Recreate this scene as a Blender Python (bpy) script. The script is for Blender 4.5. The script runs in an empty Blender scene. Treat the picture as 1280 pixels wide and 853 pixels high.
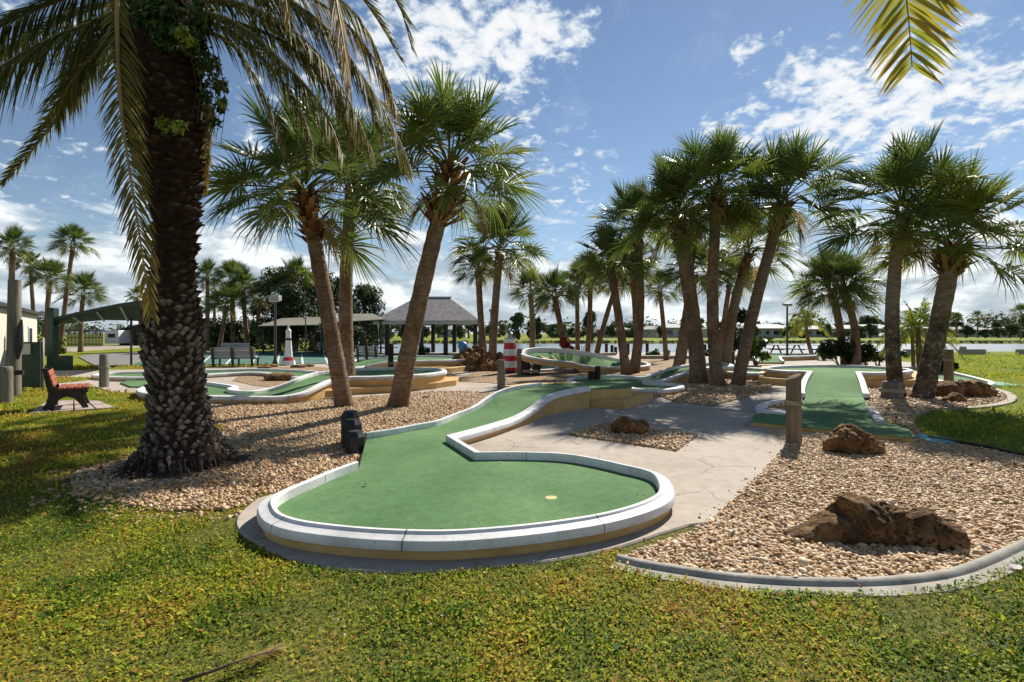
import bpy, math, random
import numpy as np
from mathutils import Vector, Matrix, noise, geometry

random.seed(7)
RNG = np.random.default_rng(11)
scene = bpy.context.scene
COL = scene.collection
R = math.radians

# ------------------------------------------------------------------ measuring
# the photograph: 18 mm lens, eye 1.6 m above the lawn, looking along +Y
EYE, HOR, FOC = 1.6, 417.0, 640.0


def P(px, py, z=0.0):
    """world point on the level z seen at a photo position"""
    y = FOC * (EYE - z) / (py - HOR)
    return ((px - 640.0) / FOC * y, y, z)


def PD(px, py, y):
    """world point at distance y seen at a photo position"""
    return ((px - 640.0) / FOC * y, y, EYE - (py - HOR) / FOC * y)


def XY(px, py, z=0.0):
    return P(px, py, z)[:2]


# ------------------------------------------------------------------ objects
def link(o, parent=None):
    COL.objects.link(o)
    if parent is not None:
        o.parent = parent
    return o


def tag(o, label=None, cat=None, group=None, kind=None):
    if label:
        o['label'] = label
    if cat:
        o['category'] = cat
    if group:
        o['group'] = group
    if kind:
        o['kind'] = kind
    return o


def thing(name, label, cat, loc=(0, 0, 0), rz=0.0, group=None):
    o = bpy.data.objects.new(name, None)
    o.empty_display_size = 0.2
    o.location = loc
    o.rotation_euler = (0, 0, rz)
    link(o)
    return tag(o, label, cat, group)


def dup(root, loc, rz=0.0, label=None, group=None, scale=None, parent=None):
    r = root.copy()
    link(r, parent)
    if parent is None:
        r.location = loc
        r.rotation_euler = (0, 0, rz)
        if scale:
            r.scale = (scale,) * 3
        if label:
            r['label'] = label
        if group:
            r['group'] = group
    for ch in list(root.children):
        dup(ch, None, parent=r)
    return r


def np_mesh(name, V, F, smooth=False, tint=None):
    V = np.asarray(V, np.float32).reshape(-1, 3)
    F = np.asarray(F, np.int32)
    m, k = F.shape
    me = bpy.data.meshes.new(name)
    me.vertices.add(len(V))
    me.vertices.foreach_set('co', V.ravel())
    me.loops.add(m * k)
    me.loops.foreach_set('vertex_index', F.ravel())
    me.polygons.add(m)
    me.polygons.foreach_set('loop_start', np.arange(0, m * k, k, dtype=np.int32))
    if smooth:
        me.polygons.foreach_set('use_smooth', np.ones(m, dtype=bool))
    me.update(calc_edges=True)
    if tint is not None:
        a = me.attributes.new('tint', 'FLOAT', 'POINT')
        a.data.foreach_set('value', np.asarray(tint, np.float32))
    return me


def obj_np(name, V, F, m, parent=None, smooth=False, tint=None):
    o = bpy.data.objects.new(name, np_mesh(name, V, F, smooth, tint))
    o.data.materials.append(m)
    return link(o, parent)


class MB:
    """collects shapes and links them as one mesh object"""

    def __init__(self, origin=(0, 0, 0)):
        self.V, self.F, self.T = [], [], []
        self.o = origin

    def add(self, V, F, t=0.5):
        b = len(self.V)
        ox, oy, oz = self.o
        for i, v in enumerate(V):
            self.V.append((v[0] - ox, v[1] - oy, v[2] - oz))
            self.T.append(t if not hasattr(t, '__len__') else t[i])
        for f in F:
            self.F.append([i + b for i in f])
        return self

    def box(self, c, s, rz=0.0, rx=0.0, ry=0.0, t=0.5, taper=1.0, bev=0.0):
        hx, hy, hz = s[0] / 2, s[1] / 2, s[2] / 2
        if bev <= 0:
            pts = [(sx * hx * (taper if sz > 0 else 1), sy * hy * (taper if sz > 0 else 1), sz * hz)
                   for sz in (-1, 1) for sx, sy in ((-1, -1), (1, -1), (1, 1), (-1, 1))]
            F = [(3, 2, 1, 0), (4, 5, 6, 7), (0, 1, 5, 4), (1, 2, 6, 5), (2, 3, 7, 6), (3, 0, 4, 7)]
        else:
            b = bev
            rings = []
            for z, i in ((-hz, b), (-hz + b, 0), (hz - b, 0), (hz, b)):
                rings.append([(-hx + i + (b if i == 0 else b) , -hy + i, z), (hx - i - b, -hy + i, z), (hx - i, -hy + i + b, z), (hx - i, hy - i - b, z),
                              (hx - i - b, hy - i, z), (-hx + i + b, hy - i, z), (-hx + i, hy - i - b, z), (-hx + i, -hy + i + b, z)])
            pts = [p for r in rings for p in r]
            F = [tuple(range(7, -1, -1)), tuple(range(24, 32))]
            for k in range(3):
                for j in range(8):
                    F.append((k * 8 + j, k * 8 + (j + 1) % 8, (k + 1) * 8 + (j + 1) % 8, (k + 1) * 8 + j))
        M = Matrix.Translation(c) @ Matrix.Rotation(rz, 4, 'Z') @ Matrix.Rotation(ry, 4, 'Y') @ Matrix.Rotation(rx, 4, 'X')
        return self.add([tuple(M @ Vector(p)) for p in pts], F, t)

    def tube(self, pts, rad, n=10, cap=True, t=0.5, phase=0.0, squash=None):
        pts = [Vector(p) for p in pts]
        if not hasattr(rad, '__len__'):
            rad = [rad] * len(pts)
        V, F = [], []
        ref = None
        for i, p in enumerate(pts):
            d = (pts[min(i + 1, len(pts) - 1)] - pts[max(i - 1, 0)]).normalized()
            if ref is None:
                ref = Vector((1, 0, 0)) if abs(d.x) < 0.9 else Vector((0, 1, 0))
            u = (ref - d * ref.dot(d)).normalized()
            ref = u
            w = d.cross(u)
            for k in range(n):
                a = 2 * math.pi * k / n + phase
                q = p + (u * math.cos(a) + w * math.sin(a)) * rad[i]
                V.append(tuple(q))
        for i in range(len(pts) - 1):
            for k in range(n):
                F.append((i * n + k, i * n + (k + 1) % n, (i + 1) * n + (k + 1) % n, (i + 1) * n + k))
        if cap:
            F.append(tuple(range(n - 1, -1, -1)))
            F.append(tuple(range((len(pts) - 1) * n, len(pts) * n)))
        return self.add(V, F, t)

    def lathe(self, prof, c=(0, 0, 0), n=16, t=0.5, phase=0.0):
        V, F = [], []
        for r, z in prof:
            for k in range(n):
                a = 2 * math.pi * k / n + phase
                V.append((c[0] + r * math.cos(a), c[1] + r * math.sin(a), c[2] + z))
        m = len(prof)
        for i in range(m - 1):
            for k in range(n):
                F.append((i * n + k, i * n + (k + 1) % n, (i + 1) * n + (k + 1) % n, (i + 1) * n + k))
        F.append(tuple(range(n - 1, -1, -1)))
        F.append(tuple(range((m - 1) * n, m * n)))
        return self.add(V, F, t)

    def prism(self, poly, z0, z1, t=0.5, bevel=0.0):
        poly = [tuple(p[:2]) for p in poly]
        if area2(poly) < 0:
            poly = poly[::-1]
        n = len(poly)
        if bevel > 0:
            inn = offset_poly(poly, -bevel)
            V = [(x, y, z0) for x, y in poly] + [(x, y, z1 - bevel) for x, y in poly] + [(x, y, z1) for x, y in inn]
            F = [tuple(range(n - 1, -1, -1)), tuple(range(2 * n, 3 * n))]
            for k in range(2):
                for i in range(n):
                    j = (i + 1) % n
                    F.append((k * n + i, k * n + j, (k + 1) * n + j, (k + 1) * n + i))
            return self.add(V, F, t)
        V = [(x, y, z0) for x, y in poly] + [(x, y, z1) for x, y in poly]
        F = [tuple(range(n - 1, -1, -1)), tuple(range(n, 2 * n))]
        for i in range(n):
            j = (i + 1) % n
            F.append((i, j, n + j, n + i))
        return self.add(V, F, t)

    def build(self, name, m, parent=None, smooth=False, autosmooth=None):
        me = bpy.data.meshes.new(name)
        me.from_pydata(self.V, [], self.F)
        a = me.attributes.new('tint', 'FLOAT', 'POINT')
        a.data.foreach_set('value', np.asarray(self.T, np.float32))
        if smooth:
            me.polygons.foreach_set('use_smooth', np.ones(len(me.polygons), dtype=bool))
            if autosmooth:
                me.set_sharp_from_angle(angle=R(autosmooth))
        me.update()
        o = bpy.data.objects.new(name, me)
        o.data.materials.append(m)
        return link(o, parent)


# ------------------------------------------------------------------ plan geometry
def area2(poly):
    return 0.5 * sum(poly[i][0] * poly[(i + 1) % len(poly)][1] - poly[(i + 1) % len(poly)][0] * poly[i][1] for i in range(len(poly)))


def offset_poly(poly, d):
    """outward offset of a counter-clockwise polygon"""
    n = len(poly)
    out = []
    for i in range(n):
        a, b, c = Vector(poly[i - 1][:2]), Vector(poly[i][:2]), Vector(poly[(i + 1) % n][:2])
        e1, e2 = (b - a).normalized(), (c - b).normalized()
        n1, n2 = Vector((e1.y, -e1.x)), Vector((e2.y, -e2.x))
        m = (n1 + n2)
        if m.length < 1e-6:
            m = n1
        m.normalize()
        k = d / max(0.5, m.dot(n1))
        out.append((b.x + m.x * k, b.y + m.y * k))
    return out


def catmull(pts, closed=False, step=0.08):
    pts = [Vector(p) for p in pts]
    n = len(pts)
    out = []
    rng = range(n) if closed else range(n - 1)
    for i in rng:
        p1, p2 = pts[i], pts[(i + 1) % n]
        p0 = pts[i - 1] if (closed or i > 0) else p1 * 2 - p2
        p3 = pts[(i + 2) % n] if (closed or i + 2 < n) else p2 * 2 - p1
        k = max(2, int((p2 - p1).length / step))
        # centripetal spacing keeps uneven points from overshooting
        t0 = 0.0
        t1 = t0 + max(1e-5, (p1 - p0).length) ** 0.5
        t2 = t1 + max(1e-5, (p2 - p1).length) ** 0.5
        t3 = t2 + max(1e-5, (p3 - p2).length) ** 0.5
        for j in range(k):
            t = t1 + (t2 - t1) * j / k
            A1 = p0 * ((t1 - t) / (t1 - t0)) + p1 * ((t - t0) / (t1 - t0))
            A2 = p1 * ((t2 - t) / (t2 - t1)) + p2 * ((t - t1) / (t2 - t1))
            A3 = p2 * ((t3 - t) / (t3 - t2)) + p3 * ((t - t2) / (t3 - t2))
            B1 = A1 * ((t2 - t) / (t2 - t0)) + A2 * ((t - t0) / (t2 - t0))
            B2 = A2 * ((t3 - t) / (t3 - t1)) + A3 * ((t - t1) / (t3 - t1))
            out.append(tuple(B1 * ((t2 - t) / (t2 - t1)) + B2 * ((t - t1) / (t2 - t1))))
    if not closed:
        out.append(tuple(pts[-1]))
    return out


def inside(px, py, poly):
    """vectorised point in polygon"""
    px, py = np.asarray(px), np.asarray(py)
    r = np.zeros(px.shape, bool)
    n = len(poly)
    for i in range(n):
        x1, y1 = poly[i][0], poly[i][1]
        x2, y2 = poly[(i + 1) % n][0], poly[(i + 1) % n][1]
        if y1 == y2:
            continue
        c = ((y1 > py) != (y2 > py)) & (px < (x2 - x1) * (py - y1) / (y2 - y1) + x1)
        r ^= c
    return r


def fill(poly, step=0.3, holes=(), jit=0.0):
    """triangulated sheet over a plan polygon, with inner points; returns V2, F"""
    pts = [Vector((p[0], p[1])) for p in poly]
    nb = len(pts)
    xs = [p.x for p in pts]
    ys = [p.y for p in pts]
    faces = [list(range(nb))]
    extra = []
    for h in holes:
        b = len(pts)
        pts += [Vector((p[0], p[1])) for p in h]
        extra += [(b + i, b + (i + 1) % len(h)) for i in range(len(h))]
    if step:
        gx = np.arange(min(xs), max(xs), step)
        gy = np.arange(min(ys), max(ys), step)
        X, Y = np.meshgrid(gx + step * 0.37, gy + step * 0.41)
        X, Y = X.ravel(), Y.ravel()
        k = inside(X, Y, poly)
        for h in holes:
            k &= ~inside(X, Y, h)
        pts += [Vector((float(a), float(b))) for a, b in zip(X[k], Y[k])]
    v, e, f, _, _, _ = geometry.delaunay_2d_cdt(pts, extra, faces, 1, 1e-5)
    F = []
    for t in f:
        if holes:
            cx = sum(v[i].x for i in t) / len(t)
            cy = sum(v[i].y for i in t) / len(t)
            if any(bool(inside(np.array([cx]), np.array([cy]), h)[0]) for h in holes):
                continue
        F.append(list(t))
    return [(p.x, p.y) for p in v], F


def sweep(path, prof, sign, closed=False):
    """sweep an open profile (u outwards, v up) along a path; sign +1 = right-hand side of travel is outwards"""
    n = len(path)
    V, F = [], []
    pts = [Vector(p) for p in path]
    for i, p in enumerate(pts):
        a = pts[i - 1] if (i > 0 or closed) else None
        c = pts[(i + 1) % n] if (i < n - 1 or closed) else None
        e1 = Vector((p.x - a.x, p.y - a.y)).normalized() if a is not None else None
        e2 = Vector((c.x - p.x, c.y - p.y)).normalized() if c is not None else None
        e1 = e1 or e2
        e2 = e2 or e1
        n1, n2 = Vector((e1.y, -e1.x)), Vector((e2.y, -e2.x))
        m = n1 + n2
        m = m.normalized() if m.length > 1e-6 else n1
        k = 1.0 / max(0.55, m.dot(n1))
        for u, v in prof:
            V.append((p.x + m.x * k * u * sign, p.y + m.y * k * u * sign, p.z + v))
    q = len(prof)
    for i in range(n if closed else n - 1):
        j = (i + 1) % n
        for k in range(q - 1):
            f = (i * q + k, j * q + k, j * q + k + 1, i * q + k + 1)
            F.append(f if sign < 0 else f[::-1])
    if not closed:
        F.append(tuple(range(q)) if sign > 0 else tuple(range(q - 1, -1, -1)))
        F.append(tuple((n - 1) * q + k for k in (range(q - 1, -1, -1) if sign > 0 else range(q))))
    return V, F


def vnoise(x, y, s, seed=0):
    """smooth 2-d value noise, vectorised"""
    r = np.random.default_rng(seed).random((256, 256))
    x, y = np.asarray(x) * s, np.asarray(y) * s
    xi, yi = np.floor(x).astype(int), np.floor(y).astype(int)
    fx, fy = x - xi, y - yi
    fx, fy = fx * fx * (3 - 2 * fx), fy * fy * (3 - 2 * fy)
    g = lambda a, b: r[a & 255, b & 255]
    return (g(xi, yi) * (1 - fx) + g(xi + 1, yi) * fx) * (1 - fy) + (g(xi, yi + 1) * (1 - fx) + g(xi + 1, yi + 1) * fx) * fy


# ------------------------------------------------------------------ materials
def srgb(r, g, b):
    f = lambda c: (c / 255 / 12.92) if c / 255 <= 0.04045 else ((c / 255 + 0.055) / 1.055) ** 2.4
    return (f(r), f(g), f(b))


class NT:
    def __init__(self, name):
        self.m = bpy.data.materials.new(name)
        self.m.use_nodes = True
        self.nt = self.m.node_tree
        self.nt.nodes.clear()
        self.out = self.n('ShaderNodeOutputMaterial')
        self.b = self.n('ShaderNodeBsdfPrincipled')
        self.l(self.b.outputs[0], self.out.inputs[0])

    def n(self, t, **k):
        o = self.nt.nodes.new(t)
        for a, v in k.items():
            setattr(o, a, v)
        return o

    def l(self, a, b):
        self.nt.links.new(a, b)

    def coord(self, stretch=(1, 1, 1), which='Object'):
        c = self.n('ShaderNodeTexCoord')
        mp = self.n('ShaderNodeMapping')
        mp.inputs['Scale'].default_value = stretch
        self.l(c.outputs[which], mp.inputs[0])
        return mp.outputs[0]

    def noise(self, co, scale, detail=4, rough=0.55, dist=0.0):
        n = self.n('ShaderNodeTexNoise')
        n.inputs['Scale'].default_value = scale
        n.inputs['Detail'].default_value = detail
        n.inputs['Roughness'].default_value = rough
        n.inputs['Distortion'].default_value = dist
        self.l(co, n.inputs['Vector'])
        return n.outputs['Fac']

    def ramp(self, fac, cols, interp='LINEAR'):
        r = self.n('ShaderNodeValToRGB')
        r.color_ramp.interpolation = interp
        el = r.color_ramp.elements
        while len(el) < len(cols):
            el.new(0.5)
        for e, (p, c) in zip(el, cols):
            e.position = p
            e.color = (c[0], c[1], c[2], 1) if hasattr(c, '__len__') else (c, c, c, 1)
        self.l(fac, r.inputs[0])
        return r.outputs[0]

    def math(self, op, a, b=None, clamp=False):
        m = self.n('ShaderNodeMath', operation=op, use_clamp=clamp)
        for i, v in enumerate((a, b)):
            if v is None:
                continue
            if isinstance(v, (int, float)):
                m.inputs[i].default_value = v
            else:
                self.l(v, m.inputs[i])
        return m.outputs[0]

    def mix(self, fac, a, b, mode='MIX'):
        m = self.n('ShaderNodeMix', data_type='RGBA', blend_type=mode)
        for i, v in ((0, fac), (6, a), (7, b)):
            if isinstance(v, (int, float)):
                m.inputs[i].default_value = v
            elif isinstance(v, tuple):
                m.inputs[i].default_value = (*v, 1)
            else:
                self.l(v, m.inputs[i])
        return m.outputs[2]

    def bump(self, h, strength=0.5, dist=0.01):
        b = self.n('ShaderNodeBump')
        b.inputs['Strength'].default_value = strength
        b.inputs['Distance'].default_value = dist
        self.l(h, b.inputs['Height'])
        self.l(b.outputs[0], self.b.inputs['Normal'])
        return b

    def set(self, color=None, rough=0.7, spec=0.3, metal=0.0):
        if color is not None:
            if isinstance(color, tuple):
                self.b.inputs['Base Color'].default_value = (*color, 1)
            else:
                self.l(color, self.b.inputs['Base Color'])
        self.b.inputs['Roughness'].default_value = rough
        self.b.inputs['Specular IOR Level'].default_value = spec
        self.b.inputs['Metallic'].default_value = metal
        return self.m


def pm(name, cols, scale=4.0, detail=5, rough=0.75, spec=0.25, bump=0.3, bdist=0.01, bscale=None, stretch=(1, 1, 1), dist=0.0, tint=0.0,
       metal=0.0, nrough=0.6, transl=0.0):
    """general procedural material: a ramp driven by noise (and by the mesh's own tint)"""
    t = NT(name)
    co = t.coord(stretch)
    f = t.noise(co, scale, detail, nrough, dist)
    if tint > 0:
        a = t.n('ShaderNodeAttribute', attribute_name='tint')
        f = t.math('ADD', t.math('MULTIPLY', f, 1 - tint), t.math('MULTIPLY', a.outputs['Fac'], tint), True)
    c = t.ramp(f, cols)
    t.set(c, rough, spec, metal)
    if bump > 0:
        t.bump(t.noise(co, bscale or scale * 4, 4, 0.65, dist), bump, bdist)
    if transl > 0:
        tr = t.n('ShaderNodeBsdfTranslucent')
        t.l(c, tr.inputs[0])
        mx = t.n('ShaderNodeMixShader')
        mx.inputs[0].default_value = transl
        t.l(t.b.outputs[0], mx.inputs[1])
        t.l(tr.outputs[0], mx.inputs[2])
        t.l(mx.outputs[0], t.out.inputs[0])
    return t.m


MT = {}
# ================================================================== materials
def make_materials():
    t = NT('putting_turf')
    co = t.coord()
    big = t.noise(co, 0.7, 3, 0.5)
    fine = t.noise(co, 150, 3, 0.8)
    mid = t.noise(co, 14, 5, 0.7)
    f = t.math('ADD', t.math('ADD', t.math('MULTIPLY', big, 0.25), t.math('MULTIPLY', fine, 0.55)), t.math('MULTIPLY', mid, 0.2))
    c = t.ramp(f, [(0.36, (0.040, 0.100, 0.038)), (0.5, (0.095, 0.185, 0.076)), (0.62, (0.18, 0.295, 0.13))])
    wear = t.ramp(t.noise(co, 1.7, 6, 0.7, 0.4), [(0.50, 0.0), (0.72, 0.34)])
    c = t.mix(wear, c, (0.20, 0.25, 0.13))
    spot = t.ramp(t.noise(co, 7.5, 4, 0.6), [(0.68, 0.0), (0.76, 0.4)])
    c = t.mix(spot, c, (0.05, 0.085, 0.045))
    t.set(c, 0.92, 0.12)
    t.bump(fine, 0.7, 0.004)
    MT['turf'] = t.m
    MT['mint'] = pm('faded_mat', [(0.3, (0.17, 0.34, 0.24)), (0.7, (0.27, 0.45, 0.33))], 6, 6, 0.9, 0.1, 0.3, 0.004, 200)
    MT['teal'] = pm('teal_mat', [(0.3, (0.10, 0.30, 0.32)), (0.7, (0.2, 0.42, 0.45))], 6, 6, 0.9, 0.1, 0.3, 0.004, 120)

    # painted concrete coping with weathering, hairline joints and dirty spots
    t = NT('white_coping')
    co = t.coord()
    n1 = t.noise(co, 2.2, 6, 0.65)
    n2 = t.noise(co, 38, 5, 0.7)
    base = t.ramp(n1, [(0.3, (0.58, 0.57, 0.55)), (0.55, (0.73, 0.72, 0.70)), (0.75, (0.79, 0.78, 0.76))])
    dirt = t.ramp(n2, [(0.27, 0.55), (0.42, 1.0)])
    c = t.mix(1.0, base, dirt, 'MULTIPLY')
    grime = t.ramp(t.noise(co, 5.5, 8, 0.75, 0.5), [(0.52, 0.0), (0.68, 0.42)])
    c = t.mix(grime, c, (0.36, 0.34, 0.29))
    chip = t.ramp(t.noise(co, 21, 6, 0.7, 0.2), [(0.66, 0.0), (0.70, 0.8)])
    c = t.mix(chip, c, (0.30, 0.27, 0.23))
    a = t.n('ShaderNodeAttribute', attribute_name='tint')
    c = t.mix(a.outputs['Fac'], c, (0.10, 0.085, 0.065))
    t.set(c, 0.62, 0.3)
    t.bump(t.noise(co, 55, 5, 0.7), 0.35, 0.006)
    MT['coping'] = t.m

    t = NT('ochre_wall')
    co = t.coord()
    n1 = t.noise(co, 1.8, 6, 0.65)
    c = t.ramp(n1, [(0.3, (0.46, 0.275, 0.10)), (0.55, (0.58, 0.375, 0.155)), (0.75, (0.66, 0.46, 0.23))])
    n2 = t.noise(t.coord((1, 1, 3)), 16, 6, 0.75)
    c = t.mix(t.ramp(n2, [(0.58, 0.0), (0.72, 0.55)]), c, (0.16, 0.105, 0.05))
    t.set(c, 0.8, 0.2)
    t.bump(t.noise(co, 45, 5, 0.7), 0.4, 0.006)
    MT['ochre'] = t.m
    MT['plank'] = pm('weathered_concrete', [(0.3, (0.25, 0.22, 0.18)), (0.7, (0.42, 0.38, 0.31))], 5, 6, 0.9, 0.1, 0.4, 0.006, 60)

    t = NT('concrete')
    co = t.coord(which='Object')
    n1 = t.noise(co, 0.8, 7, 0.6)
    n2 = t.noise(co, 9, 6, 0.7)
    f = t.math('ADD', t.math('MULTIPLY', n1, 0.55), t.math('MULTIPLY', n2, 0.45))
    c = t.ramp(f, [(0.32, (0.28, 0.235, 0.185)), (0.5, (0.385, 0.33, 0.27)), (0.68, (0.47, 0.415, 0.35))])
    wob = t.n('ShaderNodeVectorMath', operation='ADD')
    nz = t.n('ShaderNodeTexNoise')
    nz.inputs['Scale'].default_value = 1.6
    nz.inputs['Detail'].default_value = 5
    t.l(co, nz.inputs['Vector'])
    sc = t.n('ShaderNodeVectorMath', operation='SCALE')
    sc.inputs['Scale'].default_value = 0.5
    t.l(nz.outputs['Color'], sc.inputs[0])
    t.l(co, wob.inputs[0])
    t.l(sc.outputs[0], wob.inputs[1])
    vo = t.n('ShaderNodeTexVoronoi', feature='DISTANCE_TO_EDGE')
    vo.inputs['Scale'].default_value = 0.85
    t.l(wob.outputs[0], vo.inputs['Vector'])
    crack = t.ramp(vo.outputs['Distance'], [(0.004, 1.0), (0.010, 0.0)])
    keep = t.ramp(t.noise(co, 0.9, 3), [(0.46, 0.0), (0.56, 0.65)])
    cf = t.math('MULTIPLY', crack, keep)
    c = t.mix(cf, c, (0.13, 0.115, 0.10))
    stain = t.ramp(t.noise(co, 2.6, 6, 0.7), [(0.54, 0.0), (0.74, 0.45)])
    c = t.mix(stain, c, (0.25, 0.21, 0.17))
    t.set(c, 0.88, 0.2)
    t.bump(t.math('SUBTRACT', t.noise(co, 70, 5, 0.7), t.math('MULTIPLY', cf, 2.0)), 0.35, 0.004)
    MT['concrete'] = t.m
    MT['kerb'] = pm('kerb_concrete', [(0.3, (0.24, 0.225, 0.19)), (0.55, (0.36, 0.335, 0.285)), (0.75, (0.47, 0.44, 0.39))], 5, 7, 0.9, 0.15, 0.5, 0.006, 60)

    # gravel: the bed under the loose stones, and all of the gravel farther off
    t = NT('gravel_bed')
    co = t.coord()
    vo = t.n('ShaderNodeTexVoronoi')
    vo.inputs['Scale'].default_value = 26
    t.l(co, vo.inputs['Vector'])
    hs = t.n('ShaderNodeSeparateColor')
    t.l(vo.outputs['Color'], hs.inputs[0])
    c = t.ramp(hs.outputs[0], PEB)
    gap = t.ramp(vo.outputs['Distance'], [(0.35, 1.0), (0.75, 0.35)])
    c = t.mix(1.0, c, gap, 'MULTIPLY')
    c = t.mix(t.ramp(t.noise(co, 1.1, 5, 0.6), [(0.5, 0.0), (0.75, 0.45)]), c, (0.30, 0.21, 0.13))
    t.set(c, 0.85, 0.2)
    t.bump(t.math('MULTIPLY', vo.outputs['Distance'], -1.0), 1.0, 0.03)
    MT['gravel'] = t.m
    t = NT('river_pebble')
    a = t.n('ShaderNodeAttribute', attribute_name='tint')
    co = t.coord()
    f = t.math('ADD', a.outputs['Fac'], t.math('MULTIPLY', t.math('SUBTRACT', t.noise(co, 90, 3), 0.5), 0.22), True)
    t.set(t.ramp(f, PEB), 0.6, 0.3)
    MT['pebble'] = t.m

    # lawn sheet
    t = NT('lawn')
    co = t.coord()
    n1 = t.noise(co, 0.35, 6, 0.6)
    n2 = t.noise(co, 4.5, 8, 0.8)
    n3 = t.noise(co, 60, 4, 0.8)
    f = t.math('ADD', t.math('ADD', t.math('MULTIPLY', n1, 0.35), t.math('MULTIPLY', n2, 0.40)), t.math('MULTIPLY', n3, 0.25))
    t.set(t.ramp(f, [(0.32, (0.075, 0.10, 0.014)), (0.47, (0.16, 0.19, 0.02)), (0.58, (0.23, 0.235, 0.028)), (0.72, (0.27, 0.20, 0.05))]), 0.95, 0.1)
    t.bump(n3, 0.9, 0.03)
    MT['lawn'] = t.m
    GR = [(0.0, (0.035, 0.085, 0.012)), (0.16, (0.10, 0.19, 0.016)), (0.38, (0.28, 0.36, 0.024)), (0.60, (0.52, 0.48, 0.045)), (0.80, (0.50, 0.27, 0.05)),
          (1.0, (0.22, 0.095, 0.035))]
    MT['grass'] = pm('grass_leaf', GR, 8, 3, 0.65, 0.15, 0, tint=0.88, transl=0.45)
    MT['petal'] = pm('petal', [(0.3, (0.40, 0.34, 0.33)), (0.7, (0.55, 0.50, 0.48))], 8, 2, 0.7, 0.2, 0)
    MT['litter'] = pm('dry_leaf', [(0.3, (0.06, 0.03, 0.016)), (0.7, (0.19, 0.10, 0.045))], 12, 4, 0.8, 0.2, 0.3)

    # plants
    MT['sabal'] = pm('sabal_leaf', [(0.0, (0.028, 0.048, 0.012)), (0.3, (0.062, 0.10, 0.019)), (0.55, (0.13, 0.175, 0.03)), (0.75, (0.24, 0.25, 0.04)),
                                    (0.9, (0.30, 0.22, 0.075)), (1.0, (0.24, 0.15, 0.07))], 1.2, 3, 0.42, 0.4, 0, tint=0.9, transl=0.42)
    MT['date'] = pm('date_leaf', [(0.0, (0.03, 0.045, 0.016)), (0.35, (0.075, 0.095, 0.024)), (0.6, (0.16, 0.15, 0.035)), (0.8, (0.30, 0.20, 0.045)),
                                  (1.0, (0.38, 0.27, 0.12))], 1.5, 3, 0.62, 0.2, 0, tint=0.88, transl=0.38)
    MT['rachis'] = pm('frond_stalk', [(0.3, (0.16, 0.11, 0.03)), (0.7, (0.34, 0.22, 0.07))], 3, 4, 0.5, 0.35, 0.2)
    t = NT('sabal_bark')
    co = t.coord((1, 1, 2.6))
    f = t.noise(co, 6.5, 7, 0.78, 0.8)
    c = t.ramp(f, [(0.3, (0.09, 0.056, 0.034)), (0.5, (0.25, 0.17, 0.108)), (0.70, (0.38, 0.29, 0.20))])
    lich = t.ramp(t.noise(t.coord(), 4.0, 6, 0.7), [(0.56, 0.0), (0.72, 0.6)])
    c = t.mix(lich, c, (0.28, 0.25, 0.205))
    rust = t.ramp(t.noise(t.coord((1, 1, .6)), 2.2, 5, 0.6), [(0.44, 0.0), (0.64, 0.75)])
    c = t.mix(rust, c, (0.125, 0.06, 0.028))
    wv = t.n('ShaderNodeTexWave', wave_type='BANDS', bands_direction='Z')
    wv.inputs['Scale'].default_value = 3.4
    wv.inputs['Distortion'].default_value = 9.0
    wv.inputs['Detail'].default_value = 4
    wv.inputs['Detail Scale'].default_value = 2.5
    t.l(t.coord(), wv.inputs['Vector'])
    scar = t.ramp(wv.outputs['Fac'], [(0.06, 1.0), (0.26, 0.0)])
    c = t.mix(t.math('MULTIPLY', scar, .28), c, (0.055, 0.035, 0.022))
    t.set(c, 0.9, 0.15)
    t.bump(t.math('SUBTRACT', t.noise(t.coord((1, 1, 4.5)), 7, 7, 0.75), t.math('MULTIPLY', scar, .35)), 0.9, 0.035)
    MT['bark'] = t.m
    t = NT('mossy_bark')
    co = t.coord((1, 1, 3))
    f = t.noise(co, 5.0, 7, 0.75, 0.4)
    c = t.ramp(f, [(0.32, (0.035, 0.025, 0.016)), (0.5, (0.13, 0.09, 0.05)), (0.66, (0.25, 0.19, 0.12))])
    lich = t.ramp(t.noise(t.coord(), 9.0, 6, 0.7), [(0.55, 0.0), (0.63, 0.85)])
    c = t.mix(lich, c, (0.42, 0.41, 0.36))
    sp_ = t.n('ShaderNodeSeparateXYZ')
    t.l(t.coord(), sp_.inputs[0])
    hi = t.ramp(t.math('ADD', t.math('MULTIPLY', sp_.outputs[2], .30), t.math('MULTIPLY', t.math('SUBTRACT', t.noise(t.coord(), 2.0, 4), .5), .5)), [(0.45, 1.0), (0.75, 0.0)])
    c2 = t.ramp(f, [(0.3, (0.10, 0.066, 0.042)), (0.5, (0.25, 0.185, 0.125)), (0.7, (0.36, 0.29, 0.21))])
    dark = t.ramp(t.noise(t.coord(), 3.3, 5, 0.6), [(0.46, 0.0), (0.60, 0.8)])
    c = t.mix(dark, c, (0.04, 0.028, 0.02))
    c = t.mix(hi, c2, c)
    t.set(c, 0.92, 0.12)
    t.bump(t.noise(co, 9, 6, 0.75), 0.9, 0.03)
    MT['mossbark'] = t.m
    MT['boot'] = pm('leaf_boot', [(0.1, (0.045, 0.02, 0.010)), (0.4, (0.19, 0.09, 0.038)), (0.7, (0.36, 0.20, 0.08)), (1.0, (0.48, 0.32, 0.15))], 6, 5, 0.85, 0.15,
                    0.5, 0.02, 40, tint=0.6)
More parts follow.
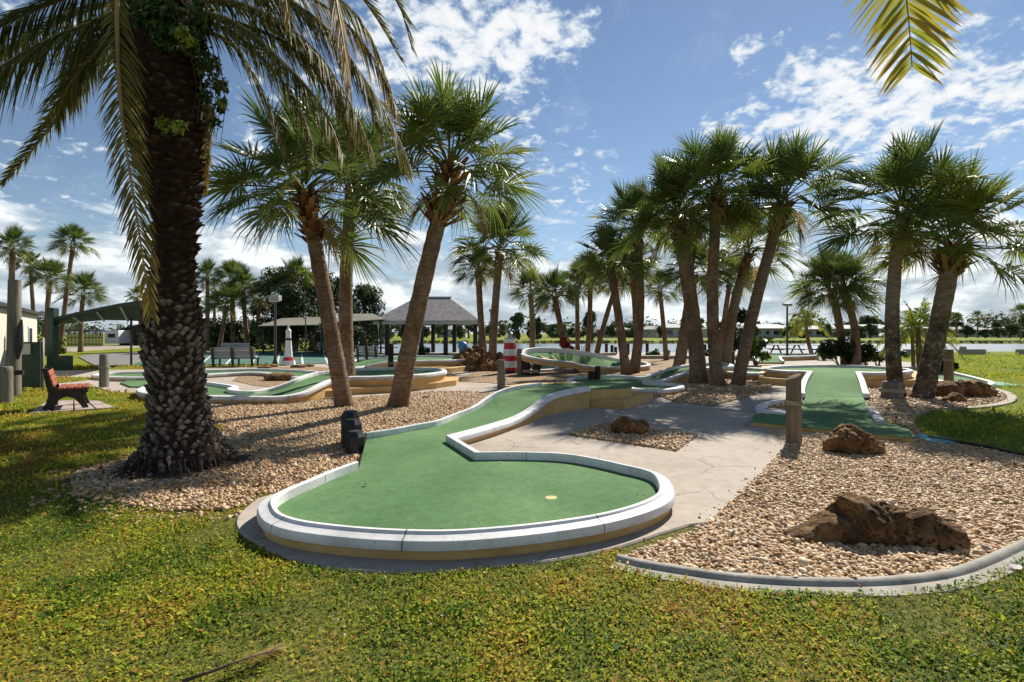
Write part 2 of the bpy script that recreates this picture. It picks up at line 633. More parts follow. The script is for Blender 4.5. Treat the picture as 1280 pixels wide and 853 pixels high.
    MT['datebark'] = pm('date_palm_boot', [(0.0, (0.018, 0.010, 0.007)), (0.3, (0.05, 0.027, 0.017)), (0.5, (0.135, 0.105, 0.08)), (0.72, (0.29, 0.25, 0.205)),
                                           (1.0, (0.45, 0.41, 0.34))], 14, 6, 0.9, 0.15, 0.7, 0.02, 60, tint=0.72)
    MT['fern'] = pm('climber_leaf', [(0.0, (0.02, 0.045, 0.012)), (0.5, (0.055, 0.11, 0.02)), (0.8, (0.2, 0.26, 0.03)), (1.0, (0.42, 0.42, 0.05))], 2, 3, 0.45, 0.4, 0,
                    tint=0.9, transl=0.3)
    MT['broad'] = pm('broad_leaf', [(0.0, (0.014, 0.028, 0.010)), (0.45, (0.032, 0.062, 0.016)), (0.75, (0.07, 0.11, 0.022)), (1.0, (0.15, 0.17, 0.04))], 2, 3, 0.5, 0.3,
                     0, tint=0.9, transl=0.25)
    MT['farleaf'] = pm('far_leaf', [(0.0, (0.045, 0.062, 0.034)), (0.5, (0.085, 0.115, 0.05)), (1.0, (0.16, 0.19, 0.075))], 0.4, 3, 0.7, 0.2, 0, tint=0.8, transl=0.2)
    MT['youngdate'] = pm('young_feather_leaf', [(0.0, (0.06, 0.10, 0.015)), (0.4, (0.16, 0.22, 0.025)), (0.7, (0.30, 0.32, 0.035)), (1.0, (0.42, 0.27, 0.06))], 1.5, 3, 0.5, 0.3, 0, tint=0.88, transl=0.42)
    MT['wood'] = pm('brown_bark', [(0.3, (0.05, 0.035, 0.025)), (0.7, (0.16, 0.12, 0.085))], 6, 6, 0.9, 0.15, 0.8, 0.03, 25, stretch=(1, 1, .3))
    MT['redleaf'] = pm('red_bract', [(0.3, (0.22, 0.025, 0.02)), (0.7, (0.4, 0.08, 0.05))], 5, 3, 0.5, 0.3, 0, transl=0.25)

    # rock
    for nm, k in (('rock', 1.75), ('heaprock', 1.8), ('palerock', 1.9)):
        t = NT(nm + '_stone')
        co = t.coord()
        f = t.noise(co, 5.5, 9, 0.72, 0.6)
        c = t.ramp(f, [(0.30, (0.022 * k, 0.014 * k, 0.009 * k)), (0.42, (0.085 * k, 0.046 * k, 0.02 * k)), (0.55, (0.19 * k, 0.105 * k, 0.042 * k)),
                       (0.66, (0.27 * k, 0.17 * k, 0.075 * k)), (0.8, (0.36 * k, 0.28 * k, 0.18 * k))])
        pit = t.ramp(t.noise(co, 17, 6, 0.75), [(0.36, 0.85), (0.46, 0.0)])
        c = t.mix(pit, c, (0.015, 0.010, 0.008))
        vo = t.n('ShaderNodeTexVoronoi')
        vo.inputs['Scale'].default_value = 24
        t.l(t.mix(.12, co, t.n('ShaderNodeTexNoise').outputs['Color']), vo.inputs['Vector'])
        hollow = t.ramp(vo.outputs['Distance'], [(0.16, 1.0), (0.34, 0.0)])
        where = t.ramp(t.noise(co, 4.0, 4, 0.6), [(0.44, 0.0), (0.58, 1.0)])
        hf = t.math('MULTIPLY', hollow, where)
        c = t.mix(t.math('MULTIPLY', hf, .85), c, (0.02, 0.013, 0.009))
        t.set(c, 0.88, 0.2)
        t.bump(t.math('SUBTRACT', t.noise(co, 26, 10, 0.82), t.math('MULTIPLY', hf, 1.2)), 1.0, 0.06)
        MT[nm] = t.m

    # timber, metal, paint
    MT['post'] = pm('weathered_post', [(0.25, (0.06, 0.045, 0.028)), (0.5, (0.19, 0.15, 0.095)), (0.75, (0.30, 0.25, 0.17))], 7, 7, 0.9, 0.15, 0.8, 0.012, 30,
                    stretch=(1, 1, .14))
    MT['greypost'] = pm('grey_post', [(0.25, (0.07, 0.06, 0.05)), (0.5, (0.19, 0.165, 0.135)), (0.75, (0.30, 0.27, 0.225))], 7, 7, 0.9, 0.15, 0.8, 0.012, 30,
                        stretch=(1, 1, .14))
    MT['darkpost'] = pm('tarred_post', [(0.3, (0.02, 0.014, 0.011)), (0.7, (0.075, 0.05, 0.035))], 7, 6, 0.85, 0.2, 0.7, 0.012, 30, stretch=(1, 1, .2))
    MT['rope'] = pm('rope', [(0.3, (0.22, 0.17, 0.11)), (0.7, (0.42, 0.36, 0.27))], 40, 4, 0.95, 0.1, 0.8, 0.01, 60)
    MT['black'] = pm('black_paint', [(0.3, (0.010, 0.011, 0.014)), (0.7, (0.024, 0.025, 0.03))], 6, 5, 0.5, 0.4, 0.25, 0.006, 50)
    MT['white'] = pm('white_paint', [(0.3, (0.60, 0.60, 0.59)), (0.7, (0.76, 0.76, 0.75))], 6, 6, 0.55, 0.35, 0.15, 0.004, 60)
    MT['red'] = pm('red_paint', [(0.3, (0.40, 0.015, 0.02)), (0.7, (0.52, 0.03, 0.035))], 6, 5, 0.5, 0.35, 0.15, 0.004, 60)
    MT['greypaint'] = pm('grey_paint', [(0.3, (0.26, 0.27, 0.28)), (0.7, (0.38, 0.39, 0.40))], 6, 5, 0.6, 0.3, 0.2, 0.004, 60)
    MT['metal'] = pm('dark_metal', [(0.3, (0.03, 0.032, 0.034)), (0.7, (0.06, 0.062, 0.064))], 8, 4, 0.45, 0.5, 0.1)
    MT['palemetal'] = pm('pale_metal', [(0.3, (0.22, 0.22, 0.2)), (0.7, (0.34, 0.33, 0.3))], 8, 4, 0.5, 0.4, 0.1)
    MT['greyslat'] = pm('grey_slat', [(0.3, (0.20, 0.205, 0.205)), (0.7, (0.33, 0.335, 0.33))], 5, 6, 0.75, 0.2, 0.4, 0.005, 40, stretch=(.2, 1, 1))
    MT['redslat'] = pm('red_brown_slat', [(0.3, (0.22, 0.055, 0.025)), (0.7, (0.36, 0.11, 0.05))], 5, 6, 0.6, 0.3, 0.4, 0.005, 40, stretch=(.2, 1, 1))
    MT['cast'] = pm('dark_bench_end', [(0.3, (0.018, 0.013, 0.012)), (0.7, (0.045, 0.03, 0.026))], 6, 5, 0.55, 0.35, 0.2)
    MT['paver'] = pm('pink_paver', [(0.3, (0.30, 0.235, 0.20)), (0.7, (0.46, 0.39, 0.34))], 5, 6, 0.9, 0.15, 0.4, 0.006, 60)
    MT['greenfab'] = pm('green_shade_cloth', [(0.3, (0.012, 0.030, 0.022)), (0.7, (0.024, 0.05, 0.036))], 5, 4, 0.8, 0.2, 0.15)
    MT['greensteel'] = pm('green_steel', [(0.3, (0.008, 0.028, 0.02)), (0.7, (0.016, 0.045, 0.03))], 5, 4, 0.5, 0.4, 0.1)
    MT['tanfab'] = pm('tan_shade_cloth', [(0.3, (0.24, 0.23, 0.17)), (0.7, (0.35, 0.335, 0.26))], 1.5, 4, 0.85, 0.1, 0.15, transl=0.25)
    t = NT('shingle')
    co = t.coord()
    br = t.n('ShaderNodeTexBrick')
    br.inputs['Scale'].default_value = 4.0
    br.inputs['Mortar Size'].default_value = 0.02
    br.inputs['Color1'].default_value = (0.17, 0.155, 0.16, 1)
    br.inputs['Color2'].default_value = (0.30, 0.275, 0.27, 1)
    br.inputs['Mortar'].default_value = (0.06, 0.055, 0.055, 1)
    br.inputs['Brick Width'].default_value = 0.8
    br.inputs['Row Height'].default_value = 0.6
    t.l(t.coord(which='UV'), br.inputs['Vector'])
    c = t.mix(t.ramp(t.noise(co, 3, 6, 0.7), [(0.4, 0.0), (0.7, 0.5)]), br.outputs['Color'], (0.34, 0.31, 0.30))
    t.set(c, 0.85, 0.2)
    t.bump(br.outputs['Fac'], 0.6, 0.02)
    MT['shingle'] = t.m
    MT['darkgreenwood'] = pm('dark_green_post', [(0.3, (0.012, 0.02, 0.022)), (0.7, (0.025, 0.038, 0.04))], 5, 4, 0.6, 0.3, 0.2)
    MT['eave'] = pm('eave_board', [(0.3, (0.36, 0.36, 0.34)), (0.7, (0.5, 0.5, 0.48))], 5, 4, 0.7, 0.2, 0.1)
    MT['cream'] = pm('cream_siding', [(0.3, (0.50, 0.47, 0.38)), (0.7, (0.60, 0.57, 0.47))], 2, 5, 0.8, 0.2, 0.15)
    MT['darkroof'] = pm('dark_roof_edge', [(0.3, (0.025, 0.022, 0.02)), (0.7, (0.06, 0.052, 0.048))], 4, 4, 0.7, 0.2, 0.3)
    MT['court'] = pm('court_green', [(0.3, (0.055, 0.125, 0.095)), (0.7, (0.095, 0.18, 0.14))], 0.8, 6, 0.8, 0.2, 0.1)
    MT['courtgrey'] = pm('court_grey', [(0.3, (0.16, 0.15, 0.14)), (0.7, (0.25, 0.235, 0.22))], 0.8, 6, 0.9, 0.15, 0.15)
    MT['line'] = pm('court_line', [(0.3, (0.45, 0.47, 0.45)), (0.7, (0.6, 0.62, 0.6))], 4, 4, 0.8, 0.2, 0)
    MT['shedwood'] = pm('shed_boards', [(0.3, (0.035, 0.022, 0.018)), (0.7, (0.11, 0.075, 0.06))], 3, 6, 0.9, 0.1, 0.6, 0.02, 12, stretch=(6, 6, .4))
    MT['housewall'] = pm('house_wall', [(0.3, (0.38, 0.38, 0.36)), (0.7, (0.52, 0.52, 0.50))], 0.5, 4, 0.8, 0.2, 0.1)
    MT['houseroof'] = pm('pale_house_roof', [(0.3, (0.21, 0.21, 0.21)), (0.7, (0.33, 0.32, 0.31))], 0.6, 5, 0.7, 0.2, 0.2)
    MT['houseroof2'] = pm('grey_house_roof', [(0.3, (0.20, 0.20, 0.20)), (0.7, (0.31, 0.30, 0.29))], 0.6, 5, 0.8, 0.2, 0.2)
    MT['glass'] = pm('dark_window', [(0.3, (0.012, 0.017, 0.024)), (0.7, (0.03, 0.04, 0.052))], 1, 2, 0.12, 0.5, 0)
    MT['blue'] = pm('blue_paint', [(0.3, (0.04, 0.15, 0.33)), (0.7, (0.07, 0.22, 0.42))], 6, 4, 0.45, 0.4, 0.1)
    MT['cup'] = pm('cup_liner', [(0.3, (0.45, 0.36, 0.16)), (0.7, (0.6, 0.5, 0.26))], 9, 4, 0.7, 0.2, 0.2)
    MT['mulch'] = pm('dark_mulch', [(0.3, (0.03, 0.02, 0.014)), (0.7, (0.11, 0.075, 0.05))], 14, 6, 0.95, 0.1, 0.9, 0.03, 50)
    MT['soil'] = pm('bare_soil', [(0.28, (0.03, 0.026, 0.010)), (0.5, (0.10, 0.105, 0.020)), (0.72, (0.26, 0.20, 0.06))], 30, 8, 0.95, 0.1, 0.6, 0.02, 40)
    MT['sand'] = pm('sandy_track', [(0.3, (0.30, 0.25, 0.19)), (0.7, (0.42, 0.36, 0.29))], 0.8, 6, 0.95, 0.1, 0.2)

    t = NT('lake_water')
    co = t.coord((1, 2.2, 1))
    t.set((0.17, 0.195, 0.21), 0.24, 0.5)
    t.b.inputs['IOR'].default_value = 1.33
    t.bump(t.noise(co, 1.8, 5, 0.65), 0.16, 0.05)
    MT['water'] = t.m


PEB = [(0.0, (0.12, 0.055, 0.025)), (0.14, (0.26, 0.115, 0.04)), (0.3, (0.39, 0.215, 0.085)), (0.5, (0.48, 0.31, 0.15)), (0.7, (0.55, 0.40, 0.23)), (0.87, (0.62, 0.51, 0.36)),
       (1.0, (0.36, 0.29, 0.215))]
make_materials()


# ================================================================== ground and lake
def smooth01(a):
    a = np.clip(a, 0, 1)
    return a * a * (3 - 2 * a)


LAKE = [(-17.0, 44.0), (-9, 42.5), (0, 41.5), (12, 41), (25, 43), (40, 46), (60, 47), (110, 48), (170, 52), (250, 58), (250, 96), (150, 97), (60, 98), (0, 100), (-34, 99), (-30, 80), (-22, 60)]


def lake_depth(X, Y):
    """signed distance-like: >0 inside the lake, metres from its bank"""
    d = np.full(X.shape, 1e9)
    n = len(LAKE)
    for i in range(n):
        ax, ay = LAKE[i]
        bx, by = LAKE[(i + 1) % n]
        ux, uy = bx - ax, by - ay
        t = np.clip(((X - ax) * ux + (Y - ay) * uy) / (ux * ux + uy * uy), 0, 1)
        d = np.minimum(d, np.hypot(X - ax - t * ux, Y - ay - t * uy))
    return np.where(inside(X, Y, LAKE), d, -d)


def make_ground():
    ys = np.concatenate([np.arange(-20, 36, 4), np.arange(36, 56, .8), np.arange(56, 90, 4), np.arange(90, 106, .8), np.arange(106, 240, 8), [260, 320, 420, 600, 900, 1500, 3000]])
    xs = np.concatenate([[-3000, -1500, -700, -400, -240, -160, -110, -80, -60], np.arange(-50, -10, 1.2), np.arange(-10, 80, 3), np.arange(80, 300, 12), [330, 420, 600, 900, 1600, 3000]])
    X, Y = np.meshgrid(xs, ys)
    d = lake_depth(X, Y)
    Z = -1.3 * smooth01((d + 0.6) / 2.6)
    far = smooth01((Y - 97) / 12) * (d < 0)
    Z = Z + far * (0.25 + 0.25 * (vnoise(X, Y, 0.03, 3) - .5))
    V = np.stack([X, Y, Z], -1).reshape(-1, 3)
    ny, nx = X.shape
    i = np.arange(ny * nx).reshape(ny, nx)
    F = np.stack([i[:-1, :-1], i[:-1, 1:], i[1:, 1:], i[1:, :-1]], -1).reshape(-1, 4)
    g = obj_np('ground', V, F, MT['lawn'], smooth=True)
    tag(g, 'mown lawn running from the course to the lake and beyond it', kind='structure')
    w = MB().prism([(-60, 36), (300, 36), (300, 106), (-60, 106)], -1.6, -0.36).build('lake', MT['water'])
    tag(w, 'pale rippled lake behind the golf course', kind='structure')


make_ground()


def sheet(name, poly, z, m, label, thick=0.06, kind='structure', step=0):
    """a slab or sheet lying on the ground"""
    poly = [p[:2] for p in poly]
    mb = MB()
    mb.prism(poly, z - thick, z, bevel=min(0.012, thick * .3) if thick > .03 else 0)
    o = mb.build(name, m)
    return tag(o, label, kind=kind)


def px_poly(pts, z=0.0):
    return [XY(a, b, z) for a, b in pts]


sheet('thatch', [(-14, -6), (14, -6), (14, 3.0), (9, 5.3), (-3.4, 5.3), (-7.5, 6.6), (-14, 6.6)], 0.004, MT['soil'], 'dark thatch under the weedy front lawn', 0.003)
# concrete: one slab that carries the winding walk and the apron round the big green
ZC = 0.022
SKIRT = px_poly([(321, 623), (307, 634), (296, 646), (295, 658), (303, 668), (316, 676), (340, 690), (371, 701), (404, 708), (439, 712.5), (507, 715), (560, 713), (597, 709.5),
                 (645, 705), (688, 700.5), (730, 693), (760, 687), (795, 677), (824, 667), (862, 656)], ZC)
PATH = catmull(SKIRT, False, 0.12) + px_poly([(885, 653), (900, 641), (935, 609), (965, 580), (988, 556), (1000, 545), (1146, 553), (1140, 540), (1095, 527), (1082, 500), (1150, 478), (1180, 470),
                 (1140, 453), (1080, 448), (960, 441), (880, 441), (700, 440), (600, 452), (470, 452), (440, 449), (330, 459), (280, 459.5), (170, 462), (60, 463), (60, 471), (120, 472), (105, 476), (60, 481), (62, 488), (105, 483), (120, 484), (140, 490), (262, 497), (400, 498), (560, 500),
                 (640, 520), (560, 560), (480, 590), (400, 600)], ZC)
sheet('concrete_path', PATH, ZC, MT['concrete'], 'pale cracked concrete walk winding between the golf holes', 0.05)

# gravel beds
BED_R = px_poly([(984, 557), (960, 583), (934, 610), (900, 642), (886, 655), (862, 668), (800, 690), (776, 701), (840, 714), (905, 723.5), (980, 729.5), (1060, 731), (1130, 728), (1190, 719), (1235, 703), (1280, 682),
                 (1330, 660), (1370, 630), (1380, 600), (1330, 585), (1280, 573), (1235, 563), (1190, 555), (1143, 549), (940, 528)], 0)
BED_L = px_poly([(88, 606), (105, 622), (150, 634), (215, 640), (290, 642), (306, 634), (321, 622), (400, 610), (440, 590), (454, 576), (450, 545), (520, 537), (575, 517), (600, 506), (640, 497), (555, 489),
                 (520, 492), (420, 500), (380, 503), (270, 505), (262, 515), (258, 530), (285, 536), (270, 545), (215, 560), (165, 572), (110, 588)], 0)
_j = random.Random(12)
BED_L = [(x + _j.uniform(-.09, .09), y + _j.uniform(-.10, .10)) if (y < 6.6 and x < -2.2) else (x, y) for x, y, _ in catmull([(a, b, 0) for a, b in BED_L] + [(*BED_L[0], 0)], False, .22)[:-1]]
BED_I = px_poly([(711, 544), (757, 529), (872, 545), (845, 564.5)], ZC)
BED_C = px_poly([(815, 492), (842, 503), (890, 508), (930, 498), (962, 488), (968, 480), (950, 473), (900, 471), (850, 474), (848, 486)], ZC)
BED_M = px_poly([(560, 477), (580, 471), (600, 463), (640, 452), (700, 447), (880, 450), (890, 464), (845, 468), (800, 470), (725, 470), (712, 478), (640, 482), (612, 479)], ZC)
BED_P = px_poly([(1078, 486), (1082, 500), (1094, 526), (1134, 533), (1144, 548), (1160, 549), (1140, 530), (1150, 520), (1185, 511), (1238, 507), (1264, 500), (1255, 492), (1230, 486), (1190, 479), (1148, 477), (1148, 485)], 0)
BED_W = px_poly([(338, 459), (395, 459), (440, 462), (400, 466), (385, 468), (370, 477), (338, 484), (320, 483), (290, 476), (300, 470), (340, 466), (325, 462)], ZC)
BED_T = px_poly([(951, 509), (975, 500), (1003, 497), (1000, 512), (975, 511)], ZC)
GB = [('gravel_bed', BED_R, 0.0, 'tan river gravel bed with the big brown rock'), ('gravel_bed', BED_L, 0.0, 'tan river gravel bed round the date palm'),
      ('gravel_bed', BED_I, ZC, 'small gravel diamond set into the concrete walk'), ('gravel_bed', BED_C, ZC, 'gravel bed under the clump of five palms'),
      ('gravel_bed', BED_M, ZC, 'gravel bed round the striped lighthouse'), ('gravel_bed', BED_P, 0.0, 'gravel bed under the two mossy palms'),
      ('gravel_bed', BED_W, ZC, 'gravel patch below the white lighthouse'), ('gravel_bed', BED_T, ZC, 'gravel sliver beside the tee lane')]
for nm, pl, z, lb in GB:
    sheet(nm, pl, z + 0.012, MT['gravel'], lb, 0.012)

# shuffleboard courts, sandy track, far paving
sheet('shuffleboard_court', px_poly([(165, 457.5), (500, 455), (470, 440), (205, 441)], 0), 0.05, MT['court'], 'green painted shuffleboard court behind the grey benches', 0.05)
sheet('shuffleboard_court', px_poly([(120, 459), (160, 457.5), (203, 441), (190, 441), (110, 444), (98, 447)], 0), 0.05, MT['courtgrey'], 'grey shuffleboard paving under the green canopy', 0.05)
for k in range(9):
    a, b = 185 + k * 32, 214 + k * 27
    x0, y0, _ = P(a, 457, 0)
    x1, y1, _ = P(b, 441.5, 0)
    sheet('court_line', [(x0, y0), (x0 + .12, y0), (x1 + .12, y1), (x1, y1)], 0.056, MT['line'], 'white painted line across the shuffleboard court', 0.004)
sheet('sandy_track', px_poly([(90, 440), (200, 433), (210, 430.5), (150, 431), (70, 435), (-60, 437), (-40, 441)], 0), 0.03, MT['sand'], 'pale sandy track in front of the brown shed', 0.03)


# ================================================================== loose gravel
def ico(level):
    import bmesh
    bm = bmesh.new()
    bmesh.ops.create_icosphere(bm, subdivisions=level, radius=1.0)
    V = np.array([v.co[:] for v in bm.verts], np.float32)
    F = np.array([[v.index for v in f.verts] for f in bm.faces], np.int32)
    bm.free()
    return V, F


def scatter_stones(poly, z, dens, size, level, holes=(), ymax=None, seed=0):
    rng = np.random.default_rng(seed)
    A = np.array(poly)
    x0, y0, x1, y1 = A[:, 0].min(), A[:, 1].min(), A[:, 0].max(), A[:, 1].max()
    if ymax:
        y1 = min(y1, ymax)
    n = int((x1 - x0) * (y1 - y0) * dens)
    X, Y = rng.uniform(x0, x1, n), rng.uniform(y0, y1, n)
    k = inside(X, Y, poly) & (np.abs(X) < Y * 1.0 + 1.6)
    for h in holes:
        k &= ~inside(X, Y, h)
    X, Y = X[k], Y[k]
    n = len(X)
    bv, bf = ico(level)
    s = size * rng.lognormal(0, 0.32, n)
    ax = np.stack([s * rng.uniform(.8, 1.35, n), s * rng.uniform(.6, 1.0, n), s * rng.uniform(.4, .75, n)], -1)
    a, tx, ty = rng.uniform(0, 2 * np.pi, n), rng.normal(0, .3, n), rng.normal(0, .3, n)
    v = bv[None] * ax[:, None, :]
    # lumpy outlines
    v = v * (1 + .16 * np.sin(bv[None, :, 0] * 2.3 + a[:, None] * 7)[..., None] * np.cos(bv[None, :, 1] * 2.1 + a[:, None] * 3)[..., None])
    ca, sa = np.cos(a)[:, None], np.sin(a)[:, None]
    x = v[..., 0] * ca - v[..., 1] * sa
    y = v[..., 0] * sa + v[..., 1] * ca
    zz = v[..., 2] + x * tx[:, None] + y * ty[:, None]
    layer = rng.uniform(0, 1, n) ** 1.5 * size * .7
    V = np.stack([x + X[:, None], y + Y[:, None], zz + (z + .010 + ax[:, 2] * .35 + layer)[:, None]], -1)
    F = (bf[None] + (np.arange(n) * len(bv))[:, None, None])
    t = np.clip((.12 + rng.beta(2.4, 2.0, n) * .8) + .12 * (vnoise(X, Y, .9, seed + 5) - .5), 0, 1)
    t = np.where(rng.random(n) < .06, 1.0, t)
    return V.reshape(-1, 3), F.reshape(-1, 3), np.repeat(t, len(bv))


def stones(name, lots, label):
    Vs, Fs, Ts, b = [], [], [], 0
    for V, F, T in lots:
        Vs.append(V)
        Fs.append(F + b)
        Ts.append(T)
        b += len(V)
    o = obj_np(name, np.concatenate(Vs), np.concatenate(Fs), MT['pebble'], smooth=True, tint=np.concatenate(Ts))
    tag(o, label, kind='stuff')


stones('gravel', [scatter_stones(BED_R, 0.0, 2900, 0.0142, 2, ymax=4.6, seed=1), scatter_stones([p for p in BED_R], 0.0, 2300, 0.0148, 1, holes=[[(-20, 0), (20, 0), (20, 4.6), (-20, 4.6)]], seed=2)],
       'loose tan and cream river gravel round the big brown rock')
stones('gravel', [scatter_stones(BED_L, 0.0, 1900, 0.0162, 1, ymax=14, seed=3)], 'loose tan river gravel between the date palm and the big green')
stones('gravel', [scatter_stones(BED_I, ZC, 1200, 0.019, 1, seed=4)], 'loose gravel in the diamond set into the walk')
stones('gravel', [scatter_stones(offset_poly(BED_R if area2(BED_R) > 0 else BED_R[::-1], .12), ZC - .012, 45, 0.011, 1, holes=[BED_R], seed=21),
                  scatter_stones(offset_poly(BED_L if area2(BED_L) > 0 else BED_L[::-1], .30), -.004, 260, 0.015, 1, holes=[BED_L, [p[:2] for p in PATH]], ymax=9, seed=22),
                  scatter_stones(offset_poly(BED_I if area2(BED_I) > 0 else BED_I[::-1], .12), ZC - .012, 60, 0.011, 1, holes=[BED_I], seed=23)],
       'few stray pebbles spilled past the bed edges onto walk and lawn')
stones('gravel', [scatter_stones(BED_C, ZC, 350, 0.024, 1, seed=5), scatter_stones(BED_P, 0.0, 350, 0.024, 1, seed=6), scatter_stones(BED_T, ZC, 600, 0.02, 1, seed=8)],
       'loose gravel strewn under the farther palms')
# ================================================================== golf holes
# coping profile: u outwards from the turf edge, v from the top of the coping
COPE = [(0.0, -0.13), (0.0, -0.010), (0.008, 0.0), (0.036, 0.0), (0.041, -0.004), (0.046, -0.016), (0.051, -0.019), (0.112, -0.030), (0.128, -0.036), (0.135, -0.050), (0.138, -0.100), (0.131, -0.106),
        (0.112, -0.107)]
COPE_S = [(0.0, -0.12), (0.0, -0.012), (0.012, 0.0), (0.10, 0.0), (0.135, -0.012), (0.15, -0.035), (0.15, -0.10), (0.12, -0.104)]


def hole_object(name, label, origin, cat='golf hole'):
    return thing(name, label, cat, origin)


def rim_sign(poly):
    """+1 when the right-hand side of travel along poly is outside"""
    return 1 if area2([p[:2] for p in poly]) > 0 else -1


class Hole:
    """a golf hole: turf, coping, wall and steps under one thing"""

    def __init__(self, label, loop, gaps=(), prof=COPE, drop=0.09, step=0.25, cups=(), wall_floor=None, smooth_step=0.1, joints=True, corners=()):
        # loop: (x,y,z) of the coping's top inner edge; gaps: index pairs (i,j) without coping between loop[i] and loop[j]
        n = len(loop)
        cx = sum(p[0] for p in loop) / n
        cy = sum(p[1] for p in loop) / n
        self.o = thing('golf_hole', label, 'golf hole', (cx, cy, 0))
        self.org = (cx, cy, 0)
        sg = rim_sign(loop)
        # smooth between corners/gap ends
        brk = sorted(set([g[0] for g in gaps] + [g[1] for g in gaps] + list(corners)))
        runs = []
        if not brk:
            runs.append((catmull(loop, True, smooth_step), True, True))
        else:
            for a, b in zip(brk, brk[1:] + [brk[0] + n]):
                seg = [loop[i % n] for i in range(a, b + 1)]
                isgap = any(g[0] == a and (g[1] - b) % n == 0 for g in gaps)
                runs.append((catmull(seg, False, smooth_step) if len(seg) > 2 else [seg[0], seg[1]], False, not isgap))
        full = []
        for seg, closed, _ in runs:
            full += seg if closed else seg[:-1]
        # copings: join neighbouring coped runs into one strip
        strips = []
        if runs[0][1]:
            strips.append((runs[0][0], True))
        else:
            k0 = next((i for i, r in enumerate(runs) if not r[2]), None)
            order = runs if k0 is None else runs[k0 + 1:] + runs[:k0 + 1]
            cur = []
            for seg, _, cop in order:
                if cop:
                    cur = cur[:-1] + seg if cur else list(seg)
                elif cur:
                    strips.append((cur, False))
                    cur = []
            if cur:
                strips.append((cur[:-1], True) if k0 is None else (cur, False))
        mb = MB(self.org)
        wl = MB(self.org)
        wf = wall_floor or (lambda p: 0.0)
        last = prof[-1]
        for path, closed in strips:
            q = len(prof)
            path2, dark = list(path), set()
            if joints:
                # expansion joints: dark hairlines every couple of metres
                s, nxt, path2 = 0.0, random.uniform(.5, 1.0), [path[0]]
                for i in range(1, len(path)):
                    a_, b_ = Vector(path[i - 1]), Vector(path[i])
                    s += (b_ - a_).length
                    if s > nxt and (b_ - a_).length > .03:
                        nxt = s + random.uniform(.9, 1.7)
                        m_ = (a_ + b_) / 2
                        e_ = (b_ - a_).normalized() * random.uniform(.003, .006)
                        for k_, pp_ in enumerate((m_ - e_ * 1.6, m_ - e_ * .4, m_ + e_ * .4, m_ + e_ * 1.6)):
                            if k_ in (1, 2):
                                dark.add(len(path2))
                            path2.append(tuple(pp_))
                    path2.append(path[i])
            V, F = sweep(path2, prof, sg, closed)
            T = [0.0] * len(V)
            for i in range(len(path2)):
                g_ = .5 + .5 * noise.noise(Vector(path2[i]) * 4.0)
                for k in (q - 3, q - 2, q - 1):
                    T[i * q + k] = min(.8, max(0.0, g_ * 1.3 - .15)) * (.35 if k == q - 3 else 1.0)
            for i in dark:
                for k in range(q):
                    T[i * q + k] = .9
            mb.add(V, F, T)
            for u in (last[0] - .012, 0.05):
                top = [(p[0], p[1], p[2] + last[1] + .004) for p in path]
                bot = [(p[0], p[1], wf(p)) for p in path]
                Vt, Ft = sweep([(p[0], p[1], p[2]) for p in top], [(u, 0.0), (u + .0001, -0.0001)], sg, closed)
                m = len(path)
                W = [Vt[2 * i] for i in range(m)] + [(Vt[2 * i][0], Vt[2 * i][1], bot[i][2]) for i in range(m)]
                FF = []
                for i in range(m if closed else m - 1):
                    j = (i + 1) % m
                    FF.append((i, m + i, m + j, j) if (sg < 0) else (i, j, m + j, m + i)[::-1])
                wl.add(W, FF)
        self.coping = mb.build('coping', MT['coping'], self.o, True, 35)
        # gap faces get a wall of their own so that the slab is closed
        for seg, closed, cop in runs:
            if not closed and not cop:
                m = len(seg)
                W = [(p[0], p[1], p[2] - drop) for p in seg] + [(p[0], p[1], wf(p)) for p in seg]
                wl.add(W, [(i, i + 1, m + i + 1, m + i) for i in range(m - 1)])
        self.wall = wl.build('base_wall', MT['ochre'], self.o, True, 40)
        # turf
        B = np.array(full)
        holes = []
        for c in cups:
            holes.append([(c[0] + .054 * math.cos(a), c[1] + .054 * math.sin(a)) for a in np.linspace(0, 2 * np.pi, 20, endpoint=False)])
        V2, F = fill([(p[0], p[1]) for p in full], step, holes)
        V = []
        for x, y in V2:
            d = np.hypot(B[:, 0] - x, B[:, 1] - y)
            w = 1.0 / (d + .03) ** 4
            V.append((x, y, float((w * B[:, 2]).sum() / w.sum()) - drop))
        tb = MB(self.org)
        tb.add(V, [f if area2([V2[i] for i in f]) > 0 else f[::-1] for f in F])
        self.turf = tb.build('turf', MT['turf'], self.o, True)
        for c in cups:
            z = c[2]
            cb = MB(self.org)
            cb.lathe([(.0535, 0), (.0535, -.09), (.001, -.09)], (c[0], c[1], z), 20)
            o = cb.build('cup', MT['cup'], self.o, True, 40)
            o.data.flip_normals()

    def step(self, pts, z0, z1, m='ochre', name='step'):
        b = MB(self.org)
        b.prism(pts, z0, z1, bevel=.018)
        return b.build(name, MT[m], self.o)


def L(pts, z):
    return [P(a, b, z) for a, b in pts]


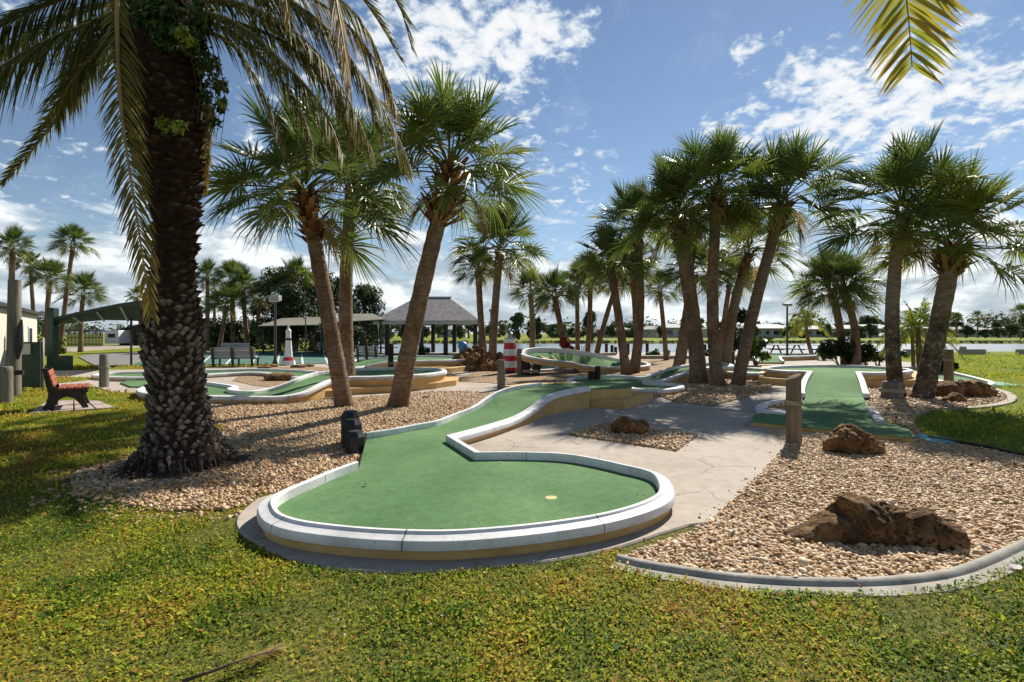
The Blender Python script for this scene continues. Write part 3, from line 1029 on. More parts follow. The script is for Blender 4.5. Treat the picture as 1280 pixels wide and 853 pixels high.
# ---- the big green in front, with its ramp up to a platform
ZT = 0.11      # turf
ZR = 0.20      # coping top
front = L([(448, 577), (420, 587), (393, 598.6), (361.5, 612), (345, 623.5), (345, 631), (353, 641), (377, 649), (425, 655.5), (484, 660), (557, 661.5), (624, 657.5), (688, 650.7), (747, 641.6), (792, 630), (817, 619),
           (824, 610)], ZR)
back = L([(812, 601), (778, 591.8), (747, 584.5), (706, 577.5), (642, 575), (593, 575.5)], ZT)
back = [(x, y, ZR) for x, y, z in back]
inner = (P(557, 552.5, ZT)[0], P(557, 552.5, ZT)[1], ZR)
up = [PD(607, 531, 7.85)[:2] + (ZR,), (0.03, 8.7, .205), (0.334, 9.3, .285), (0.60, 9.9, .385), (1.08, 10.45, .455), (1.57, 10.9, .48)]
plat = [(2.62, 11.35, .48), (2.65, 12.1, .48), (1.6, 12.5, .48), (0.75, 12.3, .48), (0.69, 11.75, .475)]
down = [(0.0, 11.0, .455), (-.31, 10.5, .395), (-.51, 10.1, .305), (-.655, 9.75, .235), (-.95, 9.05, ZR), (-1.22, 8.2, ZR)]
down += [(P(520, 538, ZT)[0], P(520, 538, ZT)[1], ZR), (P(490, 544, ZT)[0], P(490, 544, ZT)[1], ZR), (P(458, 549, ZT)[0], P(458, 549, ZT)[1], ZR)]
loop = front + back + [inner] + up + plat + down
i_in0 = len(front) + len(back) - 1
i_in = i_in0 + 1
i_up1 = i_in + len(up)
i_pl1 = i_up1 + len(plat)
i_dn1 = len(loop) - 1
cup0 = P(689, 622, ZT)
H_A = Hole('large green with white coping, a cup and a ramp, in front of everything', loop, gaps=[(i_up1, i_pl1), (i_dn1, len(loop))], cups=[(cup0[0], cup0[1], ZT)], step=0.2, smooth_step=.06, corners=(i_in0, i_in))
H_A.step([(1.50, 11.0), P(781, 513.5)[:2], P(816, 502)[:2], (3.05, 12.3), (2.66, 12.15), (2.66, 11.38), (1.6, 10.95)], .02, .2)
H_A.step([(-.2, 12.0), (.4, 12.75), (1.6, 12.85), (2.6, 12.4), (2.63, 11.4), (1.6, 11.0)], .02, .37, 'ochre', 'platform')

# ---- three black bollards that close the gap in its coping
for k, (px, py, zt, yy, lb) in enumerate(((444, 567, .29, 6.82, 'lowest black chamfered bollard at the gap in the big green coping'),
                                          (440.5, 0, .40, 7.12, 'middle black chamfered bollard behind the lowest one at the big green'),
                                          (438, 0, .47, 7.42, 'tallest black chamfered bollard farthest back beside the big green'))):
    x = (px - 640) / FOC * yy
    o = thing('bollard', lb, 'bollard', (x, yy, 0), .2, 'black bollards beside the big green')
    r = .135
    b = MB()
    b.lathe([(r, 0), (r, zt - .06), (r * .74, zt)], n=8, phase=.39)
    b.build('post', MT['black'], o)
    c = MB()
    c.lathe([(r * .735, zt + .0005), (r * .7, zt + .012)], n=8, phase=.39)
    c.build('cap', MT['black'], o)

# ---- left middle hole: low bowl, S-ramp, round platform with a step
zq = .47
lp = L([(262, 494), (304, 494.5), (355, 494.2)], ZR) + [PD(378, 489, 11.9), PD(396, 480, 12.4), PD(412, 474, 13.0)] + L([(434, 470.5), (462, 470), (493, 469), (520, 467.8), (538, 466), (552, 463.7), (548, 461), (533, 459.8), (512, 459.4), (490, 459.3), (465, 459.8)], zq) + \
     [PD(442, 461.3, 16.5), PD(415, 463.2, 15.6), PD(398, 465.5, 14.9), PD(384, 469, 14.2), PD(371, 474, 13.6), PD(354, 480.5, 13.3)] + L([(338, 485.6), (309, 489), (292, 488.3), (283, 485.6), (290, 483.2), (270, 479.5), (252, 477.5), (232, 478)], ZR) + L([(190, 482), (182, 489), (220, 493)], ZR)
H_B = Hole('S-shaped ramp hole climbing from the date palm to a round platform', lp, prof=COPE_S, step=.35, smooth_step=.12)
H_B.step(px_poly([(405, 498.5), (440, 495), (500, 491.5), (545, 487), (570, 483), (574, 477.5), (562, 473), (520, 471), (440, 471), (408, 478)], 0), .02, .2)
# its separate tee mat
tee = MB((0, 0, 0))
tee.prism(px_poly([(163, 486), (150, 481), (158, 478.5), (215, 478), (225, 486.5)], 0), .02, .065, bevel=.01)
tag(tee.build('tee_mat', MT['turf']), 'small green tee mat on concrete in front of the date palm trunk', 'tee mat')

# ---- thin low hole at the back left
lp = L([(122, 467.5), (150, 465.2), (180, 464.5), (205, 464.3), (240, 463.2), (285, 461.8), (318, 461), (352, 461.8), (385, 463.5), (402, 466.5), (388, 470), (372, 470.6), (345, 466.8), (322, 464.9), (300, 465.2), (262, 467.2), (220, 469.8), (175, 471.0), (140, 470.2)], .17)
H_D = Hole('thin low winding hole behind the date palm trunk', lp, prof=COPE_S, step=.6, smooth_step=.2, joints=False)

# ---- round platform with ramp in front of the gazebo
ze = .5
lp = L([(528, 450.2), (555, 450), (572, 449.5), (586, 448.2), (582, 446.6), (568, 445.4), (545, 444.6), (527, 444.6), (500, 445.2), (484, 446)], ze) + L([(470, 447.2)], .4) + L([(450, 449), (438, 451.5), (436, 456), (444, 458.5), (458, 457)], .17) + L([(466, 455.3)], .3) + L([(490, 451.2)], ze)
H_E = Hole('round raised green with a step in front of the gazebo', lp, prof=COPE_S, step=.5, smooth_step=.2, joints=False)
H_E.step(px_poly([(480, 470), (530, 470), (560, 468.3), (597, 462.7), (594, 458), (565, 455.5), (500, 457)], 0), .02, .24)

# ---- centre hole behind the big green: bowl and ramp to the palms
lp = L([(716, 476.5), (714, 474), (722, 470.8), (745, 469.5), (775, 469.2)], ZR) + [PD(803, 471.5, 16.4)] + [PD(820, 466, 17.0), PD(838, 460, 17.6), PD(870, 455, 18.6), PD(903, 453.5, 19.0), PD(912, 456.5, 18.2), PD(885, 458.5, 17.4), PD(862, 462, 16.9),
      PD(846, 467.5, 16.2), PD(829, 473.2, 15.8)] + L([(815, 475.3), (803, 476.6), (815, 478.2), (832, 479), (846, 480), (847, 483), (826, 486), (803, 485.8), (786, 483.2), (765, 480.2), (745, 479.3), (727, 478.3)], ZR)
H_C = Hole('shaded kidney green with a ramp rising behind the five palms', lp, prof=COPE_S, step=.35, smooth_step=.14, joints=False)

# ---- banked chute on posts and the oval it drops into
pts = [(715, 452.6, 20.3), (700, 450.6, 19.8), (680, 448.6, 19.3), (665, 446, 19.0), (657, 443, 19.1), (655, 439.8, 19.6), (660, 436.2, 20.1), (672, 434.6, 20.5), (695, 435.2, 21), (720, 437.6, 21.6), (745, 441.6, 22.2), (764, 446.6, 22.8), (776, 449.2, 23.2),
       (797, 451.5, 23.0), (809, 454.6, 22.2), (801, 457.4, 21.4), (772, 458.2, 21.0), (745, 457.6, 20.7), (728, 455.8, 20.5)]
lp = [PD(*p) for p in pts]
H_F = Hole('banked chute on dark props dropping into an oval green', lp, prof=[(0.0, -0.24)] + COPE_S[1:], drop=.2, step=.4, smooth_step=.16, joints=False, wall_floor=lambda p: max(0.0, p[2] - .25) if p[0] < 2.6 else 0.0)
fl = [(p[0], p[1], p[2] - .245) for p in catmull(lp, True, .3) if p[0] < 2.5]
b = MB(H_F.org)
b.add([(x, y, z) for x, y, z in fl] , [list(range(len(fl)))])
b.build('underside', MT['ochre'], H_F.o)
for k, (px, lean) in enumerate(((659, 0.0), (669, .22))):
    x, y, _ = P(px - 1, 470.5)
    b = MB(H_F.org)
    b.tube([(x, y, 0), (x + lean, y + .25, .68)], [.15, .15], 10)
    b.build('prop', MT['darkpost'], H_F.o, True, 40)
b = MB(H_F.org)
x, y, _ = P(663, 470.5)
b.box((x, y - .16, .2), (.6, .03, .1))
b.build('tie', MT['rope'], H_F.o)

# flat little green under the chute
lp = L([(648, 458), (656, 455.4), (672, 454.8), (690, 457), (694, 459.6), (680, 461.6), (655, 461.4)], .14)
H_U = Hole('small flat green on the ground under the banked chute', lp, prof=COPE_S, drop=.06, step=.5, smooth_step=.2, joints=False)
H_U.step(px_poly([(690, 462.2), (713, 461.2), (711, 458.6), (697, 459.4)], 0), .02, .13)

# ---- little round green behind the five palms
cx, cy, _ = P(931, 462.5, .3)
lp = [(cx + 1.0 * math.cos(a), cy + 1.25 * math.sin(a), .3) for a in np.linspace(0, 2 * np.pi, 12, endpoint=False)]
H_G = Hole('small round green between the palm clump and the T-shaped tee', lp, prof=COPE_S, step=.4, smooth_step=.14, joints=False)

# ---- right-hand hole: T-shaped tee, lane, ramp and ring
zt = .095
org = P(1040, 500)
H_R = thing('golf_hole', 'T-shaped tee with a lane running up to a wide ring green', 'golf hole', (org[0], org[1], 0))
T = L([(938.6, 527), (1030, 536.5), (1141.7, 547.8), (1133.6, 533.4), (1091, 527), (1078.5, 495.9), (1007, 495.9), (1001, 517), (985, 518.5), (950, 516.5), (943, 519)], zt)
poly = [p[:2] for p in T]
b = MB((org[0], org[1], 0))
b.prism(poly, .0, zt - .012)
b.build('base_wall', MT['ochre'], H_R)
V2, F = fill(offset_poly(poly if area2(poly) > 0 else poly[::-1], .006), .25)
b = MB((org[0], org[1], 0))
b.add([(x, y, zt) for x, y in V2], F)
pe = offset_poly(poly if area2(poly) > 0 else poly[::-1], .006)
b.add([(x, y, zt) for x, y in pe] + [(x, y, zt - .013) for x, y in pe], [(i, (i + 1) % len(pe), len(pe) + (i + 1) % len(pe), len(pe) + i)[::-1] for i in range(len(pe))])
b.build('turf', MT['turf'], H_R, False)
zr = .46
# ramp lane + ring: one loop, its coping left open where the lane comes in
ramp = [P(1007, 496.5, zt)[:2] + (zt + .094,), PD(1006, 488, 12.7), PD(1010, 474, 13.9), PD(1016, 464, 15.0)]
ramp2 = [PD(1069, 464.6, 15.0), PD(1073, 474, 13.9), PD(1077, 488, 12.7), P(1078.5, 496.5, zt)[:2] + (zt + .094,)]
ring_l = L([(1000, 463.2), (985, 462.9), (968, 461.8), (961, 460), (970, 458.2), (991, 457)], zr)
ring_b = L([(1025, 456.3), (1062, 456.6), (1090, 457.6), (1110, 459)], zr)
ring_r = L([(1128, 460.4), (1134, 462.6), (1120, 464.4), (1095, 465)], zr)
loopR = [ramp2[3], ramp2[2], ramp2[1], ramp2[0]] + ring_r[::-1] + ring_b[::-1] + ring_l[::-1] + [ramp[3], ramp[2], ramp[1], ramp[0]]
H_R2 = Hole('ring', loopR, gaps=[(len(loopR) - 1, len(loopR))], prof=COPE_S, step=.3, smooth_step=.14, joints=False, corners=(3, len(loopR) - 4))
for ch in list(H_R2.o.children):
    ch.location = Vector(H_R2.o.location) - Vector(H_R.location)
    ch.parent = H_R
bpy.data.objects.remove(H_R2.o)
for pts in ([(948, 481.3), (1004, 484.6), (1008, 474), (1004, 466), (952, 464)], [(1078, 486), (1148, 484.3), (1146, 470), (1080, 468)]):
    b = MB((org[0], org[1], 0))
    b.prism(px_poly(pts, 0), .02, .22, bevel=.018)
    b.build('step', MT['ochre'], H_R)
b = MB((org[0], org[1], 0))
a0, a1 = Vector(P(1083, 509, .15)), Vector(P(1095, 527, .15))
w = Vector((.17, 0, 0))
b.prism([a0, a1, a1 + w, a0 + w], .0, .16, bevel=.02)
b.build('coping', MT['coping'], H_R)
b = MB((org[0], org[1], 0))
V, F = sweep(catmull(L([(1003, 496.5), (975, 500.5), (953, 507.5), (962, 512.5), (985, 515), (1000, 515.5)], .12), False, .1), [(0, -.1), (0, 0), (.1, 0), (.13, -.03), (.13, -.1)], 1)
b.add(V, F, 0.0)
b.build('coping', MT['coping'], H_R, True, 35)

# ---- long low strip of the next hole running to the right
lp = L([(1118, 461.5), (1140, 458.8), (1165, 461), (1195, 466.5), (1222, 473), (1236, 477.6), (1222, 480.4), (1190, 477), (1155, 471.5), (1128, 466.5)], .19)
H_S = Hole('low strip of green turf running past the mossy palms onto the lawn', lp, prof=COPE_S, step=.5, smooth_step=.2, joints=False)
b = MB()
b.prism(px_poly([(1222, 484), (1277, 483.6), (1250, 479), (1218, 477.5)], 0), .005, .04, bevel=.008)
tag(b.build('tee_mat', MT['mint']), 'faded mint tee mat lying on the bright lawn', 'tee mat')
b = MB()
b.prism(px_poly([(1143, 547.5), (1150, 545), (1187, 551), (1198, 555), (1170, 557)], 0), .005, .035, bevel=.008)
tag(b.build('tee_mat', MT['teal']), 'torn teal mat at the corner of the T-shaped tee', 'tee mat')

# ---- hole far behind the ring
zb = .36
lp = [PD(949, 455, 26.4), PD(946.5, 448, 28), PD(945, 445.5, 29.5)] + [PD(930, 444.5, 30), PD(917, 444, 31), PD(925, 442.3, 33), PD(965, 441.8, 34), PD(1005, 442.5, 33), PD(1021, 444, 31), PD(1000, 444.8, 30), PD(973, 445.3, 29.5), PD(974, 448, 28), PD(977, 455, 26.4)]
lp = [(x, y, max(.2, min(.5, z))) for x, y, z in lp]
H_K = Hole('farthest ramp green between the lamp post and the ring green', lp, gaps=[(len(lp) - 1, len(lp))], prof=COPE_S, step=.8, smooth_step=.3, joints=False, corners=(2, 10))

# low concrete border wall at the lake side of the course
for pts, lb in (([(790, 449.5), (879, 449.5), (879, 448.6), (790, 448.6)], 'low grey concrete border behind the five palms'), ([(700, 446), (770, 445), (770, 444.3), (700, 445.2)], 'low grey concrete border behind the banked chute')):
    b = MB()
    b.prism(px_poly(pts, 0), 0, .22, bevel=.02)
    tag(b.build('border_wall', MT['plank']), lb, 'border wall')

# ---- kerb round the right gravel bed
kp = catmull([(x, y, .035) for x, y in px_poly([(772, 701), (800, 708), (840, 715), (905, 724.5), (980, 730.5), (1060, 732), (1130, 729), (1190, 720), (1235, 704), (1280, 683), (1330, 661), (1372, 630), (1382, 600)], 0)], False, .08)
b = MB()
V, F = sweep(kp, [(-.034, -.05), (-.034, -.006), (-.024, .006), (0, .011), (.022, .006), (.034, -.010), (.042, -.021), (.15, -.026), (.155, -.06)], 1)
T = [0.5] * len(V)
b.add(V, F, T)
kb = b.build('kerb', MT['kerb'], None, True, 50)
tag(kb, 'curved grey concrete kerb between the big rock gravel and the grass', 'kerb')
kp2 = catmull([(x, y, .02) for x, y in px_poly([(1180, 512.5), (1215, 511), (1247, 507), (1264, 500.5), (1256, 492), (1232, 485.5), (1205, 481)], 0)], False, .1)
b = MB()
V, F = sweep(kp2, [(-.07, -.05), (-.07, .02), (0, .03), (.1, .02), (.1, -.05)], 1)
b.add(V, F)
tag(b.build('kerb', MT['concrete'], None, True, 50), 'curved pale kerb round the gravel under the mossy palms', 'kerb')
kp3 = [(x, y, .03) for x, y in px_poly([(1160, 549), (1190, 554), (1235, 562), (1280, 572), (1335, 585)], 0)]
b = MB()
V, F = sweep(catmull(kp3, False, .15), [(-.02, -.05), (-.02, .02), (.02, .02), (.02, -.05)], 1)
b.add(V, F)
tag(b.build('lawn_edging', MT['darkpost'], None), 'thin dark edging strip between the gravel and the shaded lawn', 'edging')
# ================================================================== palms
def rot_z(V, a):
    c, s = math.cos(a), math.sin(a)
    return np.stack([V[..., 0] * c - V[..., 1] * s, V[..., 0] * s + V[..., 1] * c, V[..., 2]], -1)


def fan_leaf(rng, Lp, Rb, incl, nseg=34, droop=.25, tip=.3, tint=.4, spread=125):
    """one costapalmate leaf: stalk along +X, blade of narrow pleated segments"""
    d0 = np.array([math.cos(incl), 0, math.sin(incl)])
    ts = np.linspace(0, 1, 5)
    stalk = Lp * (ts[:, None] * d0 + np.array([0, 0, -droop])[None] * (ts ** 2)[:, None])
    d = d0 + np.array([0, 0, -2 * droop])
    d /= np.linalg.norm(d)
    S = np.array([0, 1.0, 0])
    N = np.cross(d, S)
    V, F, T = [], [], []
    # stalk: a flat three-sided strip
    w = np.linspace(.026, .014, 5)
    for k in range(5):
        for o in (S * w[k], -S * w[k], -N * w[k] * .8):
            V.append(stalk[k] + o)
    for k in range(4):
        for j in range(3):
            F.append((k * 3 + j, k * 3 + (j + 1) % 3, (k + 1) * 3 + (j + 1) % 3, (k + 1) * 3 + j))
    T += [min(1, tint + .18)] * 15
    V = [np.array(V)]
    b = 15
    A = R(spread)
    a = np.linspace(-A, A, nseg) + rng.normal(0, .02, nseg)
    f = 1 - np.abs(a) / A
    end = stalk[-1]
    base = end + np.outer(f, d) * Rb * .34 - np.outer(f ** 2, N) * Rb * .07
    fold = .30 + .25 * rng.random()
    dirs = np.cos(a)[:, None] * d + np.sin(a)[:, None] * S + (fold * np.abs(np.sin(a)))[:, None] * N
    dirs /= np.linalg.norm(dirs, axis=1)[:, None]
    tang = -np.sin(a)[:, None] * d + np.cos(a)[:, None] * S
    Ls = Rb * (.60 + .30 * np.cos(a * .75)) * rng.uniform(.86, 1.06, nseg)
    pl = np.where(np.arange(nseg) % 2 == 0, .55, -.55)[:, None] * N
    wd = tang + pl
    wd /= np.linalg.norm(wd, axis=1)[:, None]
    tt = np.array([0, .34, .72, 1.0])
    ww = np.array([.010, .027, .0145, .0014]) * Rb * (34 / nseg)
    tipd = tip * rng.uniform(.4, 1.5, nseg)
    segs = []
    for k in range(4):
        c = base + dirs * (Ls * tt[k])[:, None]
        c[:, 2] -= tipd * Ls * tt[k] ** 2.4
        segs.append(np.stack([c - wd * ww[k], c + wd * ww[k]], 1))
    SV = np.stack(segs, 1).reshape(-1, 3)      # nseg,4,2
    V.append(SV)
    idx = np.arange(nseg)[:, None] * 8 + b
    for k in range(3):
        q = idx + np.array([2 * k, 2 * k + 1, 2 * k + 3, 2 * k + 2])
        F += [tuple(r) for r in q]
    st = np.clip(tint + rng.normal(0, .07, nseg), 0, 1)
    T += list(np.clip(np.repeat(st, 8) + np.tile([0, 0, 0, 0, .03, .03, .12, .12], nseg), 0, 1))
    return np.concatenate(V), np.array(F), np.array(T)


def sabal_crown(name, seed, n=46, nseg=38, lowest=0, dead=3, bright=0.0):
    """a round head of fan leaves about 1.75 m in radius"""
    rng = np.random.default_rng(seed)
    Vs, Fs, Ts, b = [], [], [], 0
    for i in range(n + dead):
        u = i / (n - 1)
        if i < n:
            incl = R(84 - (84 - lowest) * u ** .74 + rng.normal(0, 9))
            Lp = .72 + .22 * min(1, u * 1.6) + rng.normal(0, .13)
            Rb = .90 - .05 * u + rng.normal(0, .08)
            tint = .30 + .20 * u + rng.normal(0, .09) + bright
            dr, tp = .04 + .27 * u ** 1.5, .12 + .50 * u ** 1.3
        else:
            incl, Lp, Rb = R(-30 + rng.normal(0, 14)), .5, .55
            tint, dr, tp = .93, .5, .8
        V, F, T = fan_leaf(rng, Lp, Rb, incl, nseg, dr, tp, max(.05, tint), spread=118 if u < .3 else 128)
        # roll the blade about its stalk
        ro = rng.normal(0, .45)
        c, si = math.cos(ro), math.sin(ro)
        d = np.array([math.cos(incl), 0, math.sin(incl)])
        k = np.cross(np.broadcast_to(d, V.shape), V)
        V = V * c + k * si + np.outer(V @ d, d) * (1 - c)
        V[:, 0] += .07
        V = rot_z(V, i * 2.39996 + rng.normal(0, .22))
        V[:, 2] += .40 * (1 - min(1, u)) + .02
        Vs.append(V)
        Fs.append(F + b)
        Ts.append(T)
        b += len(V)
    return np_mesh(name, np.concatenate(Vs), np.concatenate(Fs), tint=np.concatenate(Ts))


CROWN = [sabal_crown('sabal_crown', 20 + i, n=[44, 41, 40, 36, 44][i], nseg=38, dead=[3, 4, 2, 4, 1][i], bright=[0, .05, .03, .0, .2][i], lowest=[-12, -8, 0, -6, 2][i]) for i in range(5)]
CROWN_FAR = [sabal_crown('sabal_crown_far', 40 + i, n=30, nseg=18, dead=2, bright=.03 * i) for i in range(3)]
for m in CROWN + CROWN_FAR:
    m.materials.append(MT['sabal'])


def bez(a, b, c, n):
    a, b, c = Vector(a), Vector(b), Vector(c)
    return [a * (1 - t) ** 2 + b * 2 * t * (1 - t) + c * t * t for t in [i / (n - 1) for i in range(n)]]


def trunk_mesh(pts, r0, r1, flare=1.35, n=14, seed=0, lump=.05, cap=True):
    mb = MB(tuple(pts[0]))
    rng = random.Random(seed)
    m = len(pts)
    rad = []
    for i in range(m):
        t = i / (m - 1)
        r = r0 + (r1 - r0) * t
        r *= 1 + (flare - 1) * math.exp(-t * 16)
        r *= 1 + .02 * math.sin(i * 1.9) + rng.uniform(-.02, .02)
        rad.append(r)
    mb.tube(pts, rad, n, True)
    mb.V = [(v[0] + lump * r0 * noise.noise(Vector(v) * 3.1 + Vector((seed, 0, 0))), v[1] + lump * r0 * noise.noise(Vector(v) * 3.1 + Vector((0, seed, 9))), v[2]) for v in mb.V]
    return mb


def boots_mesh(origin, pts, radius, count, seed, size=1.0, spread=1.0, lk=1.0):
    """cut leaf bases standing off the top of the trunk"""
    rng = random.Random(seed)
    mb = MB(origin)
    m = len(pts) - 1
    for i in range(count):
        t = i / count
        k = min(m - 1, int(t * m))
        p = pts[k].lerp(pts[k + 1], t * m - k)
        ax = (pts[k + 1] - pts[k]).normalized()
        a = i * 2.39996 + rng.uniform(-.2, .2)
        out = Vector((math.cos(a), math.sin(a), 0))
        out = (out - ax * out.dot(ax)).normalized()
        side = ax.cross(out)
        up = (out * (.75 + .25 * rng.random()) * spread + ax * (.75 + rng.uniform(-.25, .35))).normalized()
        ln = lk * size * rng.uniform(.18, .36) * (1 - .2 * t)
        w0, w1 = .075 * size, .042 * size
        nrm = up.cross(side).normalized()
        b0 = p + out * radius * .72
        th = .022 * size
        V = []
        tt = rng.random()
        for s, w, h in ((0, w0, th), (.5, (w0 + w1) / 2 * .9, th), (1, w1, th * .7)):
            c = b0 + up * ln * s + nrm * (.05 * s * s) * size
            V += [c - side * w - nrm * h * .3, c + side * w - nrm * h * .3, c + side * w * .7 + nrm * h, c - side * w * .7 + nrm * h]
        F = [(3, 2, 1, 0), (8, 9, 10, 11)]
        for q in range(2):
            for j in range(4):
                F.append((q * 4 + j, q * 4 + (j + 1) % 4, (q + 1) * 4 + (j + 1) % 4, (q + 1) * 4 + j))
        mb.add([tuple(v) for v in V], F, [tt * .7] * 8 + [min(1, tt * .7 + .3)] * 4)
    return mb


def sabal(base, ctrl, top, crown, wpx, rpx, label, Y=None, boots=26, blen=.7, var=0, far=False, dY=0.0, bark='bark', group='sabal palms on the golf course', cat='palm tree', bsize=1.0, rz=None, yctrl=0.0,
          r1k=.80, bspread=1.0, bl=1.0):
    """base/ctrl/top/crown are photo positions; dY leans the head towards (-) or away from (+) the viewer"""
    if Y is None:
        b = Vector(P(base[0], base[1]))
    else:
        b = Vector(PD(base[0], base[1], Y))
        b.z = 0.0
    y = b.y
    c = Vector(PD(ctrl[0], ctrl[1], y + dY * .4 + yctrl))
    t = Vector(PD(top[0], top[1], y + dY))
    k = Vector(PD(crown[0], crown[1], y + dY))
    o = thing('sabal_palm', label, cat, tuple(b), 0, group)
    r = wpx * .385 / FOC * y
    seed = int(abs(base[0] * 7 + base[1] * 3)) % 997
    pts = bez(b - Vector((0, 0, .06)), c, t, 12 if far else 44)
    tm = trunk_mesh(pts, r, r * r1k, 1.28, 8 if far else 16, seed)
    tm.V = [(v[0], v[1], v[2] - .06) for v in tm.V]
    tm.build('trunk', MT[bark], o, True)
    # short neck between the trunk top and the heart of the head
    ct = bpy.data.objects.new('crown', (CROWN_FAR if far else CROWN)[var % (3 if far else 5)])
    link(ct, o)
    R_ = rpx * .95 / FOC * (y + dY)
    s = R_ / 1.80
    ax = (t - pts[-3]).normalized()
    heart = t + ax * (.02 * s)
    ct.location = heart - b
    ct.scale = (s, s, s * random.uniform(.94, 1.06))
    lean = Vector((0, 0, 1)).lerp(ax, .35).normalized()
    q = Vector((0, 0, 1)).rotation_difference(lean)
    e = (q.to_matrix() @ Matrix.Rotation(seed * .37 if rz is None else rz, 3, 'Z')).to_euler()
    ct.rotation_euler = e
    if boots and not far:
        n0 = max(2, int(blen / max(.05, (pts[-1] - pts[-2]).length)))
        seg = pts[-min(n0, 30) - 1:]
        seg = seg + [heart + ax * .22 * s]
        bm_ = boots_mesh(tuple(b), seg, r * r1k, boots, seed, bsize * s / 1.05, bspread, bl)
        bm_.build('leaf_boots', MT['boot'], o)
    elif far:
        pass
    return o


G1 = 'sabal palms in the middle of the course'
# three in front of the gazebo
sabal((431, 509), (412, 400), (383, 250), (365, 195), 27, 118, 'leaning sabal palm nearest the date palm, crossing another trunk at its foot', var=0, boots=52, blen=1.0, dY=-.2, bsize=1.2, bspread=1.2)
sabal((437, 491), (426, 380), (440, 232), (440, 215), 24, 92, 'straight smooth sabal palm behind the leaning one that crosses it', var=1, boots=18, blen=.3, dY=.2)
sabal((497, 509), (520, 380), (561, 226), (580, 190), 31, 118, 'big curved sabal palm with a thick ruff of cut leaf boots', var=2, boots=96, blen=1.05, bsize=1.08, dY=-.2, bspread=1.25, bl=1.55)
# between gazebo and lighthouse
sabal((607, 462), (600, 400), (598, 340), (594, 325), 12, 34, 'short thin sabal palm beside the brown rock heap', var=3, boots=34, blen=.4, group=G1, bsize=1.0)
sabal((615, 463), (617, 390), (625, 318), (636, 280), 14, 64, 'taller of two slim sabal palms by the brown rock heap', var=1, boots=30, blen=.8, group=G1)
sabal((665, 437), (667, 405), (663, 368), (658, 348), 10, 32, 'sabal palm standing by the lake behind the striped lighthouse', Y=32, var=2, boots=20, blen=.8, group=G1)
sabal((709, 453), (702, 410), (693, 372), (692, 352), 11, 36, 'sabal palm with red bracts at its foot beside the banked chute', Y=26, var=0, boots=18, blen=.7, group=G1)
sabal((722, 446), (722, 400), (721, 360), (720, 342), 8, 34, 'thin upright sabal palm behind the oval green, by a dark round tree', Y=29, var=3, boots=14, blen=.6, group=G1)
sabal((733, 446), (738, 405), (738, 352), (738, 330), 9, 36, 'straight grey sabal palm rising behind the banked chute', Y=28, var=4, boots=8, blen=.4, group=G1)
sabal((743, 446), (752, 410), (771, 355), (775, 335), 9, 38, 'thin sabal palm leaning over the oval green towards the palm clump', Y=27, var=1, boots=8, blen=.4, group=G1)
sabal((783, 469), (775, 400), (763, 335), (757, 312), 15, 52, 'sabal palm crossing another at its foot, leaning towards the chute', var=0, boots=26, blen=.9, group=G1)
sabal((792, 467), (806, 385), (796, 292), (789, 262), 16, 66, 'sabal palm with a bowed pale trunk crossing the one in front of it', var=2, boots=30, blen=.8, group=G1, dY=.4)
sabal((797, 452), (796, 400), (790, 335), (792, 315), 11, 44, 'sabal palm half hidden behind the bowed pale trunk', Y=24, var=3, boots=30, blen=1.1, group=G1)
sabal((833, 448), (830, 410), (825, 365), (825, 352), 8, 30, 'thin curving sabal palm between the clump and the lake', Y=30, var=3, boots=14, blen=.6, group=G1)
# the clump of five
G2 = 'clump of palms by the concrete walk'
sabal((846, 461), (858, 410), (866, 345), (862, 330), 19, 50, 'sabal palm leaning behind the thickest trunk of the clump', Y=19.5, var=1, boots=14, blen=.6, group=G2)
sabal((874, 481), (868, 390), (848, 275), (846, 235), 26, 82, 'thickest trunk of the clump, leaning towards the lighthouse', var=0, boots=44, blen=1.0, group=G2, bsize=1.2, bspread=1.2)
sabal((898, 484), (884, 385), (897, 250), (900, 215), 20, 84, 'upright reddish palm in the middle of the clump', var=1, boots=44, blen=.85, group=G2, bsize=1.2, bspread=1.2)
sabal((907, 470), (908, 400), (936, 318), (945, 295), 17, 60, 'shorter palm with a dark brown neck in the clump', var=3, boots=34, blen=.9, group=G2)
sabal((922, 483), (935, 400), (977, 262), (990, 230), 20, 86, 'long slanting palm of the clump, nearest the T-shaped tee', var=1, boots=50, blen=.9, group=G2, bsize=1.25, bspread=1.25)
sabal((898, 452), (905, 400), (912, 355), (912, 345), 9, 42, 'thin palm far behind the clump by the dark shrub', Y=24, var=2, boots=10, blen=.5, group=G2)
# right-hand palms
G3 = 'palms beside the ring green'
sabal((1057, 461), (1053, 420), (1040, 362), (1030, 340), 13, 52, 'leaning palm of the pair growing out of the dark bush', Y=24.5, var=0, boots=24, blen=.8, group=G3)
sabal((1069, 461), (1076, 420), (1056, 366), (1058, 338), 13, 50, 'bowed pale palm of the pair growing out of the dark bush', Y=23.8, var=2, boots=26, blen=.9, group=G3)
sabal((1122, 496), (1106, 400), (1127, 272), (1132, 228), 22, 98, 'spotted mossy palm standing behind a roped stump', var=3, boots=6, blen=.3, bark='mossbark', group=G3, rz=1.0)
sabal((1152, 499), (1172, 420), (1190, 318), (1203, 275), 29, 106, 'mossy palm with a bright green head leaning over the long brown rock', var=4, boots=64, blen=.6, bark='mossbark', group=G3, rz=2.2, bsize=.95, bspread=1.25, bl=1.6)

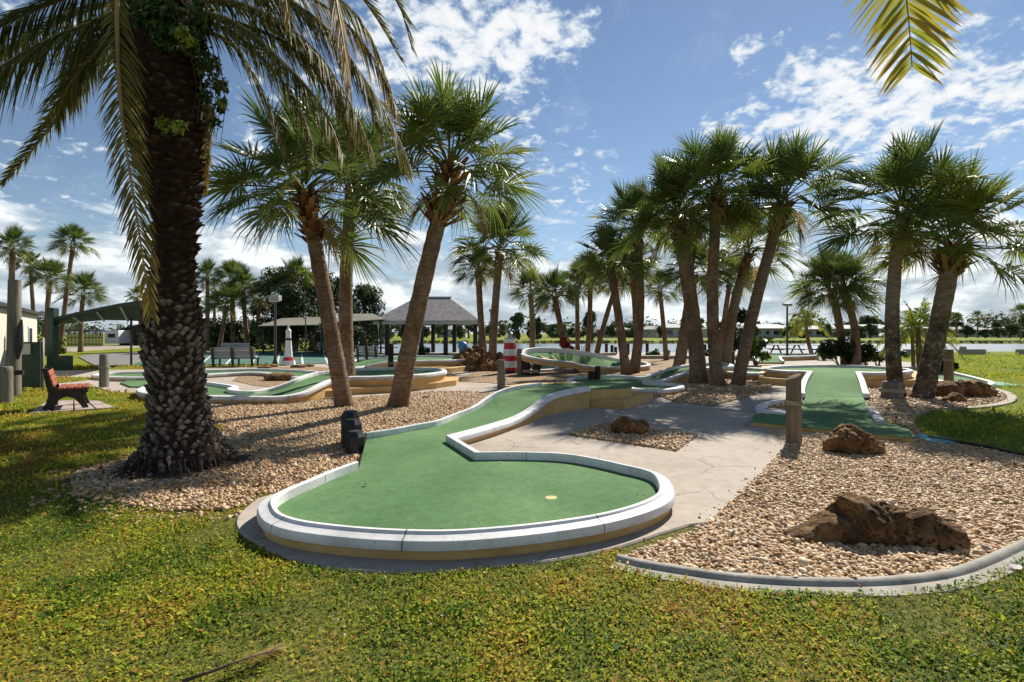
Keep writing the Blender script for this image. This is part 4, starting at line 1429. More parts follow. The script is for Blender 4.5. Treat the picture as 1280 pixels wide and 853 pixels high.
# far left grove: each its own palm
GL = 'tall palms behind the cream building and the courts'
for base, ctrl, top, cr, wp, rp, Y, var, lb in (
        ((12, 440), (13, 390), (16, 312), (16, 298), 9, 27, 34, 0, 'tall palm right behind the cream building roof'),
        ((44, 438), (42, 390), (38, 335), (40, 322), 6, 22, 42, 1, 'small palm between two taller ones behind the cream building'),
        ((57, 440), (58, 400), (62, 352), (60, 335), 8, 29, 36, 2, 'palm with a thick dark neck above the green canopy post'),
        ((74, 440), (80, 390), (91, 308), (90, 300), 7, 28, 40, 1, 'tallest pale slanting palm above the green canopy'),
        ((101, 436), (100, 400), (104, 370), (104, 358), 7, 29, 44, 2, 'short palm over the green canopy roof'),
        ((178, 430), (176, 400), (171, 372), (171, 365), 6, 14, 60, 0, 'little palm seen under the hanging date frond'),
        ((258, 440), (260, 390), (259, 348), (259, 336), 7, 24, 48, 0, 'palm peeping out beside the date palm trunk'),
        ((273, 442), (278, 410), (283, 385), (283, 372), 7, 32, 44, 2, 'low bright palm with leaning trunk behind the grey benches'),
        ((292, 440), (291, 390), (290, 352), (290, 340), 8, 28, 50, 1, 'dense palm behind the grey benches'),
        ((310, 440), (306, 400), (304, 362), (304, 350), 8, 30, 46, 0, 'dark headed palm above the far grey bench'),
        ((322, 440), (322, 400), (325, 375), (325, 362), 7, 24, 52, 1, 'palm at the edge of the dark leafy trees'),
        ((370, 440), (371, 390), (370, 352), (370, 345), 8, 30, 45, 2, 'tall palm rising out of the dark leafy trees'),
        ((456, 440), (456, 400), (456, 372), (456, 362), 6, 17, 55, 0, 'small palm above the tan shade roof'),
        ((268, 440), (268, 400), (268, 385), (268, 378), 5, 20, 58, 1, 'low palm far behind the courts')):
    sabal(base, ctrl, top, cr, wp, rp, lb, Y=Y, var=var, far=(Y > 52), boots=16, blen=.9, group=GL)


# ------------------------------------------------------------------ the date palm
def frond(ctrl, seed, leaf=.46, npair=121, droop=.35, fold=25, tint=.4, start=.12, width=.0105, side=None, open_=28, rr=.028):
    """pinnate frond along a 3-d curve; returns leaflet mesh data and rachis points"""
    rng = np.random.default_rng(seed)
    C = catmull([tuple(p) for p in ctrl], False, .05)
    C = np.array(C)
    seg = np.linalg.norm(np.diff(C, axis=0), axis=1)
    s = np.concatenate([[0], np.cumsum(seg)]) / seg.sum()
    t = np.linspace(start, 1.0, npair) + rng.normal(0, .003, npair)
    t = np.clip(t, 0, 1)
    p = np.stack([np.interp(t, s, C[:, k]) for k in range(3)], -1)
    e = 1e-2
    T = np.stack([np.interp(np.clip(t + e, 0, 1), s, C[:, k]) - np.interp(np.clip(t - e, 0, 1), s, C[:, k]) for k in range(3)], -1)
    T /= np.linalg.norm(T, axis=1)[:, None]
    # the frond's flat side keeps facing along its own arc
    chord = C[-1] - C[0]
    given = side
    side = np.cross(chord, [0, 0, 1.0])
    if np.linalg.norm(side) < .3 * np.linalg.norm(chord):
        side = np.array([1.0, .25, 0])
    if given is not None:
        side = np.array(given, float)
    side /= np.linalg.norm(side)
    S = side - T * (T @ side)[:, None]
    S /= np.linalg.norm(S, axis=1)[:, None]
    N = np.cross(S, T)
    Vs, Fs, Ts, b = [], [], [], 0
    prof = np.clip(np.minimum((t - start + .05) / .22, 1), 0, 1) * (1 - .62 * np.clip((t - .62) / .38, 0, 1) ** 1.5)
    ang = R(58) - R(open_) * t
    rings = np.array([0, .3, .68, 1.0])
    ww = np.array([.45, 1.0, .72, .06]) * width
    for sd in (1, -1):
        fo = R(fold) * rng.uniform(.3, 1.6, npair)
        a = ang * rng.uniform(.85, 1.15, npair)
        D = T * np.cos(a)[:, None] + (S * sd * np.cos(fo)[:, None] + N * np.sin(fo)[:, None]) * np.sin(a)[:, None]
        Ln = leaf * prof * rng.uniform(.8, 1.08, npair)
        Wd = np.cross(D, N)
        nw = np.linalg.norm(Wd, axis=1)[:, None]
        Wd = Wd / np.maximum(nw, 1e-4)
        tw = rng.normal(0, .5, npair)
        Wd = Wd * np.cos(tw)[:, None] + np.cross(D, Wd) * np.sin(tw)[:, None]
        dr = droop * rng.uniform(.3, 1.5, npair)
        rows = []
        for k in range(4):
            c = p + D * (Ln * rings[k])[:, None]
            c[:, 2] -= dr * Ln * rings[k] ** 2
            rows.append(np.stack([c - Wd * ww[k], c + Wd * ww[k]], 1))
        Vs.append(np.stack(rows, 1).reshape(-1, 3))
        idx = np.arange(npair)[:, None] * 8 + b
        for k in range(3):
            Fs.append(idx + np.array([2 * k, 2 * k + 1, 2 * k + 3, 2 * k + 2]))
        b += npair * 8
        st = np.clip(tint + .22 * (t - .5) + rng.normal(0, .09, npair), 0, 1)
        Ts.append(np.clip(np.repeat(st, 8) + np.tile([0, 0, 0, 0, .04, .04, .2, .2], npair), 0, 1))
    k = max(2, len(C) // 14)
    rp = [tuple(q) for q in C[::k]] + [tuple(C[-1])]
    return np.concatenate(Vs), np.concatenate(Fs), np.concatenate(Ts), rp


def add_frond(root, org, ctrl, seed, name='frond', mat='date', **kw):
    V, F, T, rp = frond(ctrl, seed, **kw)
    o = obj_np(name, V - np.array(org), F, MT[mat], root, tint=T)
    mb = MB(org)
    r0 = kw.get('rr', .028)
    n = len(rp)
    mb.tube(rp, [r0 * (1 - .85 * i / (n - 1)) for i in range(n)], 6)
    mb.build('rachis', MT['rachis'], o, True)
    return o


YD = 6.2
KD = YD / FOC
prof = [(590, 229, 66), (583, 228, 62), (572, 228, 57), (560, 227, 50), (540, 226, 42), (520, 225, 38), (480, 221, 34), (444, 217, 38), (420, 216, 39), (405, 215, 37), (377, 216, 31), (345, 217, 27.5), (319, 217, 25), (290, 219, 26.5), (274, 219, 28),
        (239, 215, 34), (200, 211, 41), (160, 208, 47), (120, 205, 50), (80, 201, 50), (30, 197, 49), (-30, 193, 46), (-80, 191, 38), (-110, 190, 22)]
dp = [(PD(cx, py, YD), r * KD) for py, cx, r in prof]
dorg = (dp[0][0][0], YD, 0.0)
DP = thing('date_palm', 'huge date palm with a scaly trunk, grey below and dark above', 'palm tree', dorg)
mb = MB(dorg)
pts = [Vector(p) for p, _ in dp]
rad = [r * .84 for _, r in dp]
pts[0].z = min(pts[0].z, -.03)
fine, frad = [], []
for i in range(len(pts) - 1):
    for j in range(4):
        fine.append(pts[i].lerp(pts[i + 1], j / 4))
        frad.append(rad[i] * (1 - j / 4) + rad[i + 1] * j / 4)
frad = [r * (1 + .20 * math.exp(-max(0, p.z) / .16)) for r, p in zip(frad, fine)]
mb.tube(fine, frad, 36, True, t=.05)
trunk = mb.build('trunk', MT['datebark'], DP, True)
# leaf-base scales in their spiral rows, standing off the trunk
zs = [p.z for p in fine]


def at_z(z):
    for i in range(len(fine) - 1):
        if fine[i].z <= z <= fine[i + 1].z:
            t = (z - fine[i].z) / max(1e-6, fine[i + 1].z - fine[i].z)
            return fine[i].lerp(fine[i + 1], t), frad[i] * (1 - t) + frad[i + 1] * t
    return fine[-1], frad[-1]


rng = random.Random(5)
mb = MB(dorg)
z, i = .03, 0
while z < 5.45:
    c, r = at_z(z)
    upper = smooth01(np.array([(z + rng.uniform(-.25, .25) - 1.25) / 1.6]))[()][0]
    per = int(round(2 * math.pi * r / (.098 + .07 * upper)))
    off = (i % 2) * .5
    hgt = .070 - .014 * upper
    for k in range(per):
        a = 2 * math.pi * (k + off + rng.uniform(-.24, .24)) / per
        out = Vector((math.cos(a), math.sin(a), 0))
        side = Vector((-math.sin(a), math.cos(a), 0))
        up = Vector((0, 0, 1))
        w = math.pi * r / per * rng.uniform(.62, 1.12)
        h = hgt * rng.uniform(.65, 1.3)
        lift = (.034 + .020 * upper) * rng.uniform(.3, 1.6)
        b = Vector((c.x, c.y, z + rng.uniform(-.035, .035))) + out * (r - .012)
        # a thick shingle: its lip stands off and points up and out, cut flat
        cen = b + out * lift + up * h * .15
        lip = [b + out * lift * 1.15 + up * h * .55 - side * w * .55, b + out * lift * 1.35 + up * h * .70, b + out * lift * 1.15 + up * h * .55 + side * w * .55]
        V = [b - side * w - up * h * .02, b - up * h * 1.0, b + side * w - up * h * .02] + lip + [cen, b + up * h * .85]
        F = [(0, 1, 6), (1, 2, 6), (2, 5, 6), (5, 4, 6), (4, 3, 6), (3, 0, 6), (3, 4, 7), (4, 5, 7), (5, 2, 7), (0, 3, 7)]
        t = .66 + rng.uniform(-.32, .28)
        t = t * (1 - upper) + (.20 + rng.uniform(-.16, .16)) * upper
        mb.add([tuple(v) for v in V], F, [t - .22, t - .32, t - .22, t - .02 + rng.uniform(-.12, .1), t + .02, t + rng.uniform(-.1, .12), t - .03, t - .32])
    z += hgt * .80
    i += 1
mb.build('leaf_boots', MT['datebark'], DP)
mm = MB(dorg)
rm = random.Random(8)
ring = 40
V = [(dorg[0], YD, .09)]
for q, z_ in ((.5, .09), (.66, .05), (.78, .022), (.86, -.01)):
    for j in range(ring):
        a = 2 * math.pi * j / ring
        w_ = 1 + .14 * noise.noise(Vector((math.cos(a) * 1.7, math.sin(a) * 1.7, 3.0))) + rm.uniform(-.03, .03)
        V.append((dorg[0] + math.cos(a) * q * .92 * w_, YD + math.sin(a) * q * .84 * w_, z_ + rm.uniform(-.008, .012)))
F = [(0, 1 + j, 1 + (j + 1) % ring) for j in range(ring)]
for k in range(3):
    for j in range(ring):
        F.append((1 + k * ring + j, 1 + (k + 1) * ring + j, 1 + (k + 1) * ring + (j + 1) % ring, 1 + k * ring + (j + 1) % ring))
mm.add(V, F)
tag(mm.build('soil_mound', MT['mulch'], None, True), 'dark crumbly soil heaped round the foot of the date palm', kind='structure')
bpy.data.objects['soil_mound'].location = dorg
# ragged fibres and roots at the foot
mb = MB(dorg)
for k in range(150):
    a = rng.uniform(-2.4, -.2)
    r = at_z(.05)[1] * rng.uniform(.98, 1.05)
    p0 = Vector((dorg[0] + math.cos(a) * r * .93, YD + math.sin(a) * r * .93, rng.uniform(.05, .2)))
    p1 = Vector((dorg[0] + math.cos(a + rng.uniform(-.1, .1)) * (r + rng.uniform(.0, .09)), YD + math.sin(a) * (r + rng.uniform(.0, .09)), 0))
    mb.tube([p0, p0.lerp(p1, .5) + Vector((0, 0, .02)), p1], [.012, .010, .006], 4, False, t=rng.uniform(.05, .5))
mb.build('root', MT['datebark'], DP)

D = lambda *a: [PD(*p) for p in a]
VIS = [
    (D((188, -30, 5.9), (152, -22, 5.45), (147, 60, 5.3), (153, 150, 5.25), (170, 265, 5.25), (189, 392, 5.3)), dict(leaf=.30, npair=150, droop=.5, fold=14, tint=.62, start=.14, width=.0085, side=(1.0, .5, 0))),
    (D((185, -5, 6.0), (130, 22, 5.7), (60, 50, 5.4), (0, 84, 5.2), (-45, 118, 5.1)), dict(leaf=.5, npair=128, droop=.75, fold=-12, tint=.42)),
    (D((185, -40, 6.0), (110, -12, 5.8), (40, 14, 5.6), (-45, 58, 5.5)), dict(leaf=.5, npair=128, droop=.6, fold=-5, tint=.3)),
    (D((190, 20, 6.2), (140, 50, 6.3), (92, 112, 6.45), (50, 176, 6.55), (4, 230, 6.6)), dict(leaf=.30, npair=135, droop=.25, fold=62, tint=.45)),
    (D((190, 30, 6.3), (140, 46, 6.1), (105, 80, 6.05), (80, 118, 6.1), (70, 150, 6.15)), dict(leaf=.42, npair=70, droop=.6, fold=10, tint=.36)),
    (D((205, -40, 6.1), (320, -18, 6.2), (400, 28, 6.3), (455, 98, 6.4), (492, 160, 6.5), (512, 205, 6.5)), dict(leaf=.46, npair=155, droop=.85, fold=-8, tint=.48)),
    (D((205, -10, 6.0), (310, 8, 5.9), (385, 54, 5.85), (430, 115, 5.85), (462, 180, 5.85)), dict(leaf=.42, npair=141, droop=.9, fold=-8, tint=.5)),
    (D((210, 10, 5.9), (290, 26, 5.7), (350, 74, 5.6), (400, 130, 5.55), (428, 192, 5.5)), dict(leaf=.42, npair=141, droop=.7, fold=-4, tint=.48)),
    (D((212, 30, 6.2), (283, 50, 6.5), (320, 100, 6.6), (345, 150, 6.6), (357, 198, 6.6)), dict(leaf=.40, npair=128, droop=.7, fold=5, tint=.42)),
    (D((210, -60, 6.1), (330, -60, 6.0), (430, -25, 5.9), (472, 25, 5.9), (499, 72, 5.9)), dict(leaf=.34, npair=141, droop=.35, fold=40, tint=.38)),
    (D((210, -70, 6.2), (360, -90, 6.1), (460, -45, 6.0), (500, 10, 6.0), (515, 62, 6.0)), dict(leaf=.34, npair=141, droop=.35, fold=35, tint=.26)),
    (D((215, -50, 6.0), (330, -70, 5.8), (405, -40, 5.75), (425, 30, 5.75), (437, 112, 5.75)), dict(leaf=.34, npair=128, droop=1.2, fold=0, tint=.9)),
    (D((212, 0, 6.5), (300, 10, 7.0), (360, 45, 7.3), (410, 95, 7.4), (445, 165, 7.4)), dict(leaf=.42, npair=128, droop=.8, fold=0, tint=.4)),
    (D((215, -30, 6.4), (330, -25, 6.7), (420, 18, 6.9), (470, 78, 7.0), (500, 150, 7.0)), dict(leaf=.42, npair=141, droop=.9, fold=-8, tint=.68)),
    (D((240, 90, 6.25), (262, 130, 6.3), (258, 178, 6.3), (257, 240, 6.3)), dict(leaf=.10, npair=60, droop=.8, fold=30, tint=.75, rr=.012)),
    (D((200, -20, 6.0), (310, -60, 5.7), (350, -45, 5.6), (357, 0, 5.6), (360, 24, 5.6)), dict(leaf=.22, npair=60, droop=1.4, fold=0, tint=.82)),
    (D((210, 12, 6.1), (300, 30, 6.1), (370, 62, 6.15), (415, 110, 6.2), (440, 175, 6.2)), dict(leaf=.40, npair=130, droop=.8, fold=-4, tint=.5)),
    (D((208, -20, 6.2), (330, -8, 6.4), (410, 40, 6.5), (452, 95, 6.6), (478, 165, 6.6)), dict(leaf=.42, npair=130, droop=.85, fold=-6, tint=.5)),
    (D((212, 25, 6.0), (280, 35, 6.1), (335, 80, 6.2), (372, 130, 6.2), (392, 185, 6.2)), dict(leaf=.38, npair=120, droop=.75, fold=0, tint=.45)),
    (D((205, -45, 6.3), (330, -40, 6.6), (425, 0, 6.8), (465, 50, 6.9), (488, 110, 6.9)), dict(leaf=.40, npair=130, droop=.8, fold=-4, tint=.5)),
    (D((190, 0, 6.2), (140, 5, 6.4), (80, 25, 6.5), (20, 62, 6.6), (-40, 110, 6.6)), dict(leaf=.46, npair=120, droop=.6, fold=-6, tint=.36)),
    (D((190, 10, 6.1), (150, 30, 6.2), (118, 55, 6.25), (98, 90, 6.3), (84, 130, 6.3)), dict(leaf=.36, npair=100, droop=.6, fold=4, tint=.4)),
]
for k, (c, kw) in enumerate(VIS):
    add_frond(DP, dorg, c, 100 + k, **kw)
# the upper head, above the picture's edge, which shades the lawn
hx, hz = PD(193, -60, YD)[0], PD(193, -60, YD)[2]
for k in range(26):
    a = k * 2.39996 + .3
    inc = R(82 - 62 * (k / 25))
    Lf = 3.3
    h = Vector((math.cos(a), math.sin(a), 0))
    b0 = Vector((hx, YD, hz + .25)) + h * .25
    c = [b0 + (h * math.cos(inc) + Vector((0, 0, math.sin(inc)))) * Lf * s + Vector((0, 0, -1.5 * s * s * math.cos(inc))) for s in (0, .3, .6, .85, 1)]
    add_frond(DP, dorg, [tuple(p) for p in c], 300 + k, leaf=.46, npair=70, droop=.4, fold=15, tint=.35)

# climber round the head of its trunk
rngn = np.random.default_rng(9)


def leaf_cloud(name, spots, n, size, m, parent, org, seed=0, tint=.5, flat=.5, hang=0.0):
    """many small leaf faces round the given (x,y,z,r) spots"""
    rng = np.random.default_rng(seed)
    sp = np.array(spots, float)
    w = sp[:, 3] ** 2
    k = rng.choice(len(sp), n, p=w / w.sum())
    d = rng.normal(0, 1, (n, 3))
    d /= np.linalg.norm(d, axis=1)[:, None]
    rr = rng.random(n) ** .45
    c = sp[k, :3] + d * (sp[k, 3] * rr)[:, None] * np.array([1, 1, .8])
    nrm = d * .8 + rng.normal(0, .6, (n, 3)) + np.array([0, 0, flat])
    nrm /= np.linalg.norm(nrm, axis=1)[:, None]
    u = np.cross(nrm, rng.normal(0, 1, (n, 3)))
    u /= np.linalg.norm(u, axis=1)[:, None]
    u[:, 2] -= hang
    v = np.cross(nrm, u)
    s = size * rng.lognormal(0, .3, n)
    q = np.stack([c - u * s[:, None], c - v * (s * .42)[:, None] + nrm * (s * .1)[:, None], c + u * s[:, None], c + v * (s * .42)[:, None] + nrm * (s * .1)[:, None]], 1)
    F = np.arange(n * 4).reshape(n, 4)
    t = np.clip(tint + rng.normal(0, .16, n) + .25 * (vnoise(c[:, 0] + c[:, 2], c[:, 1] - c[:, 2] * .7, 1.6, seed) - .5), 0, 1)
    return obj_np(name, q.reshape(-1, 3) - np.array(org), F, m, parent, tint=np.repeat(t, 4))


CL = thing('climbing_plant', 'green climber wrapped round the head of the date palm trunk', 'climber', PD(205, 100, YD - .4))
co = PD(205, 100, YD - .4)
sp = [(*PD(215 + 34 * math.cos(q), 30 + 22 * math.sin(q * 1.7), YD - .42), .16) for q in np.linspace(0, 6, 9)]
sp += [(*PD(245, 60, YD - .35), .17), (*PD(262, 82, YD - .2), .16), (*PD(272, 105, YD - .1), .13), (*PD(276, 135, YD), .09), (*PD(268, 155, YD), .08), (*PD(258, 120, YD - .1), .11), (*PD(180, 20, YD - .45), .16), (*PD(205, 12, YD - .46), .16)]
leaf_cloud('foliage', sp, 2600, .034, MT['fern'], CL, co, 3, .34, hang=.4)
leaf_cloud('foliage', [(*PD(228, 42, YD - .56), .10), (*PD(238, 50, YD - .52), .07), (*PD(205, 155, YD - .5), .09), (*PD(225, 158, YD - .5), .08), (*PD(278, 128, YD - .1), .06)], 300, .034, MT['fern'], CL, co, 4, .93, hang=.5)
mb = MB(co)
for k in range(7):
    x = 236 + k * 6
    mb.tube([PD(x - 20, 20, YD - .5), PD(x, 60, YD - .35), PD(x + 10, 105 + k * 4, YD - .15), PD(x + 4, 150 + k * 5, YD - .1)], [.008, .007, .005, .003], 4)
mb.build('stem', MT['wood'], CL)

# ------------------------------------------------------------------ palm beside the viewer, one frond hanging into view
o2 = (4.4, 2.3, 0.0)
D2 = thing('date_palm', 'yellowing palm frond with brown tips hanging in from above the picture edge', 'palm tree', o2)
mb = MB(o2)
pp = bez((4.4, 2.3, -.05), (4.5, 2.3, 2.5), (4.35, 2.35, 4.7), 30)
mb.tube(pp, [.22 * (1 + .05 * math.sin(i * 2.1)) for i in range(30)], 14)
mb.build('trunk', MT['datebark'], D2, True)
YF = 3.0
add_frond(D2, o2, [(4.3, 2.35, 4.6), (3.6, 2.6, 5.0), (2.75, 2.95, 4.6), PD(1128, -60, YF), PD(1133, -10, YF), PD(1137, 40, YF), PD(1140, 82, YF)], 71, mat='youngdate', leaf=.56, npair=130, droop=.14, fold=3, tint=.74, width=.0125, open_=12, start=.2, rr=.014, side=(1.0, -.25, 0))
for k in range(13):
    a = R(-140 + k * 24)
    inc = R(62 - (k % 4) * 12)
    h = Vector((math.cos(a), math.sin(a), 0))
    if h.x < -.2 and h.y > -.2:
        inc = R(78)
    b0 = Vector((4.35, 2.35, 4.6))
    c = [b0 + (h * math.cos(inc) + Vector((0, 0, math.sin(inc)))) * 2.1 * s + Vector((0, 0, -.8 * s * s * math.cos(inc))) for s in (0, .3, .6, .85, 1)]
    add_frond(D2, o2, [tuple(p) for p in c], 500 + k, leaf=.4, npair=50, droop=.3, fold=15, tint=.55, rr=.016)
# ================================================================== rocks
def rock(name, label, loc, lobes, seed, m='rock', level=5, rough=.16, rz=0.0, group=None, freq=3.0, cat='rock'):
    """lobes: (x,y,z,rx,ry,rz) ellipsoids; a single eroded shell round them"""
    V, F = ico(level)
    base = np.array([l[:3] for l in lobes]).mean(0)
    out = []
    for d in V:
        best = 0.05
        for l in lobes:
            c = (base - np.array(l[:3])) / np.array(l[3:])
            e = d / np.array(l[3:])
            A, B, C = e @ e, 2 * c @ e, c @ c - 1
            q = B * B - 4 * A * C
            if q > 0:
                best = max(best, (-B + math.sqrt(q)) / (2 * A))
        out.append(base + d * best)
    out = np.array(out)
    size = max(l[3] for l in lobes)
    W = []
    for p, d in zip(out, V):
        q = Vector(p) * (freq / 1.0) + Vector((seed * 3.7, seed * 1.3, 0))
        n1 = noise.fractal(q, 1.0, 2.0, 6)
        n2 = noise.ridged_multi_fractal(q * 1.9, 1.0, 2.1, 5, 1.0, 2.0) - 1.1
        cell = noise.voronoi(q * 2.3)[0]
        n3 = noise.ridged_multi_fractal(q * 5.5, .9, 2.2, 4, 1.0, 2.0) - 1.0
        k = rough * (-n3 * .06 + n1 * .75 - n2 * .22 - max(0, .24 - cell[0]) * 1.1) * min(.5, size) * 1.2
        W.append(p + d * k)
    W = np.array(W)
    W[:, 2] = np.maximum(W[:, 2], -.03)
    o = obj_np(name, W, F, MT[m], None, smooth=True)
    o.location = loc
    o.rotation_euler = (0, 0, rz)
    return tag(o, label, cat, group)


# the big one: long low tail, hump, saddle, second lump
x, y, _ = P(1095, 676)
rock('boulder', 'big pitted brown rock lying in the tan gravel', (x, y, .0), [(-.46, .05, .0, .2, .15, .09), (-.24, .06, .06, .27, .21, .15), (-.04, .05, .10, .27, .22, .20), (.14, .02, .08, .22, .21, .17), (.32, -.03, .08, .18, .19, .17), (.46, -.08, .03, .15, .17, .14), (.56, -.1, .0, .1, .09, .05)], 3, level=6, rough=.29, freq=5.0)
x, y, _ = P(1066, 567)
rock('boulder', 'small brown rock in front of the T-shaped tee', (x, y, 0), [(-.07, 0, .12, .24, .2, .22), (.12, -.02, .08, .24, .18, .17), (.0, 0, .08, .33, .2, .14)], 9, level=5, rough=.34, freq=5)
x, y, _ = P(786, 544)
rock('boulder', 'dark rock sitting in the gravel diamond of the walk', (x, y, ZC), [(-.06, 0, .1, .24, .2, .16), (.12, 0, .08, .22, .18, .15)], 14, level=5, rough=.3, freq=5)
x, y, _ = P(1203, 496)
rock('boulder', 'long flat brown rock beside the leaning mossy palm', (x, y, 0), [(-.35, 0, .16, .4, .32, .24), (.1, 0, .17, .5, .32, .24), (.45, 0, .12, .3, .28, .19)], 21, level=5, rough=.26, freq=3)
x, y, _ = P(1195, 503)
rock('boulder', 'small dark rock in front of the long flat rock', (x, y, 0), [(0, 0, .08, .2, .15, .14), (-.1, 0, .05, .2, .14, .1)], 25, level=4, rough=.3, freq=5)
for k, (px, py, w, h, lb) in enumerate(((350, 476.5, .62, .26, 'pale jutting slab of rock in the gravel below the white lighthouse'), (296, 470.5, .5, .16, 'flat grey rock on the gravel between the date palm and lighthouse'),
                                        (338, 459.5, .45, .13, 'small flat stone at the foot of the lamp post'), (372, 460.5, .4, .14, 'small stone beside the white lighthouse base'), (330, 461.5, .35, .12, 'low stone on the lamp post side of the lighthouse'),
                                        (384, 459, .4, .13, 'low stone farthest to the palm side of the white lighthouse'))):
    x, y, _ = P(px, py)
    rock('boulder', lb, (x, y, .03), [(-.3 * w, 0, h * .4, .6 * w, .5 * w, .55 * h), (.4 * w, 0, h * .4, .55 * w, .4 * w, .55 * h)], 40 + k, 'palerock', 4, .2, freq=4)

# rock heap with the blue ball
heap = [(563, 460, .3, .22), (572, 462, .3, .25), (583, 447, .36, .4), (605, 449, .34, .36), (594, 436, .3, .3), (615, 464, .3, .2), (625, 447, .3, .4), (574, 452, .55, .5), (590, 455, .7, .62), (608, 458, .6, .55), (582, 441, .55, .48), (598, 443, .6, .5), (567, 456, .4, .3), (620, 458, .5, .42), (632, 460, .42, .4), (590, 462, .45, .3), (602, 464, .42, .28), (612, 449, .5, .5)]
for k, (px, py, w, h) in enumerate(heap):
    w, h = w * .74, h * .80
    yy = 21.5 + (462 - py) * .06
    x, _, z = PD(px, py, yy)
    rock('boulder', 'brown lumpy boulder in the rock heap under the blue ball', (x, yy, max(0, z - h * .55)), [(0, 0, h * .5, w * .78, w * .7, h * .8), (.3 * w, .1, h * .4, w * .5, w * .6, h * .6)], 60 + k, 'heaprock', 4, .5, group='boulders of the rock heap', freq=3.4)
x, yy, z = PD(578.5, 433, 22.4)
b = MB((x, yy, z))
b.lathe([(.02, -.26)] + [(.22 * math.cos(a), .22 * math.sin(a)) for a in np.linspace(-1.45, 1.5, 12)], (x, yy, z), 18)
tag(b.build('blue_ball', MT['blue'], None, True), 'blue ball resting on top of the brown rock heap', 'ball')
bpy.data.objects['blue_ball'].location = (x, yy, z)


# ================================================================== posts
def rope_loops(o, org, c, r, n=3, th=.014):
    for k in range(n):
        b = MB(org)
        pts = [(c[0] + (r + th * .7) * math.cos(a), c[1] + (r + th * .7) * math.sin(a), c[2] + k * th * 1.9 + .006 * math.sin(a * 2 + k)) for a in np.linspace(0, 2 * math.pi, 25)]
        b.tube(pts, th, 6, False)
        b.build('rope', MT['rope'], o, True)


def post(px, base, top, wpx, label, m='post', rope=None, slant=.0, lean=0.0, group='wooden posts on the course', cat='post', Y=None):
    if Y is None:
        x, y, _ = P(px, base)
    else:
        y = Y
        x = (px - 640) / FOC * y
    h = (base - top) / FOC * y
    r = wpx / 2 / FOC * y
    o = thing('wooden_post', label, cat, (x, y, 0), 0, group)
    b = MB()
    n = 14
    rs = [(1.04, 0), (1.0, h * .3), (.98, h * .6), (.96, h - .015)]
    V, F = [], []
    for k, (q, z) in enumerate(rs + [(.88, h)]):
        for j in range(n):
            a = 2 * math.pi * j / n
            w = 1 + .05 * noise.noise(Vector((math.cos(a) * 2, math.sin(a) * 2, px * .1)))
            zz = z + (slant * math.cos(a) * r if k >= 3 else 0)
            V.append((q * w * r * math.cos(a) + lean * z, q * w * r * math.sin(a), zz))
    for k in range(4):
        for j in range(n):
            F.append((k * n + j, k * n + (j + 1) % n, (k + 1) * n + (j + 1) % n, (k + 1) * n + j))
    F.append(tuple(range(4 * n, 5 * n)))
    b.add(V, F)
    b.build('shaft', MT[m], o, True, 50)
    if rope is not None:
        zr = (base - rope) / FOC * y
        rope_loops(o, (0, 0, 0), (lean * zr, 0, zr), r, 3 if r < .16 else 2, max(.012, r * .11))
    return o


post(992, 556, 471, 18, 'short roped post with a slanted top standing by the T-shaped tee', rope=505, slant=.45)
post(626.5, 488, 450, 10, 'roped post in the gravel in front of the striped lighthouse', 'greypost', rope=475)
post(649.5, 470, 436, 7, 'roped post just behind the striped lighthouse', 'greypost', rope=447)
post(130, 485, 443, 10, 'roped post on the lawn behind the red bench', 'greypost', rope=460)
post(1186, 488, 437, 10, 'roped post behind the long flat rock', rope=451)
post(1115, 499, 477, 24, 'wide roped stump at the foot of the spotted mossy palm', 'greypost', rope=489, lean=.05)
post(488.5, 476, 430, 7, 'thin dark post between the two round greens', 'darkpost', rope=455)
post(430, 497, 470, 12, 'dark squat post hidden behind the leaning palm trunk', 'darkpost')
post(739.5, 479, 464.5, 9, 'lower of two dark stumps on the rim of the shaded kidney green', 'darkpost')
post(747, 478.5, 458, 7.5, 'taller of two dark stumps on the rim of the shaded kidney green', 'darkpost')
GS = 'short posts along the lake shore'
for px, base, top, Y, lb in ((758, 445, 431, 38, 'shore post nearest the leaning thin palm'), (765, 446, 434, 38.5, 'second shore post, lower than its neighbour'), (769.5, 446.5, 437, 39, 'lowest shore post of the row of three'),
                             (785, 445.5, 431, 38, 'shore post half hidden by the crossing palms'), (809, 446.5, 432, 38, 'lone shore post beside the thin curving palm'), (881, 446, 432, 37, 'shore post seen between the clump trunks'), (851, 446, 436, 37, 'low shore post behind the thick clump trunk')):
    post(px, base, top, 4, lb, 'darkpost', group=GS, Y=Y)

# rail posts at the left edge, tall log
def rail_fence():
    x, y, _ = P(8, 504)
    o = thing('rope_rail_post', 'pale rail post with a sloping rope at the picture edge', 'post', (x, y, 0))
    b = MB()
    b.lathe([(.125, 0), (.12, .7), (.115, .82), (.09, .84)], n=12)
    b.build('shaft', MT['greypost'], o, True, 50)
    b = MB()
    b.tube([(0, 0, .62), (-.35, -.1, .30), (-.8, -.25, .06)], .03, 7)
    b.build('rope', MT['rope'], o, True)


rail_fence()
x = (17 - 640) / FOC * 13.0
o = thing('log_pole', 'tall weathered log pole in front of the cream building', 'pole', (x, 13.0, 0))
b = MB()
h = EYE + (417 - 350) / FOC * 13.0
b.tube([(0, 0, 0), (.01, 0, h * .5), (.03, 0, h)], [.15, .14, .13], 14)
b.build('shaft', MT['greypost'], o, True, 50)
b = MB()
b.tube([(.2, -.1, .95), (.23, -.1, 1.3), (.26, -.1, 1.75), (.3, -.1, 1.95)], [.03, .09, .06, .02], 8)
b.build('folded_umbrella', MT['black'], o)
b = MB()
b.box((.16, -.17, .62), (.5, .05, .12))
b.build('cleat', MT['darkpost'], o)

